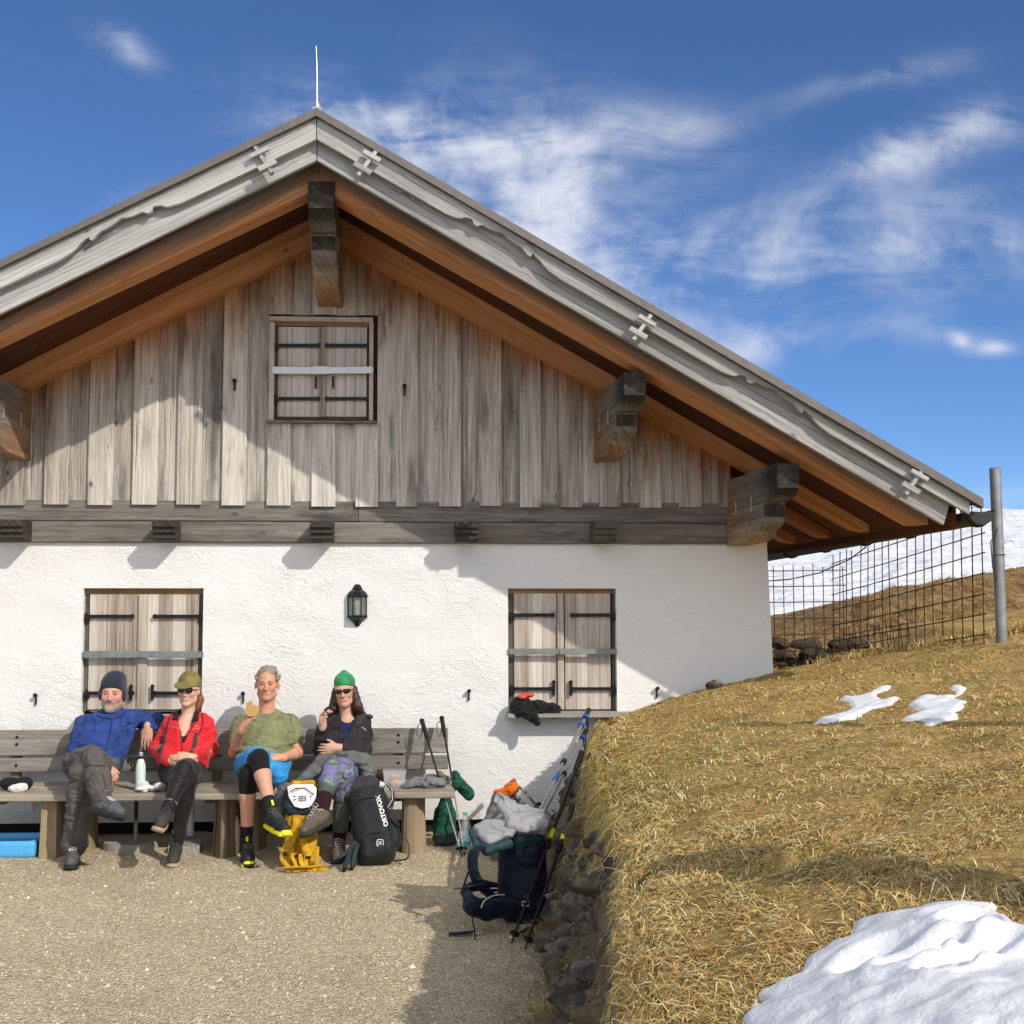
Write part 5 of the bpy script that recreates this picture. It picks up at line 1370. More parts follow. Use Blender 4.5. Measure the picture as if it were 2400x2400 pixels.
def fold(amp=.008, f1=7.0, f2=15.0, seed=0.0, az=1.9):
    def g(x, y, z):
        a = fbm(x*f1+seed, y*f1, z*f1*az+seed, 2); b = fbm(x*f2+4+seed, y*f2, z*f2*az, 2)
        return amp*(1.0-2.6*np.abs(a))*.7*-1+amp*.5*b
    return g
def plant(l):
    l[2].z = .094; l[3].z = .094-.075; return l
def shoe(name, ank, toe, parent, um, sm, label=None, s=1.0, high=0.0, lace=M['lace'], shin=None, tag=None, roll=0.0, toecap=None):
    """ank = ankle joint, toe = tip of the shoe; sole under the line between them"""
    fd = unit(toe-ank); sh_ = unit(shin) if shin is not None else V3((0, 0, 1))
    upv = (sh_-fd*sh_.dot(fd)); 
    # the sole plane: heel sits below the ankle
    base = unit(V3(toe)-(ank-unit(upv)*.075*s)); upn = (sh_-base*sh_.dot(base)).normalized(); rt = base.cross(upn)
    if roll: q = Matrix.Rotation(roll, 3, base); upn = q@upn; rt = q@rt
    heel = ank-upn*.055*s-base*.045*s; tip = heel+base*.285*s
    Mf = Matrix((rt, base, upn)).transposed()
    U = SDF()
    U.cone(heel+base*.035*s+upn*.020, heel+base*.09*s+upn*.022, .036*s, .038*s, .02); U.cone(heel+base*.09*s+upn*.022, heel+base*.19*s+upn*.014, .038*s, .041*s, .02)
    U.cone(heel+base*.19*s+upn*.014, heel+base*.245*s+upn*.008, .041*s, .033*s, .02)
    U.cone(heel+base*.055*s+upn*.035, ank+sh_*(.02+high), .040*s, (.041 if high else .040)*s, .03); U.cone(heel+base*.08*s+upn*.045, heel+base*.17*s+upn*.030, .034*s, .030*s, .02)
    U.box(heel+base*.14*s-upn*.080, (.09, .22, .055), .001, Mf, k=.003, sub=True)
    if high: U.cone(ank+sh_*(.015+high), ank+sh_*(.022+high), .047*s, .047*s, .006)
    o = sdf_obj(name, U, um, parent, .0055, it=1)
    if label: o['label'] = label
    B = SDF(); B.box(heel+base*.066*s-upn*.024, (.036*s, .070*s, .014), .012, Mf, k=.01); B.box(heel+base*.195*s-upn*.024, (.044*s, .074*s, .013), .012, Mf, k=.02); B.ell(heel+base*.262*s-upn*.016, (.034*s, .030*s, .016), Mf, k=.012)
    B.box(heel+base*.14*s-upn*.028, (.034*s, .10*s, .010), .01, Mf, k=.02)
    sdf_obj('sole', B, sm, o, .005)
    mb = MB()
    for i in range(6):
        q = i/5; c = (heel+base*.205*s+upn*.052*s).lerp(heel+base*.085*s+upn*(.083+high*.5)*s, q); wv = .024*s
        sg = 1 if i % 2 else -1
        mb.tube([c-rt*wv*sg+upn*-.008, c+upn*.004, c+rt*wv*sg-base*.022*s-upn*.006], .0026, 5)
        mb.tube([c+rt*wv*sg+upn*-.008, c+upn*.003, c-rt*wv*sg-base*.022*s-upn*.006], .0026, 5)
    c = heel+base*.085*s+upn*(.083+high*.5)*s+upn*.01
    for sg in (-1, 1): mb.tube([c, c+rt*sg*.03+upn*.012, c+rt*sg*.045-upn*.012, c+rt*sg*.02-upn*.02, c], .0022, 5); mb.tube([c, c+rt*sg*.028-upn*.03+base*.01, c+rt*sg*.035-upn*.05], .0022, 5)
    mb.build('laces', lace, o)
    if tag:
        mb = MB(); q = ank+sh_*.055; fr = unit(base-sh_*base.dot(sh_)); mb.beam(q+fr*.046-sh_*.018, q+fr*.046+sh_*.018, rt, fr, .016, .006); mb.build('tag', tag, o)
    if toecap:
        B = SDF(); B.ell(heel+base*.262*s-upn*.008, (.034*s, .026*s, .020), Mf, k=.01); B.box(heel+base*.225*s-upn*.026, (.047*s, .045*s, .011), .01, Mf, k=.012); sdf_obj('toe_bumper', B, toecap, o, .005)
    return o
def face_bits(L_, F_, parent, s=1.0, brow=(.10, .07, .05), glasses=False, squint=True, browmat=None, smile=False):
    if not glasses:
        for e in (-1, 1):
            S = SDF(); S.ell(L_(e*.031, -.0855, .003), (.0115*s, .0035, .0030), F_, k=.001); sdf_obj('eye', S, M['eye'], parent, .0016)
            S = SDF(); S.chain([(L_(e*.013, -.090, .020), .0030), (L_(e*.030, -.088, .0245), .0042), (L_(e*.047, -.078, .019), .0025)], .003); sdf_obj('eyebrow', S, browmat, parent, .0022)
    if smile:
        S = SDF(); S.chain([(L_(-.012, -.0855, -.066), .0012), (L_(0, -.0885, -.0675), .0026), (L_(.012, -.0855, -.066), .0012)], .002); sdf_obj('teeth', S, M['teeth'], parent, .0016)
def sunglasses(L_, F_, parent, tilt=0.0, wrap=False, s=1.0):
    g = SDF()
    for e in (-1, 1):
        c = L_(e*.032, -.092 if not wrap else -.090, .002)
        q = F_ @ Matrix.Rotation(e*(.18 if not wrap else .32), 3, 'Z')
        g.ell(c, ((.027 if not wrap else .031)*s, .0065, (.019 if not wrap else .0155)*s), q, k=.002)
        g.box(c+F_@V3((0, -.0005, .012)), (.025*s, .004, .005), .003, q, k=.003)
        g.cone(L_(e*.060, -.080, .010), L_(e*.080, .005, .004), .0035, .003, .003)
    g.cone(L_(-.010, -.096, .008), L_(.010, -.096, .008), .003, .003, .003)
    return sdf_obj('sunglasses', g, M['sunglass'], parent, .0026)
def skin_paint(base, L_, F_, c, lips=(.45, .13, .10), flush=(.60, .23, .15), lipw=1.0, stub=None):
    Fi = F_.transposed(); Fn = np.array(Fi); c0 = np.array(c)
    def g(V):
        n = len(V); col = np.tile(np.array(base), (n, 1)); q = (V-c0)@Fn.T
        nr = np.linalg.norm(V-c0, axis=1)
        def blend(mask, cc): nonlocal col; col = col*(1-mask[:, None])+np.array(cc)*mask[:, None]
        for e in (-1, 1): blend(.40*np.exp(-(((q[:, 0]-e*.04)/.022)**2+((q[:, 2]+.028)/.022)**2))*(q[:, 1] < -.02), flush)
        blend(.55*np.exp(-((q[:, 0]/.014)**2+((q[:, 2]+.032)/.014)**2))*(q[:, 1] < -.05), flush)
        blend(.85*np.exp(-((q[:, 0]/(.021*lipw))**4+((q[:, 2]+.067)/.0085)**4))*(q[:, 1] < -.05), lips)
        blend(.30*np.exp(-(((np.abs(q[:, 0])-.031)/.018)**2+((q[:, 2]-.006)/.010)**2))*(q[:, 1] < -.04), flush)
        if stub is not None: blend(.5*((q[:, 2] < -.045) & (q[:, 1] < .03) & (nr < .14)), stub)
        return col
    return g
def bodybits(pel, neck, arms, legs, L0, wid, dep):
    S = SDF(); torso(S, pel, neck, wid, dep, -.012)
    for a in arms: S.cone(pel.lerp(neck, .88), a[0]+V3((0, 0, -.02)), .045, .042, .04); S.chain([(a[0], .046), (a[0].lerp(a[1], .5), .043), (a[1], .036)], .02); S.chain([(a[1], .036), (a[1].lerp(a[2], .3), .038), (a[2], .025)], .02)
    for l in legs: S.chain([(l[0], .075), (l[0].lerp(l[1], .6), .066), (l[1], .052)], .03); S.chain([(l[1], .050), (l[1].lerp(l[2], .30), .053), (l[1].lerp(l[2], .75), .037), (l[2], .034)], .02); S.cone(l[2], l[3].lerp(l[2], .25), .032, .028, .02)
    return S
people_group = 'hikers sitting in a row on the bench'

# ---------------- man in blue jacket and navy beanie
def man_blue():
    pel, neck = T(218, 1790, .58), T(259, 1684, .37)
    hc = T(264, 1625, .40); F_ = frame((.05, -1, .02), (.06, 0, 1))
    aL = [T(199, 1695, .38), T(180, 1764, .46), T(247, 1795, .68)]; aR = [T(301, 1684, .38), T(364, 1690, .13), T(346, 1703, .36)]
    l1 = [T(190, 1792, .60), T(222, 1784, 1.00), T(238, 1873, 1.20), T(283, 1915, 1.36)]; l2 = [T(238, 1797, .60), T(192, 1818, .97), T(175, 1962, .93), T(167, 2010, 1.13)]
    plant(l2)
    S = bodybits(pel, neck, (aL, aR), (l1, l2), None, .19, .12)
    S.cone(neck-V3((0, 0, .03)), hc+V3((0, .02, -.06)), .064, .060, .03); L_ = head(S, hc, F_, 1.0, 1.12)
    hand(S, aL[2], (.62, -.38, -.55), (-.3, .5, -.8), 1, (.7, .8)); hand(S, aR[2], (-.02, -.16, -1), (0, .9, -.15), -1, (.15, .25), spread=.12, thumb=(-.3, .2, -.9))
    S2 = S; body = sdf_obj('person', S2, M['skin'], None, .0055, paint=skin_paint((.66, .37, .26), L_, F_, hc, stub=(.42, .30, .24)))
    info(body, 'bearded man in navy beanie and blue jacket with one arm along the backrest', 'person', people_group)
    J = SDF(); torso(J, pel.lerp(neck, .06), neck, .190, .128, .010, (aL[0], aR[0]), .05, .02)
    J.chain([(aL[0], .062), (aL[0].lerp(aL[1], .5), .062), (aL[1], .056)], .03); J.chain([(aL[1], .058), (aL[1].lerp(aL[2], .5), .053), (aL[2].lerp(aL[1], .05), .043)], .02)
    J.chain([(aR[0], .060), (aR[0].lerp(aR[1], .5), .058), (aR[1], .053)], .03); J.chain([(aR[1], .055), (aR[1].lerp(aR[2], .6), .050), (aR[2].lerp(aR[1], .10), .046)], .02)
    J.cone(neck+V3((0, .015, -.02)), neck+V3((0.01, .02, .035)), .078, .070, .02)
    blue = fabric('royal_blue_fleece', (.026, .060, .235), .55, foldscale=8, fdist=.025)
    jk = sdf_obj('jacket', J, blue, body, .0065, fold(.015, 7, 15, 3.0), it=2)
    navyz = plain('dark_blue_zip', (.010, .014, .05), .5)
    surf_line(jk, [(263, 1684), (261, 1702), (254, 1735), (243, 1768), (238, 1790)], .0042, navyz, 'zip')
    surf_line(jk, [(212, 1672), (222, 1690), (221, 1715)], .0028, navyz, 'seam'); surf_line(jk, [(296, 1666), (284, 1685), (283, 1702)], .0028, navyz, 'seam'); surf_line(jk, [(291, 1752), (288, 1772), (283, 1788)], .0040, navyz, 'pocket_zip'); surf_line(jk, [(226, 1676), (240, 1682), (262, 1686), (284, 1680), (292, 1672)], .0050, navyz, 'collar_edge')
    Tr = SDF(); Tr.ell(pel, (.190, .155, .115), k=.05)
    Tr.chain([(l1[0], .105), (l1[0].lerp(l1[1], .6), .096), (l1[1], .078)], .04); Tr.chain([(l1[1], .076), (l1[1].lerp(l1[2], .5), .072), (l1[2].lerp(l1[1], .0), .064)], .02)
    Tr.chain([(l2[0], .10), (l2[0].lerp(l2[1], .6), .094), (l2[1], .077)], .04); Tr.chain([(l2[1], .076), (l2[1].lerp(l2[2], .55), .074), (l2[2]+V3((0, 0, .015)), .078)], .02)
    tr = sdf_obj('trousers', Tr, fabric('charcoal_trousers', (.105, .094, .088), .6, foldscale=7, fdist=.03), body, .0065, fold(.016, 8, 17, 9.0), it=2)
    dkt = plain('dark_seam', (.02, .018, .017), .8)
    surf_line(tr, [(196, 1798), (215, 1793), (246, 1796)], .0030, dkt, 'knee_seam'); surf_line(tr, [(176, 1880), (190, 1884), (202, 1883)], .0028, dkt, 'knee_seam'); surf_line(tr, [(150, 1782), (156, 1800), (153, 1818)], .0035, dkt, 'pocket_seam'); surf_line(tr, [(240, 1812), (249, 1850), (254, 1868)], .0028, dkt, 'side_seam'); surf_line(tr, [(186, 1890), (180, 1925), (170, 1960)], .0026, dkt, 'side_seam')
    gy = plain('grey_black_shoe_upper', (.085, .088, .09), .7, 0, 45, .8, .004, var=.7); bs = plain('black_rubber_sole', (.02, .02, .021), .7, 0, 90, .5)
    shoe('shoe', l1[2], l1[3], body, gy, bs, 'grey hiking shoe of the raised foot', 1.02, .01, plain('white_laces', (.7, .7, .68), .8), shin=l1[1]-l1[2]); shoe('shoe', l2[2], l2[3], body, gy, bs, 'grey hiking shoe planted on the gravel', 1.02, .01, plain('white_laces2', (.7, .7, .68), .8), shin=V3((0, 0, 1)))
    B = SDF(); Lh = lambda x, y, z: hc+F_@V3((x, y, z))
    B.ell(Lh(0, .018, .056), (.090, .104, .090), F_, k=.02); B.ell(Lh(.010, .03, .118), (.060, .06, .034), F_, k=.04); B.box(Lh(0, -.09, -.048), (.078, .13, .092), .05, F_ @ Matrix.Rotation(-.12, 3, 'X'), k=.01, sub=True)
    for e in (-1, 1): B.ell(Lh(e*.078, .030, -.010), (.024, .060, .048), F_, k=.02)
    m, t = newmat('ribbed_navy_knit'); oc = t.n('ShaderNodeTexCoord').outputs['Object']; x_, y_, z_ = t.xyz(oc)
    rib = t.math('SINE', t.math('MULTIPLY', t.math('ADD', x_, t.math('MULTIPLY', y_, .6)), 700)); t.principled(Base_Color=t.mix(t.mapr(rib, -1, 1), (.008, .012, .03), (.022, .030, .065)), Roughness=.9, Normal=t.bump(rib, .5, .003), Sheen_Weight=.2)
    sdf_obj('beanie', B, m, body, .0045, it=2)
    B = SDF(); B.cone(L_(-.050, -.02, -.072), L_(-.014, -.062, -.108), .020, .019, .02); B.cone(L_(.050, -.02, -.072), L_(.014, -.062, -.108), .020, .019, .02); B.ell(L_(0, -.070, -.105), (.030, .020, .022), F_, k=.02)
    B.cone(L_(-.022, -.087, -.054), L_(.022, -.087, -.054), .0050, .0050, .005)
    for e in (-1, 1): B.cone(L_(e*.024, -.084, -.056), L_(e*.028, -.076, -.090), .006, .009, .01)
    B.ell(L_(0, -.098, -.068), (.017, .016, .008), F_, k=.004, sub=True)
    m, t = newmat('grey_beard'); oc = t.n('ShaderNodeTexCoord').outputs['Object']; f = t.noise(oc, 240, 4, .7)
    t.principled(Base_Color=t.ramp(f, [(.35, (.16, .10, .07)), (.5, (.36, .29, .24)), (.65, (.60, .54, .48))]), Roughness=.85, Normal=t.bump(f, .9, .004)); bd = sdf_obj('beard', B, m, body, .0035, fold(.002, 90, 160, 1.0), it=0)
    face_bits(L_, F_, body, browmat=m)
man_blue()

# ---------------- woman in red jacket
def woman_red():
    pel, neck = T(428, 1800, .56), T(440, 1684, .37)
    hc = T(442, 1617, .40); F_ = frame((-.14, -1, .04), (.02, 0, 1))
    aL = [T(402, 1696, .38), T(367, 1757, .44), T(401, 1783, .72)]; aR = [T(481, 1693, .38), T(494, 1755, .44), T(447, 1774, .72)]
    l1 = [T(450, 1812, .58), T(430, 1803, .98), T(390, 1905, 1.18), T(368, 1945, 1.42)]; l2 = [T(403, 1812, .58), T(442, 1828, .96), T(413, 1952, .93), T(405, 2003, 1.11)]
    plant(l2)
    S = bodybits(pel, neck, (aL, aR), (l1, l2), None, .155, .10)
    S.cone(neck-V3((0, 0, .05)), hc+V3((0, .02, -.06)), .050, .046, .03); L_ = head(S, hc, F_, .93, .92)
    hand(S, aL[2], (.75, -.35, -.1), (.2, .6, .6), 1, (.5, .7), .92); hand(S, aR[2], (-.85, -.3, -.05), (0, .7, -.6), -1, (.55, .6), .92)
    body = sdf_obj('person', S, M['skin'], None, .005, paint=skin_paint((.72, .46, .34), L_, F_, hc, lips=(.50, .14, .12)))
    info(body, 'smiling woman in red jacket, olive cap and sunglasses with hands in her lap', 'person', people_group)
    J = SDF(); torso(J, pel.lerp(neck, .10), neck, .172, .108, .012, (aL[0], aR[0]), .05)
    for a in (aL, aR): J.chain([(a[0], .052), (a[0].lerp(a[1], .5), .051), (a[1], .046)], .025); J.chain([(a[1], .050), (a[1].lerp(a[2], .5), .046), (a[2].lerp(a[1], .06), .038)], .02)
    # open neck down to the chest
    up = unit(neck-pel); vy = frame((0, -1, 0), up)
    for q, w_, yy_, ry_ in ((1.14, .070, -.08, .13), (1.0, .060, -.10, .11), (.90, .048, -.13, .10), (.79, .034, -.15, .09), (.69, .016, -.155, .085)): J.ell(pel.lerp(neck, q)+V3((.004, yy_, 0)), (w_, ry_, .055), k=.008, sub=True)
    m, t = newmat('red_shell_with_black_panels'); oc = t.n('ShaderNodeTexCoord').outputs['Object']; cc = t.n('ShaderNodeAttribute', attribute_name='Col').outputs['Color']
    f1 = t.noise(oc, 9, 3, .5, .8); f2 = t.noise(oc, 24, 3, .5, .8)
    t.principled(Base_Color=cc, Roughness=.7, Normal=t.bump(t.math('ADD', t.math('MULTIPLY', t.math('ABSOLUTE', t.math('SUBTRACT', f1, .5)), -2), t.math('MULTIPLY', f2, .6)), .6, .022), Sheen_Weight=.15)
    pL, pR = np.array(T(387, 1738, .44)), np.array(T(464, 1735, .44))
    def paint(V):
        col = np.tile(np.array([.66, .004, .012]), (len(V), 1))
        for p, sx in ((pL, .024), (pR, .016)):
            b = (np.abs(V[:, 0]-p[0]) < sx*(1-.3*np.abs(V[:, 2]-p[2])/.06)) & (np.abs(V[:, 2]-p[2]) < .062) & (V[:, 1] < -.40); col[b] = (.018, .018, .02)
        return col
    jk = sdf_obj('jacket', J, m, body, .0055, fold(.012, 8, 17, 5.0), it=2, paint=paint)
    C = SDF(); blackc = fabric('black_collar', (.014, .014, .015), .3)
    for e in (-1, 1): C.chain([(neck+V3((e*.052, .035, .050)), .017), (neck+V3((e*.072, -.04, .034)), .020), (neck+V3((e*.070, -.105, .000)), .019), (neck+V3((e*.050, -.140, -.040)), .008)], .012); C.cone(neck+V3((0, .06, .045)), neck+V3((e*.052, .035, .050)), .016, .016, .01)
    sdf_obj('collar', C, blackc, jk, .0045)
    Tp = SDF(); torso(Tp, pel, neck, .155, .100, .0); Tp.ell(neck+V3((.0, -.10, .0)), (.062, .13, .125), k=.01, sub=True)
    sdf_obj('top', Tp, blackc, body, .006)
    for pts in ([(421, 1682), (424, 1715), (424, 1742)], [(464, 1682), (450, 1705), (430, 1740)], [(425, 1742), (428, 1768)]): surf_line(jk, pts, .0032, blackc, 'zip')
    for pts in ([(409, 1668), (396, 1685), (390, 1708), (388, 1722)], [(474, 1672), (476, 1690), (470, 1712), (466, 1722)]): surf_line(jk, pts, .0042, blackc, 'piping')
    pk = plain('pink_stitching', (.80, .25, .25), .7)
    surf_line(jk, [(393, 1703), (408, 1704), (421, 1708)], .0018, pk, 'stitching'); surf_line(jk, [(444, 1710), (456, 1709), (470, 1706)], .0018, pk, 'stitching')
    surf_line(jk, [(457, 1705), (459, 1700)], .0022, pk, 'chest_mark', n=3); surf_line(jk, [(461, 1704), (463, 1699)], .0022, pk, 'chest_mark', n=3)
    Tr = SDF(); Tr.ell(pel, (.160, .135, .10), k=.05)
    for l in (l1, l2): Tr.chain([(l[0], .088), (l[0].lerp(l[1], .6), .076), (l[1], .058)], .03); Tr.chain([(l[1], .057), (l[1].lerp(l[2], .3), .058), (l[1].lerp(l[2], .78), .041), (l[2], .039)], .02)
    sdf_obj('leggings', Tr, fabric('black_leggings', (.014, .013, .013), .35, rough=.5, sheen=.1, foldscale=14), body, .006, fold(.003, 16, 30, 7.0))
    up_ = plain('dark_brown_boot', (.050, .042, .040), .75, 0, 60, .8, .004, var=.5); so_ = plain('tan_muddy_sole', (.40, .30, .19), .85, 0, 60, .6)
    dl = plain('dark_lace', (.06, .05, .05), .8)
    shoe('boot', l1[2], l1[3], body, up_, so_, 'dark boot of the raised foot showing its pale sole', .93, .03, dl, shin=l1[1]-l1[2]); shoe('boot', l2[2], l2[3], body, up_, so_, 'dark boot standing on the gravel', .93, .03, dl, shin=V3((0, 0, 1)))
    for l in (l1, l2):
        K = SDF(); K.cone(l[2].lerp(l[1], .08), l[2].lerp(l[1], .22), .044, .045, .01); sdf_obj('sock', K, M['sock_black'], body, .005)
        mb = MB(); q = l[2].lerp(l[1], .225); ax = unit(l[1]-l[2]); mb.lathe(q, [(.0465, -.003), (.0475, 0), (.0465, .003)], 20, axis=ax); mb.build('sock_stripe', plain('grey_sock_stripe', (.3, .3, .3), .8), body)
    olive = fabric('olive_cap_cloth', (.215, .185, .060), .2)
    Lh = lambda x, y, z: hc+F_@V3((x, y, z))
    B = SDF(); B.ell(Lh(0, .018, .045), (.080, .096, .090), F_, k=.02); B.box(Lh(0, -.03, -.052), (.12, .16, .078), .01, F_ @ Matrix.Rotation(-.10, 3, 'X'), k=.006, sub=True)
    cap = sdf_obj('cap', B, olive, body, .0042, it=1)
    B = SDF(); B.ell(Lh(0, -.092, .040), (.074, .080, .020), F_ @ Matrix.Rotation(.30, 3, 'X'), k=.01); B.ell(Lh(0, -.092, .026), (.085, .095, .020), F_ @ Matrix.Rotation(.30, 3, 'X'), k=.004, sub=True)
    sdf_obj('brim', B, olive, cap, .0035, it=1)
    H = SDF(); hm, t = newmat('auburn_hair'); oc = t.n('ShaderNodeTexCoord').outputs['Object']; f = t.noise(t.vmath('MULTIPLY', oc, (150, 150, 30)), 1.0, 4)
    t.principled(Base_Color=t.ramp(f, [(.35, (.10, .03, .012)), (.65, (.34, .115, .04))]), Roughness=.5, Normal=t.bump(f, .8, .004))
    H.ell(Lh(0, .035, .0), (.077, .080, .070), F_, k=.02); H.chain([(Lh(.045, .07, -.03), .028), (Lh(.060, .06, -.075), .030), (Lh(.062, .045, -.115), .020), (Lh(.055, .03, -.14), .010)], .02)
    H.box(Lh(0, -.10, -.03), (.10, .105, .10), .01, F_, k=.004, sub=True)
    sdf_obj('hair', H, hm, body, .0045, fold(.003, 40, 80, 2.0))
    sunglasses(L_, F_, body, s=.97); face_bits(L_, F_, body, glasses=True, smile=True)
    return aL, aR
woman_red()

# ---------------- man in green T-shirt and blue shorts
def man_green():
    pel, neck = T(616, 1792, .58), T(625, 1680, .37)
    hc = T(626, 1603, .40); F_ = frame((.02, -1, .0), (.0, 0, 1))
    aL = [T(567, 1694, .38), T(548, 1764, .50), T(568, 1708, .74)]; aR = [T(681, 1693, .38), T(699, 1765, .48), T(659, 1776, .74)]
    l1 = [T(588, 1797, .60), T(607, 1778, 1.00), T(637, 1908, 1.20), T(665, 1950, 1.36)]; l2 = [T(640, 1797, .60), T(581, 1814, .96), T(578, 1960, .92), T(583, 2012, 1.12)]
    plant(l2)
    S = bodybits(pel, neck, (aL, aR), (l1, l2), None, .18, .11)
    S.cone(neck-V3((0, 0, .04)), hc+V3((0, .02, -.07)), .062, .056, .03); L_ = head(S, hc, F_, .95, 1.06)
    hand(S, aL[2], (.42, -.25, .85), (.7, .55, -.2), 1, (.45, .65), .98, thumb=(.75, .2, .55)); hand(S, aR[2], (-.85, -.25, .12), (-.1, .4, -.8), -1, (.25, .45), .98)
    body = sdf_obj('person', S, M['skin'], None, .0052, paint=skin_paint((.66, .34, .22), L_, F_, hc, lips=(.46, .18, .14), flush=(.62, .20, .12)))
    info(body, 'grey-haired man in olive T-shirt and blue shorts holding up a bitten biscuit', 'person', people_group)
    J = SDF(); torso(J, pel.lerp(neck, .05), neck, .185, .120, .010, (aL[0], aR[0]), .05, .012)
    for a in (aL, aR): q = a[0].lerp(a[1], .56); J.chain([(a[0], .058), (a[0].lerp(a[1], .3), .059), (q, .061)], .03)
    J.ell(neck+V3((0, -.03, .055)), (.062, .07, .045), k=.01, sub=True)
    olive = fabric('olive_melange_shirt', (.235, .250, .125), .6, foldscale=8, fdist=.025, melange=.35)
    def shirt_fold(x, y, z):
        wz = np.exp(-((z-.62)/.09)**2); b = fold(.008, 7, 15, 6.0)(x, y, z)
        return b+wz*.010*np.sin(z*120+2.5*np.sin(x*14)+3*fbm(x*5, y*5, z*0, 2))
    sh = sdf_obj('t_shirt', J, olive, body, .006, shirt_fold, it=2)
    C = SDF(); n0 = neck+V3((0, -.0, .018)); pts = [(n0+V3((.066*math.cos(a), -.012+.066*math.sin(a), .012*math.sin(a))), .009) for a in np.linspace(0, 2*math.pi, 17)]; C.chain(pts, .006); sdf_obj('neckband', C, fabric('dark_olive_rib', (.10, .105, .055), .2), sh, .004)
    dp = plain('dark_print', (.03, .03, .025), .7)
    for px in (654, 661): surf_line(sh, [(px-1, 1679), (px+1, 1684)], .0024, dp, 'chest_mark', n=3)
    surf_line(sh, [(673, 1664), (681, 1680), (683, 1702)], .0020, dp, 'seam'); surf_line(sh, [(560, 1668), (566, 1682)], .0020, dp, 'seam')
    Tr = SDF(); Tr.ell(pel, (.185, .150, .115), k=.05)
    for l in (l1, l2): Tr.chain([(l[0], .098), (l[0].lerp(l[1], .45), .094), (l[0].lerp(l[1], .66), .088)], .04)
    Tr.cone(l2[0]+V3((.03, 0, -.01)), T(652, 1818, .88), .074, .058, .04)
    sdf_obj('shorts', Tr, fabric('bright_blue_shorts', (.035, .30, .68), .5, foldscale=9, rough=.6), body, .0065, fold(.014, 9, 18, 2.0), it=2)
    for l in (l1, l2):
        K = SDF(); K.chain([(l[1].lerp(l[0], .42), .074), (l[1].lerp(l[0], .15), .066), (l[1], .062)], .02); K.chain([(l[1], .062), (l[1].lerp(l[2], .24), .057)], .02); sdf_obj('knee_sleeve', K, fabric('black_knee_sleeve', (.010, .010, .011), .2, sheen=.1), body, .0055, it=2)
    um = plain('black_trail_shoe', (.022, .023, .026), .65, 0, 50, .7, .004, var=.6)
    bk = plain('black_midsole', (.02, .02, .02), .6)
    for l, lb, s_ in ((l1, 'black and yellow trail shoe of the raised foot', M['yellow_tag']), (l2, 'black and yellow trail shoe on the gravel', bk)):
        K = SDF(); K.cone(l[2]+V3((0, 0, -.01)), l[2].lerp(l[1], .26), .043, .043, .01); sdf_obj('sock', K, M['sock_black'], body, .005)
        shoe('trail_shoe', l[2], l[3], body, um, s_, lb, 1.02, 0.0, plain('grey_lace', (.10, .10, .11), .7), shin=(l[1]-l[2]) if l is l1 else V3((0, 0, 1)), tag=M['yellow_tag'], toecap=M['yellow_tag'])
    Lh = lambda x, y, z: hc+F_@V3((x, y, z))
    H = SDF(); H.ell(Lh(0, .028, .042), (.079, .091, .087), F_, k=.02); H.box(Lh(0, -.090, -.046), (.066, .10, .108), .035, F_, k=.01, sub=True); H.box(Lh(0, -.02, -.09), (.12, .13, .075), .01, F_, k=.01, sub=True)
    rs = random.Random(4)
    for i in range(34):
        a = rs.uniform(-.2, math.pi+.2); r = .074; b = Lh(r*math.cos(a), rs.uniform(-.035, .05), .040+r*.95*math.sin(a)); e_ = b+F_@V3((math.cos(a)*.012+rs.uniform(-.01, .01), rs.uniform(-.02, .02), math.sin(a)*.010+rs.uniform(-.006, .012))); H.cone(b, e_, .009, .004, .012)
    hm, t = newmat('grey_blond_hair'); oc = t.n('ShaderNodeTexCoord').outputs['Object']; f = t.noise(t.vmath('MULTIPLY', oc, (160, 160, 60)), 1.0, 4)
    t.principled(Base_Color=t.ramp(f, [(.35, (.17, .13, .095)), (.65, (.42, .35, .26))]), Roughness=.55, Normal=t.bump(f, .9, .004))
    sdf_obj('hair', H, hm, body, .0035, fold(.004, 30, 70, 2.0), it=0)
    face_bits(L_, F_, body, browmat=hm)
    # the biscuit in his fingers
    bc = T(590, 1661, .80); mb = MB(); pts = []
    for i in range(40):
        a = 2*math.pi*i/40; r = .052*(1+.02*math.sin(5*a)); x, z = r*math.cos(a), r*math.sin(a)
        dx, dz = x-.030, z-.044
        if math.hypot(dx, dz) < .030: q = math.atan2(dz+.0, dx); x, z = .030-.030*math.cos(a-.97)*.9, .044-.030*abs(math.cos((a-.97)*2.2))-.004*math.sin(i*2.7)
        if x < -.03 and z > .0: x, z = -.040+.004*z/.05, max(z, z)
        pts.append(bc+V3((x, .0, z)))
    mb.prism(pts, (0, .012, 0)); bis = mb.build('biscuit', plain('brown_biscuit', (.52, .30, .12), .85, 0, 140, .9, .003, var=.3))
    info(bis, 'round crisp biscuit with a bite missing, held up by the man in olive', 'biscuit')
man_green()

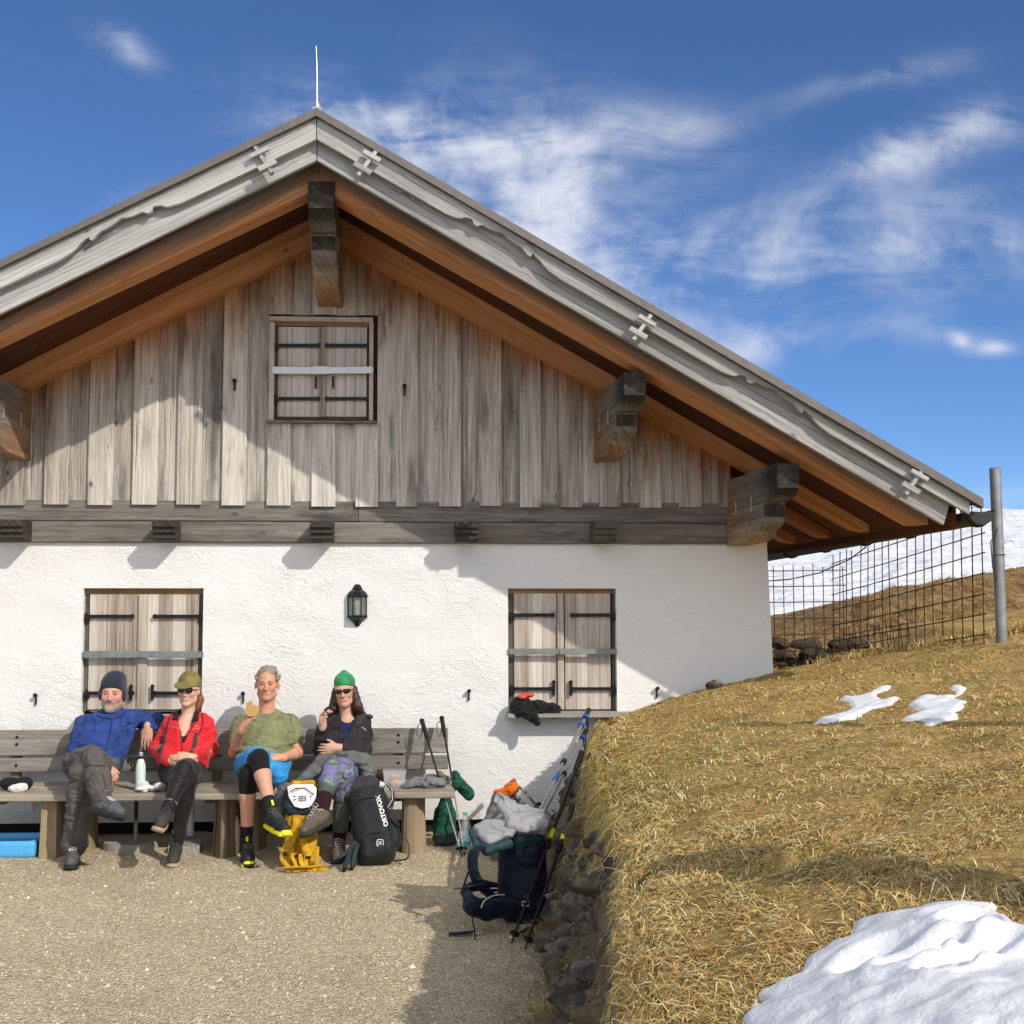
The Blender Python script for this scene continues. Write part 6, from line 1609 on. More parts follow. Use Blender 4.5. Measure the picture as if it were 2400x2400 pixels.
# ---------------- woman in dark hooded jacket and green hat
def woman_green():
    pel, neck = T(802, 1798, .56), T(815, 1688, .37)
    hc = T(807, 1619, .41); F_ = frame((-.10, -1, .04), (-.10, 0, 1))
    aL = [T(778, 1699, .38), T(753, 1757, .52), T(756, 1700, .64)]; aR = [T(852, 1697, .38), T(853, 1755, .46), T(792, 1753, .64)]
    l1 = [T(826, 1807, .58), T(778, 1803, .98), T(753, 1905, 1.18), T(716, 1953, 1.33)]; l2 = [T(785, 1807, .58), T(808, 1815, .96), T(795, 1950, .86), T(790, 1990, 1.04)]
    plant(l2)
    S = bodybits(pel, neck, (aL, aR), (l1, l2), None, .155, .10)
    S.cone(neck-V3((0, 0, .05)), hc+V3((0, .02, -.06)), .050, .045, .03); L_ = head(S, hc, F_, .92, .92)
    hand(S, aL[2], (.02, -.15, 1), (.8, -.35, 0), -1, (.75, 1.1), .95, thumb=(.45, -.4, .8)); hand(S, aR[2], (-.9, -.1, -.05), (0, .9, 0), -1, (.3, .5), .9)
    body = sdf_obj('person', S, M['skin'], None, .005, paint=skin_paint((.68, .40, .28), L_, F_, hc, lips=(.46, .12, .11)))
    info(body, 'dark-haired woman in green hat and sunglasses with folded arm and patterned leggings', 'person', people_group)
    J = SDF(); torso(J, pel.lerp(neck, .14), neck, .172, .108, .012, (aL[0], aR[0]), .05)
    for a in (aL, aR): J.chain([(a[0], .052), (a[0].lerp(a[1], .5), .051), (a[1], .046)], .025); J.chain([(a[1], .050), (a[1].lerp(a[2], .5), .045), (a[2].lerp(a[1], .16), .040)], .02)
    for q, w_, yy_, ry_ in ((1.14, .062, -.08, .12), (1.0, .048, -.10, .105), (.90, .030, -.13, .09), (.81, .014, -.155, .08)): J.ell(pel.lerp(neck, q)+V3((-.004, yy_, 0)), (w_, ry_, .055), k=.008, sub=True)
    dk = fabric('black_purple_jacket', (.030, .025, .030), .5, foldscale=9, fdist=.02)
    jk = sdf_obj('jacket', J, dk, body, .0055, fold(.012, 8, 17, 12.0), it=2)
    C = SDF(); gh = fabric('grey_hood', (.050, .050, .052), .4)
    for e in (-1, 1): C.chain([(neck+V3((e*.050, .060, .050)), .028), (neck+V3((e*.092, .00, .036)), .032), (neck+V3((e*.085, -.085, .000)), .024), (neck+V3((e*.032, -.142, -.070)), .009)], .02)
    C.cone(neck+V3((-.045, .05, .04)), neck+V3((.045, .05, .04)), .028, .028, .02); C.cone(neck+V3((.09, .0, .02)), T(868, 1680, .42), .028, .018, .02)
    sdf_obj('hood', C, gh, jk, .0048, fold(.004, 14, 30, 2.0))
    Tp = SDF(); torso(Tp, pel, neck, .155, .100, .0); Tp.ell(neck+V3((.0, -.07, .05)), (.058, .11, .060), k=.01, sub=True)
    sdf_obj('shirt', Tp, fabric('navy_shirt', (.015, .025, .075), .3), body, .006)
    surf_line(jk, [(848, 1704), (859, 1712)], .0028, plain('white_print', (.6, .6, .6), .7), 'sleeve_mark', n=4); dz = plain('dark_zip', (.008, .008, .010), .5)
    surf_line(jk, [(806, 1712), (804, 1735), (803, 1765)], .003, dz, 'zip'); surf_line(jk, [(782, 1682), (790, 1700), (788, 1722)], .0028, dz, 'seam'); surf_line(jk, [(848, 1682), (838, 1702), (838, 1722)], .0028, dz, 'seam')
    # grey fleece tied round the waist
    Fl = SDF(); Fl.ell(T(803, 1785, .60), (.165, .14, .080), k=.03); Fl.chain([(T(752, 1785, .66), .045), (T(732, 1812, .74), .038), (T(700, 1829, .80), .020)], .03); Fl.chain([(T(852, 1783, .64), .050), (T(865, 1805, .70), .045), (T(858, 1828, .76), .032)], .03)
    Fl.cone(T(755, 1792, .72), T(800, 1772, .74), .030, .026, .02); Fl.cone(T(800, 1772, .74), T(850, 1788, .72), .026, .034, .02); Fl.ell(T(803, 1774, .76), (.022, .02, .02), k=.01)
    sdf_obj('waist_fleece', Fl, fabric('grey_fleece', (.135, .140, .135), .6, foldscale=8, fdist=.03), body, .006, fold(.012, 9, 18, 21.0), it=2)
    Tr = SDF(); Tr.ell(pel, (.160, .135, .10), k=.05)
    for l, e_ in ((l1, .46), (l2, .70)): Tr.chain([(l[0], .088), (l[0].lerp(l[1], .6), .079), (l[1], .062)], .03); Tr.chain([(l[1], .061), (l[1].lerp(l[2], .3), .060), (l[1].lerp(l[2], e_), .050)], .02)
    m, t = newmat('patterned_leggings'); oc = t.n('ShaderNodeTexCoord').outputs['Object']
    wv = t.vmath('ADD', oc, t.vmath('MULTIPLY', t.vmath('SUBTRACT', t.n('ShaderNodeTexNoise', {'Vector': oc, 'Scale': 7.0}).outputs[1], (.5,)*3), (.25,)*3))
    f = t.noise(wv, 13, 3, .6); g = t.noise(t.n('ShaderNodeMapping', {'Vector': wv, 'Location': (4, 2, 1)}).outputs[0], 9, 3, .6)
    c = t.ramp(f, [(.36, (.020, .045, .025)), (.45, (.10, .17, .10)), (.50, (.145, .125, .31)), (.58, (.235, .20, .44)), (.66, (.06, .06, .16))], 'LINEAR')
    c = t.mix(t.mapr(g, .55, .60), c, (.20, .29, .21)); c = t.mix(t.mapr(t.noise(wv, 30, 2), .66, .70), c, (.02, .03, .05))
    t.principled(Base_Color=c, Roughness=.6, Normal=t.bump(t.noise(oc, 30, 3), .3, .01)); lg = sdf_obj('leggings', Tr, m, body, .0055, fold(.003, 16, 30, 7.0))
    mesh_band = fabric('green_grey_mesh_band', (.085, .105, .085), .3, rough=.55)
    for l, a, b in ((l1, .26, .50), (l2, .44, .76)):
        K = SDF(); K.cone(l[1].lerp(l[2], a), l[1].lerp(l[2], b), .062, .053, .01); sdf_obj('mesh_panel', K, mesh_band, lg, .005)
    um = plain('brown_suede_boot', (.115, .090, .072), .85, 0, 50, .9, .005, var=.45); bk = plain('dark_boot_sole', (.035, .032, .03), .8, 0, 60, .6)
    for l, lb in ((l1, 'brown lace-up boot of the raised foot'), (l2, 'brown lace-up boot on the gravel')):
        K = SDF(); K.cone(l[2].lerp(l[1], .10), l[2].lerp(l[1], .38), .046, .047, .01); sdf_obj('sock', K, fabric('maroon_sock', (.030, .008, .014), .2), body, .005)
        shoe('boot', l[2], l[3], body, um, bk, lb, .95, .055, M['lace'], shin=(l[1]-l[2]) if l is l1 else V3((0, 0, 1)))
    Lh = lambda x, y, z: hc+F_@V3((x, y, z))
    B = SDF(); B.ell(Lh(.004, .020, .055), (.076, .092, .075), F_, k=.02); B.cone(Lh(.004, .018, .095), Lh(.008, .02, .128), .042, .016, .03); B.box(Lh(0, -.05, -.052), (.12, .15, .085), .01, F_ @ Matrix.Rotation(-.22, 3, 'X'), k=.004, sub=True)
    sdf_obj('hat', B, fabric('green_hat_jersey', (.035, .28, .10), .25, sheen=.1), body, .0042, it=2)
    H = SDF(); H.ell(Lh(0, .040, .0), (.078, .078, .085), F_, k=.02)
    for e, dx in ((-1, -.045), (1, .030)):
        H.chain([(Lh(e*.066, .020, .0), .024), (Lh(e*.074, .005, -.06), .027), (Lh(e*.078+dx*.3, -.005, -.115), .030), (Lh(e*.080+dx, -.01, -.150), .018)], .02)
        H.chain([(Lh(e*.060, .030, -.05), .034), (Lh(e*.062, .03, -.13), .028)], .02)
    H.ell(Lh(0, -.085, -.02), (.050, .095, .12), F_, k=.006, sub=True)
    hm, t = newmat('dark_brown_hair'); oc = t.n('ShaderNodeTexCoord').outputs['Object']; f = t.noise(t.vmath('MULTIPLY', oc, (170, 170, 28)), 1.0, 4)
    t.principled(Base_Color=t.ramp(f, [(.35, (.014, .006, .004)), (.68, (.085, .030, .018))]), Roughness=.42, Normal=t.bump(f, .8, .004)); sdf_obj('hair', H, hm, body, .0045, fold(.005, 35, 70, 2.0))
    sunglasses(L_, F_, body, wrap=True, s=.95); face_bits(L_, F_, body, glasses=True)
    mb = MB(); q = aL[2].lerp(aL[1], .12); mb.lathe(q, [(.030, -.004), (.032, 0), (.030, .004)], 18, axis=unit(aL[2]-aL[1])); mb.build('bracelet', M['sunglass'], body)
    S = SDF(); c = T(766, 1662, .72); S.cone(c+V3((-.010, 0, -.006)), c+V3((.010, 0, .012)), .011, .009, .004); b = sdf_obj('date', S, plain('dark_dried_fruit', (.035, .015, .010), .5, 0, 80, .6))
    info(b, 'small dark dried fruit in the raised fingers of the woman in the green hat', 'snack')
woman_green()
# ================================================================ food, bottles and clothing left on the bench
def cl(name, col, **k): return fabric(name, col, **k)
def ins(c, z): c = Vector(c); c.z = z; return c
c = ins(T(329, 1830, .68), sz); mb = MB()
mb.lathe(c, [(.030, 0), (.034, .004), (.034, .15), (.031, .175), (.022, .20), (.0165, .212)], 24); bt_o = mb.build('bottle', plain('mint_white_enamel', (.66, .76, .71), .3, 0, 20, 0, var=.03)); info(bt_o, 'mint white steel bottle standing between the man in blue and the woman in red', 'bottle')
mb = MB(); mb.lathe(c, [(.018, .2125), (.019, .218), (.019, .228)], 20); mb.build('collar', M['black_iron'], bt_o)
mb = MB(); mb.lathe(c, [(.0165, .2285), (.0165, .250), (.014, .255)], 20); mb.build('cap', M['rod'], bt_o)
S = SDF(); rs = random.Random(2); c = ins(T(344, 1838, .74), sz+.022)
for i in range(12): S.ell(c+V3((rs.uniform(-.095, .10), rs.uniform(-.05, .05), rs.uniform(-.012, .022))), (rs.uniform(.025, .045), rs.uniform(.02, .04), rs.uniform(.012, .026)), k=.01)
info(sdf_obj('cloth', S, plain('white_cloth_bag', (.74, .74, .74), .75, 0, 30, .5, .01, var=.05), None, .0045, lambda x, y, z: .010*np.abs(fbm(x*22, y*22, z*30, 2))), 'crumpled white cloth bag on the seat in front of the white bottle', 'cloth')
c = T(407, 1774, .83); S = SDF(); S.ell(c, (.032, .026, .016), k=.01); S.ell(c+V3((.004, 0, -.014)), (.034, .028, .008), k=.004)
info(sdf_obj('sandwich', S, plain('baked_roll', (.60, .38, .17), .8, 0, 50, .6, .005, var=.3), None, .004), 'small filled roll in the hands of the woman in red', 'sandwich')
mb = MB(); c = T(447, 1786, .78); mb.beam(c+V3((-.045, 0, -.004)), c+V3((.045, 0, .006)), (0, 1, 0), (0, 0, 1), .07, .022); info(mb.build('snack_box', plain('orange_carton', (.80, .38, .20), .6)), 'flat orange carton in the lap of the woman in red', 'carton')
# clear box with bread, napkins, clothes
def tub(px0, px1, py0, t, label):
    x0, x1 = SX(px0, px1, t); zt = T(900, py0, t).z; xm = (x0+x1)/2; h = zt-sz
    mb = MB(); vs = []; fs = []
    for (sc_, z, ins_) in ((.86, sz+.003, 0), (1.0, zt, 0), (.985, zt, 1), (.845, sz+.006, 1)):
        for sx_, sy_ in ((-1, -1), (1, -1), (1, 1), (-1, 1)): vs.append((xm+sx_*(x1-x0)/2*sc_, -t+sy_*.055*sc_, z))
    for a in range(3):
        for k in range(4): m_ = (k+1) % 4; fs.append((a*4+k, a*4+m_, a*4+4+m_, a*4+4+k))
    fs += [(3, 2, 1, 0), (12, 13, 14, 15)]; mb.add(vs, fs)
    for (a, b) in ((0, 1), (1, 2), (2, 3), (3, 0)): mb.tube([vs[4+a], vs[4+b]], .0035, 6)
    m, tt_ = newmat('cloudy_clear_plastic'); b_ = tt_.n('ShaderNodeBsdfPrincipled', {'Base Color': (.75, .72, .78, 1), 'Roughness': .2}); tr = tt_.n('ShaderNodeBsdfTransparent', {0: (1, 1, 1, 1)}); mx = tt_.n('ShaderNodeMixShader', {0: .22, 1: tr.outputs[0], 2: b_.outputs[0]}); tt_.n('ShaderNodeOutputMaterial', {0: mx.outputs[0]})
    return info(mb.build('lunch_box', m), label, 'lunch box'), xm
_, xm = tub(900, 953, 1806, .62, 'clear plastic lunch box with bread standing on the right part of the seat')
for dx, dz, r, cc, lb in ((-.012, .030, (.030, .032, .028), (.58, .30, .14), 'reddish slice of bread low in the clear box'), (.018, .026, (.034, .03, .024), (.66, .40, .20), 'pale brown roll at the right in the clear box'), (-.010, .066, (.026, .024, .020), (.60, .30, .10), 'orange brown roll on top in the clear box')):
    S = SDF(); S.ell((xm+dx, -.62, sz+dz), r, k=.01); info(sdf_obj('bread_roll', S, plain('bread_crust', cc, .85, 0, 60, .8, .005, var=.3), None, .004, lambda x, y, z: .004*fbm(x*60, y*60, z*60, 2)), lb, 'bread', 'bread in the lunch box')
def heap(name, label, cat, px, py, t, w_, d_, h_, mat, n=10, seed=1, z0=sz, amp=.012, fr=20, k=.015, h=.005):
    S = SDF(); rs = random.Random(seed); c = ins(T(px, py, t), z0)
    for i in range(n):
        a = rs.uniform(-1, 1); S.ell(c+V3((a*w_*.72, rs.uniform(-.5, .5)*d_, h_*.28+rs.uniform(0, .42)*h_*(1-abs(a)*.6))), (w_*rs.uniform(.26, .42), d_*rs.uniform(.35, .6), h_*rs.uniform(.28, .46)), frame((rs.uniform(-.4, .4), -1, 0), (rs.uniform(-.35, .35), 0, 1)), k=k)
    return info(sdf_obj(name, S, mat, None, h, lambda x, y, z: amp*(np.abs(fbm(x*fr, y*fr, z*fr*1.6, 3))*1.6-.3)), label, cat)
heap('napkins', 'crumpled white napkins beside the clear lunch box', 'napkins', 886, 1830, .66, .055, .04, .045, plain('white_napkin', (.80, .79, .76), .85), 9, 3)
heap('grey_shirt', 'crumpled grey shirt on the right end of the seat', 'shirt', 998, 1835, .66, .15, .07, .075, cl('mid_grey_jersey', (.19, .19, .20), fold=.6, foldscale=14), 14, 5, amp=.016, fr=16)
heap('olive_shirt', 'olive brown garment behind the grey shirt on the bench', 'shirt', 1028, 1822, .50, .10, .05, .085, cl('olive_brown_cloth', (.16, .14, .10), fold=.6), 9, 8, amp=.014)
mb = MB(); x0, x1 = SX(868, 905, .50); mb.box((x0, -.50, sz+.001), (x1, -.40, sz+.075)); info(mb.build('dark_pouch', cl('dark_red_pouch', (.05, .022, .02))), 'dark boxy pouch behind the napkins', 'pouch')
# jacket on the window sill
zs_ = W(0, 1688, -.16).z+.028; S = SDF(); cj = lambda px, py, t: T(px, py, t)
for p, r in (((1222, 1655, .10), (.085, .075, .075)), ((1212, 1672, .11), (.065, .06, .035)), ((1262, 1660, .10), (.075, .07, .060)), ((1295, 1662, .09), (.060, .055, .045)), ((1300, 1675, .10), (.050, .05, .025))): S.ell(cj(*p), r, k=.025)
S.cone(cj(1240, 1672, .16), cj(1262, 1694, .195), .045, .028, .02); S.cone(cj(1225, 1668, .17), cj(1245, 1684, .19), .035, .03, .02)
jo = sdf_obj('black_jacket', S, cl('black_shell_fabric', (.014, .013, .014), fold=.9, foldscale=11, fdist=.03, rough=.55), None, .005, lambda x, y, z: .016*(np.abs(fbm(x*15, y*15, z*18, 3))*1.8-.3)); info(jo, 'black jacket with red lining bundled on the sill of the right window', 'jacket')
S = SDF(); S.ell(cj(1236, 1629, .12), (.058, .045, .020), k=.01); S.ell(cj(1224, 1633, .14), (.04, .04, .020), k=.01); sdf_obj('red_lining', S, cl('red_orange_lining', (.72, .10, .055), fold=.6, foldscale=16), jo, .004, lambda x, y, z: .010*np.abs(fbm(x*30, y*30, z*30, 2)))

# ================================================================ trekking poles
def tpole(label, handle, tip, r=.0085, hl=.16, shaft=None, bands=(), grip=M['black_iron'], strapdir=(-1, 0), group='trekking poles', basket=True, lower=None):
    h0, t0 = Vector(handle), Vector(tip); d = unit(t0-h0); L = (t0-h0).length
    root = empty('trekking_pole', t0, label, 'trekking pole', group)
    mb = MB(); sd = d.orthogonal().normalized() if False else (Vector((1, 0, 0))-d*d.x).normalized()
    mb.tube([h0-d*.0+sd*-.012, h0+d*.008, h0+d*.04, h0+d*.09, h0+d*hl], [.010, .019, .0155, .0165, .0135], 12); mb.build('handle', grip, root)
    mb = MB(); m1 = h0+d*L*.52
    mb.tube([h0+d*hl, m1], [r, r], 10); mb.build('upper_shaft', shaft or M['pole'], root)
    mb = MB(); mb.tube([m1, t0-d*.05], [r*.82, r*.66], 10); mb.build('lower_shaft', lower or M['black_iron'], root)
    mb = MB(); mb.tube([m1-d*.018, m1+d*.03], r*1.6, 10); mb.box(m1+V3((-.003, -.02, -.012)), m1+V3((.012, -.006, .012))); mb.build('clamp', M['black_iron'], root)
    mb = MB(); mb.tube([t0-d*.05, t0], [.005, .0035], 8)
    if basket: mb.lathe(t0-d*.055, [(.006, 0), (.025, .004), (.026, .007), (.008, .016)], 14, axis=-d)
    mb.build('tip', M['black_iron'], root)
    mb = MB(); q = h0+d*.02; o_ = V3((strapdir[0]*.035, -.01, 0))
    mb.tube([q, q+o_+V3((0, 0, -.03)), q+o_*1.1+V3((0, 0, -.09)), q+o_*.6+V3((0, 0, -.125)), q+o_*.1+V3((0, 0, -.08)), q], .0065, 6, flat=(1, .35)); mb.build('wrist_strap', cl('pole_strap', (.03, .027, .027)), root)
    for f, m, ln, rr in bands:
        mb = MB(); q = h0+d*L*f; mb.tube([q-d*ln/2, q+d*ln/2], r*rr, 12); mb.build('band', m, root)
    return root
bluem = plain('blue_anodised', (.03, .12, .55), .35, .2, 30, .1); shg = plain('grey_alu_shaft', (.33, .34, .35), .35, .5, 30, .1, var=.1); yl = plain('neon_yellow_band', (.78, .85, .03), .5, 0, 30, .1, var=.05); dks = plain('black_shaft', (.02, .02, .021), .35, .2, 30, .1)
tpole('black pole crossing to the left leaning against the bench end', T(988, 1686, .30), ins(T(1083, 1975, .88), .0), r=.0075, shaft=dks, lower=M['rod'], strapdir=(-1, 0))
tpole('black pole standing steeper at the very end of the bench', T(1035, 1680, .30), ins(T(1090, 1972, .90), .0), r=.0075, shaft=dks, lower=M['rod'], strapdir=(-1, 0))
tpole('grey pole with blue rings whose handle reaches the window sill', T(1380, 1664, .80), T(1252, 1928, 2.52), r=.011, hl=.20, shaft=shg, lower=shg, bands=((.085, bluem, .030, 2.1), (.17, bluem, .028, 2.0), (.66, bluem, .06, 1.5)), strapdir=(-.4, 0), basket=False)
tpole('second grey pole just right of the one with blue rings', T(1374, 1712, 1.05), T(1262, 1930, 2.50), r=.010, hl=.20, shaft=shg, lower=shg, bands=((.1, bluem, .028, 2.0),), strapdir=(-.4, 0), basket=False)
tpole('black pole with yellow band leaning on the stone wall, nearer the pack', T(1364, 1762, 1.98), ins(T(1198, 2188, 2.95), 0), r=.0100, shaft=dks, bands=((.47, yl, .065, 1.35),), strapdir=(-.8, 0))
tpole('black pole with yellow band leaning on the stone wall, right of its twin', T(1386, 1768, 2.05), ins(T(1230, 2196, 3.05), 0), r=.0100, shaft=dks, bands=((.46, yl, .060, 1.35),), strapdir=(-.8, 0))

# ================================================================ rucksacks
def strap(pts, w_, mat, parent, name='strap', th=.22, up=None):
    """smooth flat webbing through the points"""
    P_ = [Vector(p) for p in pts]; out = []
    for i in range(len(P_)-1):
        p0, p1, p2, p3 = P_[max(i-1, 0)], P_[i], P_[i+1], P_[min(i+2, len(P_)-1)]
        for k in range(6):
            u_ = k/6; out.append(.5*((2*p1)+(-p0+p2)*u_+(2*p0-5*p1+4*p2-p3)*u_*u_+(-p0+3*p1-3*p2+p3)*u_**3))
    out.append(P_[-1]); mb = MB(); mb.tube(out, w_, 8, flat=(1, th), up=up); return mb.build(name, mat, parent)
def axes(bottom, top, tilt_back=0.0):
    return frame((0, -1, tilt_back), unit(Vector(top)-Vector(bottom)))
# black pack with white lettering
blk = cl('black_pack_cloth', (.020, .024, .023), fold=.45, weave=500, foldscale=7, rough=.6, fdist=.02); blk2 = cl('dark_grey_pack_cloth', (.045, .043, .050), fold=.5, foldscale=8)
b0, b1 = ins(T(886, 2000, 1.12), .0), T(858, 1848, .98); Fb = axes(b0, b1, .18); cen = b0.lerp(b1, .5); LB = lambda x, y, z: cen+Fb@V3((x, y, z)); hh = (b1-b0).length/2
S = SDF(); S.box(LB(0, .02, -.01), (.128, .095, hh*.98), .075, Fb, k=.02); S.box(LB(.015, -.055, -hh*.52), (.105, .045, hh*.36), .045, Fb, k=.02); S.ell(LB(-.01, .0, hh*.80), (.110, .085, .07), Fb, k=.04); S.box(LB(.02, -.045, hh*.15), (.085, .045, hh*.62), .045, Fb, k=.03)
S.cone(LB(.12, .0, -hh*.45), LB(.135, .01, -hh*.05), .050, .040, .03)
bp = sdf_obj('backpack', S, blk, None, .0055, fold(.004, 6, 14, 3.0), it=2); info(bp, 'black backpack with white lettering standing upright beside the right stump', 'backpack')
S = SDF(); S.ell(T(843, 1842, .93), (.075, .07, .045), k=.02); S.cone(T(822, 1850, .92), T(870, 1838, .92), .05, .055, .03); S.ell(T(818, 1866, .96), (.03, .05, .045), k=.03); sdf_obj('rolled_jacket', S, blk2, bp, .005, fold(.008, 10, 20, 1.0))
def front(x, z): # walk onto the front surface of the pack
    return LB(x, -.098-.004, z)
for z0_, n_ in ((-hh*.18, 0),): pass
for nm, pts in (('zip', [(-.095, .13), (-.05, .165), (.03, .17), (.085, .15), (.105, .10), (.110, 0), (.10, -.12)]), ('pocket_seam', [(-.075, -.075), (-.02, -.055), (.055, -.06), (.085, -.10), (.09, -.17)]), ('pocket_seam', [(-.075, -.075), (-.085, -.15)]), ('pocket_flap', [(-.02, -.10), (.06, -.10), (.065, -.17)])):
    strap([LB(x, -.088-(.018 if abs(x) < .07 else -.008), z) for x, z in pts], .0028, M['black_iron'], bp, nm, 1.0)
def text_mesh(txt, size, depth, origin, right, upv, mat, parent, name='lettering', bold=.02, conform=None):
    cu = bpy.data.curves.new('txt', 'FONT'); cu.body = txt; cu.size = size; cu.extrude = depth; cu.offset = bold*size; cu.align_x = 'CENTER'; cu.align_y = 'CENTER'
    to = bpy.data.objects.new('txt', cu); COL.objects.link(to); dg = bpy.context.evaluated_depsgraph_get(); me = bpy.data.meshes.new_from_object(to.evaluated_get(dg)); bpy.data.objects.remove(to)
    r_ = unit(right); u_ = unit(upv); u_ = (u_-r_*u_.dot(r_)).normalized(); n_ = r_.cross(u_)
    for v_ in me.vertices: q = v_.co.copy(); v_.co = Vector(origin)+r_*q.x+u_*q.y+n_*q.z
    me.name = name; return link(name, me, mat, parent)
wht = plain('white_print_ink', (.82, .82, .82), .6, 0, 20, 0, var=.02)
tA, tB = T(904, 1930, 1.10), T(886, 1869, 1.06)
dirt_ = unit(tB-tA); tc_ = (tA+tB)/2
# sit the lettering just proud of the cloth
def onto(p, parent_obj, back=Vector((0, 1, 0))):
    o_ = Vector(p); o_.y = -2.2; dg = bpy.context.evaluated_depsgraph_get(); ok, loc, nr, _ = parent_obj.ray_cast(o_, back); return (loc, nr) if ok else (Vector(p), Vector((0, -1, 0)))
bpy.context.view_layer.update()
lc, ln_ = onto(tc_, bp); txto = text_mesh('ORTOVOX', .040, .0025, lc+ln_*.006, dirt_, V3((-1, 0, .25)), wht, bp, 'lettering', .035)
for v_ in txto.data.vertices:
    hit, nr = onto(v_.co, bp); off = (v_.co-(lc+ln_*.006)).dot(ln_); v_.co.y = hit.y-.003-off*.4
lg_, ln2 = onto(T(891, 1973, 1.15), bp); s_ = .021; mb = MB()
ring = [(math.copysign(abs(math.cos(a))**.45, math.cos(a)), math.copysign(abs(math.sin(a))**.45, math.sin(a))) for a in [2*math.pi*k/24 for k in range(25)]]
rx_, uz_ = unit(V3((1, 0, -.08))), unit(V3((.08, 0, 1)))
mb.tube([lg_+rx_*x*s_+uz_*y*s_+V3((0, -.004, 0)) for x, y in ring], .0026, 6, cap=False)
mb.tube([lg_+rx_*x*s_+uz_*y*s_+V3((0, -.004, 0)) for x, y in ((-.9, .35), (-.2, .35), (.25, .0), (.25, -.55))], .0026, 6); mb.tube([lg_+rx_*x*s_+uz_*y*s_+V3((0, -.004, 0)) for x, y in ((-.9, -.35), (-.05, -.35), (.5, .5))], .0026, 6); mb.build('emblem', wht, bp)
strap([LB(.10, -.02, hh*.80), LB(.135, -.05, hh*.98), LB(.165, -.05, hh*.80), LB(.155, -.05, hh*.50), LB(.115, -.05, hh*.38)], .014, blk2, bp, 'shoulder_strap', .4)
mb = MB(); mb.tube([LB(.118, -.062, hh*.86), LB(.138, -.066, hh*.99), LB(.166, -.066, hh*.84), LB(.158, -.066, hh*.55), LB(.120, -.064, hh*.38)], .0035, 6); mb.build('pale_piping', plain('pale_grey_piping', (.55, .55, .53), .7), bp)
strap([LB(.12, -.05, hh*.15), LB(.165, -.06, hh*.0), LB(.180, -.05, -hh*.12)], .010, blk, bp); strap([LB(.13, -.03, -hh*.30), LB(.195, -.03, -hh*.42), LB(.215, -.04, -hh*.70), LB(.19, -.05, -hh*.98), LB(.11, -.04, -hh*.97)], .009, blk2, bp, 'hip_strap')
strap([LB(-.125, -.02, hh*.1), LB(-.15, -.03, -hh*.3), LB(-.15, -.05, -hh*.8), LB(-.14, -.06, -hh*1.0)], .012, blk2, bp, 'shoulder_strap')
S = SDF(); q = T(826, 1893, 1.02); S.cone(q+V3((0, 0, .02)), q+V3((.004, 0, -.02)), .006, .006, .002); sdf_obj('red_clip', S, plain('red_clip', (.75, .06, .03), .4), bp, .0025)
# folded pole tips and strap in front
mbg = empty('folded_poles', ins(T(815, 2045, 1.25), 0), 'pair of short folded black poles with rubber tips lying against the black pack', 'folding poles')
for k, (a, b) in enumerate((((822, 1985, 1.16), (806, 2044, 1.32)), ((836, 1978, 1.14), (824, 2034, 1.28)))):
    p, q = T(*a), ins(T(*b), .012); mb = MB(); d = unit(q-p); mb.tube([p, p+d*.04, q-d*.03], [.012, .017, .013], 10); mb.tube([p+V3((.013, .002, 0)), q-d*.03+V3((.011, .002, 0))], .007, 8); mb.build('folded_shaft', plain('dark_teal_carbon', (.02, .045, .05), .35), mbg)
    mb = MB(); mb.lathe(q-d*.03, [(.013, 0), (.016, .006), (.012, .016), (.014, .030), (.006, .036)], 12, axis=d); mb.build('rubber_tip', M['black_iron'], mbg)
strap([T(832, 1972, 1.14), T(818, 1990, 1.20), T(800, 2006, 1.25), T(780, 2012, 1.26)], .016, blk2, mbg, 'webbing', .2)

# yellow pack
yel = cl('mustard_yellow_cloth', (.60, .33, .015), fold=.5, weave=400, foldscale=9, rough=.65, fdist=.02); teal = cl('dark_teal_cloth', (.030, .055, .062), fold=.4)
y0_, y1_ = ins(T(706, 2012, 1.12), .0), T(708, 1846, .98); Fy = axes(y0_, y1_, .15); cy_ = y0_.lerp(y1_, .5); LY = lambda x, y, z: cy_+Fy@V3((x, y, z)); hy = (y1_-y0_).length/2
S = SDF(); S.box(LY(-.005, .03, -.03), (.100, .065, hy*.86), .05, Fy, k=.02); S.cone(LY(-.085, -.03, -hy*.1), LY(-.055, -.055, -hy*.75), .032, .030, .02)
yp = sdf_obj('backpack', S, yel, None, .0055, fold(.005, 7, 15, 8.0), it=2); info(yp, 'mustard yellow backpack with white panel on its lid, straps facing forward', 'backpack')
S = SDF(); S.box(LY(.0, .005, hy*.68), (.118, .080, .085), .06, Fy, k=.02); S.cone(LY(-.07, -.03, hy*.45), LY(.07, -.03, hy*.45), .045, .045, .03); S.cone(LY(-.105, .02, hy*.5), LY(-.115, .03, hy*.05), .03, .018, .02); sdf_obj('lid', S, teal, yp, .005, it=2)
mb = MB(); hexp = [(-.088, .075), (-.055, .088), (.075, .088), (.100, .062), (.098, -.005), (.060, -.058), (.005, -.066), (-.040, -.052), (-.078, .010)]
mb.prism([LY(x, -.083-.012*(1-(x/.1)**2), hy*.68+z) for x, z in hexp], Fy@V3((0, -.008, 0))); pn = mb.build('white_panel', plain('white_printed_panel', (.80, .80, .79), .5, 0, 60, .2, var=.05), yp)
mb = MB(); L3 = lambda x, z: LY(x, -.1045, hy*.68+z)
mb.tube([L3(-.070, .040), L3(-.035, .062), L3(.025, .062), L3(.085, .020)], .0032, 6); mb.tube([L3(-.055, .035), L3(-.03, .050), L3(-.015, .050)], .002, 5)
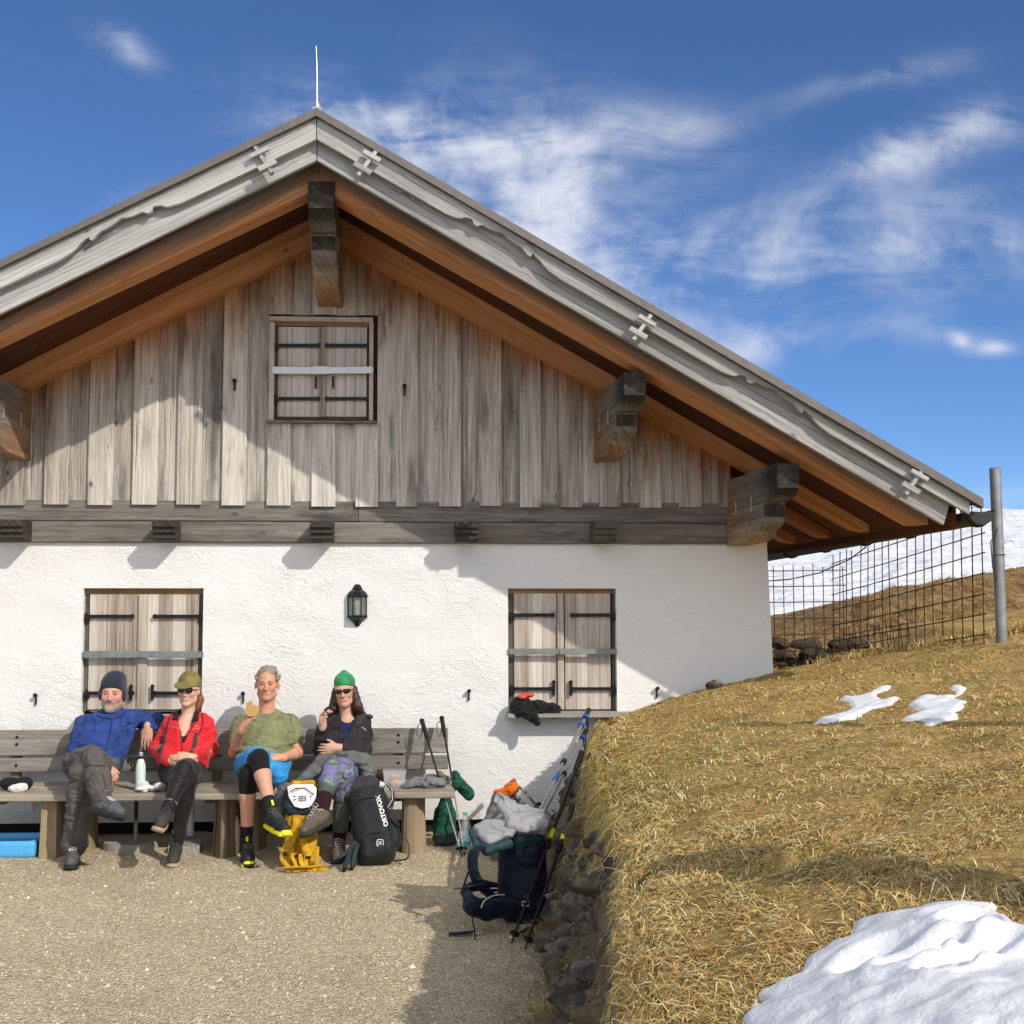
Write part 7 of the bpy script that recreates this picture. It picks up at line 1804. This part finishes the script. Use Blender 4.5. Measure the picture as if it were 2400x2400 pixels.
for a, b, w_ in ((.0, -.004, .040), (.0, .010, .042), (.0, -.018, .040), (-.046, -.010, .018), (-.05, .010, .012), (.055, .010, .012)): mb.tube([L3(a-w_/2+.01, b), L3(a+w_/2+.01, b)], .0020 if w_ > .02 else .003, 5)
for x in (-.010, .008, .032): mb.tube([L3(x, -.018), L3(x, .012)], .0022, 5)
mb.build('printed_diagram', plain('grey_diagram_ink', (.10, .10, .10), .6), pn)
S = SDF(); S.chain([(LY(-.085, -.02, hy*1.0), .012), (LY(-.05, -.045, hy*1.10), .014), (LY(.07, -.045, hy*1.10), .014), (LY(.098, -.02, hy*.98), .011)], .015); sdf_obj('yellow_rim', S, yel, yp, .004)
strap([LY(-.03, -.03, hy*.30), LY(-.02, -.085, hy*.0), LY(-.055, -.11, -hy*.35), LY(-.095, -.12, -hy*.70)], .030, yel, yp, 'shoulder_strap', .35); strap([LY(.05, -.03, hy*.30), LY(.06, -.075, -hy*.1), LY(.02, -.10, -hy*.35), LY(.055, -.10, -hy*.80)], .026, yel, yp, 'shoulder_strap', .35)
rs = random.Random(9)
for k in range(5):
    x = -.10+.05*k+rs.uniform(-.012, .012); zz0 = -hy*rs.uniform(.55, .75); strap([LY(x, -.10, zz0), LY(x+rs.uniform(-.02, .03), -.13, zz0-.05), ins(LY(x+rs.uniform(-.03, .05), -.14-.03*rs.random(), -hy), .012+.01*rs.random()), ins(LY(x+rs.uniform(-.05, .08), -.16-.04*rs.random(), -hy), .010)], rs.uniform(.010, .016), yel, yp, 'webbing', .25)
strap([ins(LY(-.11, -.15, -hy), .02), ins(LY(-.03, -.19, -hy), .035), ins(LY(.05, -.17, -hy), .03), ins(LY(.13, -.14, -hy), .03), ins(LY(.15, -.10, -hy), .03)], .017, yel, yp, 'hip_belt', .4)
for k in range(3): mb = MB(); q = LY(-.09+.07*k, -.135, -hy*(.74+.05*k)); mb.box(q-V3((.012, .005, .010)), q+V3((.012, .005, .010))); mb.build('buckle', M['black_iron'], yp)
heap('grey_towel', 'white and grey cloth hanging over the seat edge left of the yellow pack', 'cloth', 664, 1850, .90, .075, .05, .10, cl('white_grey_cloth', (.40, .39, .40), fold=.8, foldscale=18, fdist=.03), 10, 6, z0=.38, amp=.014, fr=18)
S = SDF(); S.cone(T(662, 1850, .92), T(655, 1880, .95), .030, .026, .02); S.cone(T(672, 1846, .93), T(664, 1872, .96), .028, .022, .02); info(sdf_obj('hanging_sleeve', S, cl('grey_cloth_fold', (.16, .155, .165), fold=.9, foldscale=20), None, .005, fold(.006, 20, 40, 3.0)), 'grey sleeve drooping between the bare shin and the yellow pack', 'sleeve')

# green bag at the bench end
grn = cl('forest_green_cloth', (.010, .085, .052), fold=.7, foldscale=8, rough=.5, fdist=.03); grn2 = cl('slate_green_cloth', (.045, .075, .080), fold=.6)
g0 = ins(T(1042, 1958, .48), 0); S = SDF(); S.cone(g0+V3((0, 0, .07)), g0+V3((.0, .02, .19)), .080, .070, .03); S.cone(g0+V3((0, .02, .19)), g0+V3((.012, .03, .33)), .070, .030, .04)
gb = sdf_obj('green_bag', S, grn, None, .0055, fold(.009, 8, 16, 5.0)); info(gb, 'dark green rucksack on the ground behind the right end of the bench', 'rucksack')
S = SDF(); S.cone(g0+V3((-.02, -.02, .055)), g0+V3((.035, -.02, .060)), .066, .060, .03); sdf_obj('base_panel', S, grn2, gb, .0055, fold(.006, 10, 20, 5.0))
strap([g0+V3((.05, -.07, .27)), g0+V3((.03, -.095, .15)), g0+V3((.035, -.09, .03))], .012, grn2, gb); 
S = SDF(); S.cone(T(1066, 1812, .42), T(1070, 1832, .42), .018, .030, .02); S.cone(T(1078, 1838, .42), T(1098, 1862, .42), .040, .040, .03); S.cone(T(1070, 1818, .44), T(1064, 1845, .44), .022, .022, .02); gp = sdf_obj('green_pouch', S, grn, None, .005, fold(.009, 10, 20, 2.0)); info(gp, 'small green hood bag hanging off the right end of the bench', 'bag')

# water bottle
c = ins(T(1091, 1985, .76), .003); m, t = newmat('clear_pet_bottle'); b_ = t.n('ShaderNodeBsdfPrincipled', {'Base Color': (.70, .78, .76, 1), 'Roughness': .12}); tr = t.n('ShaderNodeBsdfTransparent', {0: (.96, .98, .98, 1)}); mx = t.n('ShaderNodeMixShader', {0: .30, 1: tr.outputs[0], 2: b_.outputs[0]}); t.n('ShaderNodeOutputMaterial', {0: mx.outputs[0]})
mb = MB(); mb.lathe(c, [(.028, .0), (.038, .006), (.037, .03), (.0395, .045), (.0395, .15), (.038, .165), (.030, .205), (.018, .235), (.0135, .247)], 24); wb_ = mb.build('water_bottle', m); info(wb_, 'clear plastic water bottle with green cap and turquoise label on the gravel', 'bottle')
mb = MB(); mb.lathe(c, [(.0155, .248), (.0155, .266), (.013, .268)], 20); mb.build('cap', plain('mint_green_cap', (.10, .50, .36), .45), wb_)
m, t = newmat('turquoise_label'); zc_ = t.xyz(t.n('ShaderNodeTexCoord').outputs['Object'])[2]; oc = t.n('ShaderNodeTexCoord').outputs['Object']
cc = t.mix(t.mapr(zc_, .082, .086), (.05, .50, .50), (.62, .74, .80)); cc = t.mix(t.math('MULTIPLY', t.math('GREATER_THAN', t.noise(oc, 70, 2), .56), t.math('GREATER_THAN', zc_, .09)), cc, (.30, .35, .60)); t.principled(Base_Color=cc, Roughness=.45)
mb = MB(); mb.lathe(c, [(.0402, .052), (.0404, .053), (.0404, .127), (.0402, .128)], 24); mb.build('label', m, wb_)

# big navy pack with its grey-white collar pulled out
navy = cl('navy_pack_cloth', (.005, .009, .022), fold=.6, foldscale=6, rough=.6, fdist=.03); dteal = cl('dark_teal_panel', (.018, .050, .058), fold=.4, rough=.6); gry = plain('light_grey_lining', (.52, .52, .53), .55, 0, 18, .5, .01, var=.07)
n0, n1 = ins(T(1222, 2142, 2.50), .0), T(1226, 1950, 2.40); Fn_ = frame((-.25, -1, .05), unit(n1-n0)); cn = n0.lerp(n1, .5); LN = lambda x, y, z: cn+Fn_@V3((x, y, z)); hn = (n1-n0).length/2
S = SDF(); S.box(LN(0, .0, -.01), (.125, .110, hn), .085, Fn_, k=.02); S.ell(LN(.02, -.02, -hn*.5), (.12, .12, .15), Fn_, k=.04)
npk = sdf_obj('backpack', S, navy, None, .006, fold(.007, 6, 13, 4.0), it=2); info(npk, 'large navy backpack with open pale grey collar leaning on the stone wall', 'backpack')
S = SDF(); S.box(LN(.0, -.002, hn*.84), (.131, .116, hn*.22), .085, Fn_, k=.02); S.cone(LN(.0, -.095, hn*.75), LN(.0, -.108, hn*.45), .05, .015, .02); sdf_obj('teal_yoke', S, dteal, npk, .005, it=2)
gry = plain('light_grey_lining', (.31, .31, .32), .6, 0, 14, .3, .012, var=.08)
def pleat(ax_, amp=.010, fr=60.0):
    a = unit(ax_)
    def g(x, y, z):
        u_ = x*a.x+y*a.y+z*a.z; n = fbm(x*9, y*9, z*9, 2)
        return amp*np.abs(np.sin(u_*fr*.5+n*5))-.3*amp+.013*(np.abs(fbm(x*7+3, y*7, z*7, 2))*2.2-.35)
    return g
def obox(S, a, b, w_, th, rad, k=.01, up=(0, 0, 1)):
    a, b = Vector(a), Vector(b); d = unit(b-a); n_ = unit(Vector(up)-d*Vector(up).dot(d)); r_ = d.cross(n_); S.box((a+b)/2, ((b-a).length/2, w_, th), rad, Matrix((d, r_, n_)).transposed(), k=k)
S = SDF(); obox(S, T(1284, 1930, 2.42), T(1205, 1915, 2.42), .115, .050, .03, .02, (.1, -.2, 1)); obox(S, T(1215, 1915, 2.40), T(1160, 1872, 2.42), .095, .034, .025, .02, (.5, -.3, 1)); obox(S, T(1250, 1945, 2.50), T(1182, 1925, 2.52), .05, .045, .03, .02, (.2, -.8, 1))
S.ell(T(1164, 1868, 2.42), (.035, .05, .030), k=.006, sub=True)
sdf_obj('collar', S, gry, npk, .005, pleat(T(1284, 1930, 2.42)-T(1165, 1875, 2.42)), it=1)
S = SDF(); obox(S, T(1192, 1935, 2.50), T(1122, 1962, 2.56), .10, .030, .028, .02, (-.35, -.55, 1)); S.ell(T(1150, 1940, 2.60), (.075, .06, .024), frame((-.35, -1, .5), (.35, -.5, 1)), k=.012, sub=True)
sdf_obj('lid_lining', S, gry, npk, .005, pleat(V3((.3, .2, 1)), .008, 80), it=1)
S = SDF(); obox(S, T(1188, 1962, 2.53), T(1120, 1984, 2.58), .085, .022, .02, .02, (-.35, -.45, 1)); S.cone(T(1106, 1950, 2.56), T(1118, 1984, 2.58), .018, .020, .02); sdf_obj('lid', S, dteal, npk, .005, fold(.006, 9, 18, 1.0))
strap([LN(-.10, -.06, hn*.65), T(1118, 1990, 2.66), T(1108, 2030, 2.70), T(1122, 2070, 2.70), T(1150, 2098, 2.66), T(1178, 2116, 2.60)], .032, navy, npk, 'shoulder_strap', .38)
strap([T(1112, 2032, 2.70), T(1098, 2045, 2.74), T(1090, 2068, 2.76), T(1080, 2094, 2.74)], .007, navy, npk); strap([T(1064, 2084, 2.78), T(1100, 2078, 2.74), T(1135, 2070, 2.66)], .011, navy, npk)
S = SDF(); S.chain([(T(1090, 2092, 2.74), .022), (T(1108, 2125, 2.84), .040), (T(1140, 2130, 2.80), .050), (T(1180, 2128, 2.70), .050)], .03); S.chain([(T(1092, 2085, 2.70), .020), (T(1120, 2072, 2.60), .030), (T(1160, 2080, 2.55), .030)], .02)
hb = sdf_obj('hip_belt', S, navy, npk, .006, fold(.006, 9, 18, 7.0))
strap([T(1128, 2128, 2.92), T(1135, 2112, 2.90), T(1155, 2100, 2.86), T(1182, 2097, 2.80)], .004, plain('pale_zip', (.42, .42, .38), .5), npk, 'zip', 1.0)
strap([ins(T(1052, 2148, 2.8), .012), ins(T(1085, 2145, 2.8), .016), ins(T(1112, 2140, 2.8), .02)], .022, navy, npk, 'webbing', .25); strap([T(1100, 2112, 2.88), ins(T(1112, 2140, 2.9), .05), ins(T(1112, 2150, 2.9), .012)], .016, navy, npk, 'webbing', .25)
strap([T(1168, 2085, 2.60), T(1190, 2105, 2.66), T(1222, 2118, 2.68), T(1248, 2130, 2.66)], .016, navy, npk, 'webbing', .25); strap([ins(T(1220, 2155, 2.8), .012), ins(T(1255, 2140, 2.7), .03)], .014, navy, npk, 'webbing', .25)
for q in (T(1232, 2118, 2.70), ins(T(1118, 2156, 2.85), .015), T(1158, 2087, 2.68)):
    mb = MB(); mb.tube([q+V3((a*.018, 0, b*.011)) for a, b in ((-1, -1), (1, -1), (1, 1), (-1, 1), (-1, -1))], .003, 6); mb.build('buckle', plain('pale_buckle', (.6, .6, .6), .4), npk)
# pale grey and orange pack behind it
gp_ = cl('warm_grey_pack', (.20, .19, .175), fold=.7, foldscale=9, fdist=.03); q0 = ins(T(1200, 1945, .95), 0)
S = SDF(); S.box(q0+V3((0, 0, .15)), (.15, .10, .17), .08, k=.02); S.cone(q0+V3((-.13, 0, .24)), q0+V3((-.07, .01, .385)), .055, .045, .04); S.cone(q0+V3((-.07, .01, .385)), q0+V3((-.01, .0, .36)), .045, .045, .04); S.cone(q0+V3((-.01, .01, .36)), q0+V3((.09, .0, .27)), .05, .05, .04)
gk = sdf_obj('backpack', S, gp_, None, .0055, fold(.012, 8, 16, 3.0)); info(gk, 'warm grey backpack with orange top pocket behind the navy one', 'backpack')
S = SDF(); S.ell(T(1199, 1848, .98), (.048, .035, .045), k=.02); S.ell(T(1178, 1856, .97), (.06, .03, .022), k=.02); S.cone(T(1203, 1838, .98), T(1205, 1829, .98), .020, .012, .01); og = sdf_obj('orange_pocket', S, cl('bright_orange_cloth', (.86, .17, .012), fold=.5, foldscale=18), gk, .0045, fold(.006, 16, 30, 3.0))
mb = MB(); mb.tube([T(1196, 1832, 1.02), T(1200, 1829, 1.04), T(1204, 1834, 1.04), T(1208, 1828, 1.03)], .004, 6); mb.build('drawcord', M['black_iron'], gk)
strap([T(1212, 1842, .98), T(1232, 1858, 1.0), T(1250, 1880, 1.0), T(1262, 1893, 1.0)], .020, gp_, gk, 'shoulder_strap', .35); strap([T(1205, 1858, 1.0), T(1222, 1878, 1.02), T(1240, 1900, 1.03)], .018, gp_, gk, 'shoulder_strap', .35); strap([T(1250, 1890, 1.0), T(1284, 1905, 1.0), T(1290, 1925, 1.0), T(1278, 1945, 1.02)], .014, gp_, gk, 'hip_strap', .4)
mb = MB(); q = T(1263, 1884, 1.02); mb.box(q-V3((.014, .006, .010)), q+V3((.014, .006, .010))); mb.build('buckle', M['black_iron'], gk)
strap([T(1292, 1898, .95), T(1304, 1906, .95), T(1300, 1922, .95), T(1308, 1935, .95)], .005, gp_, gk, 'cord', 1.0)
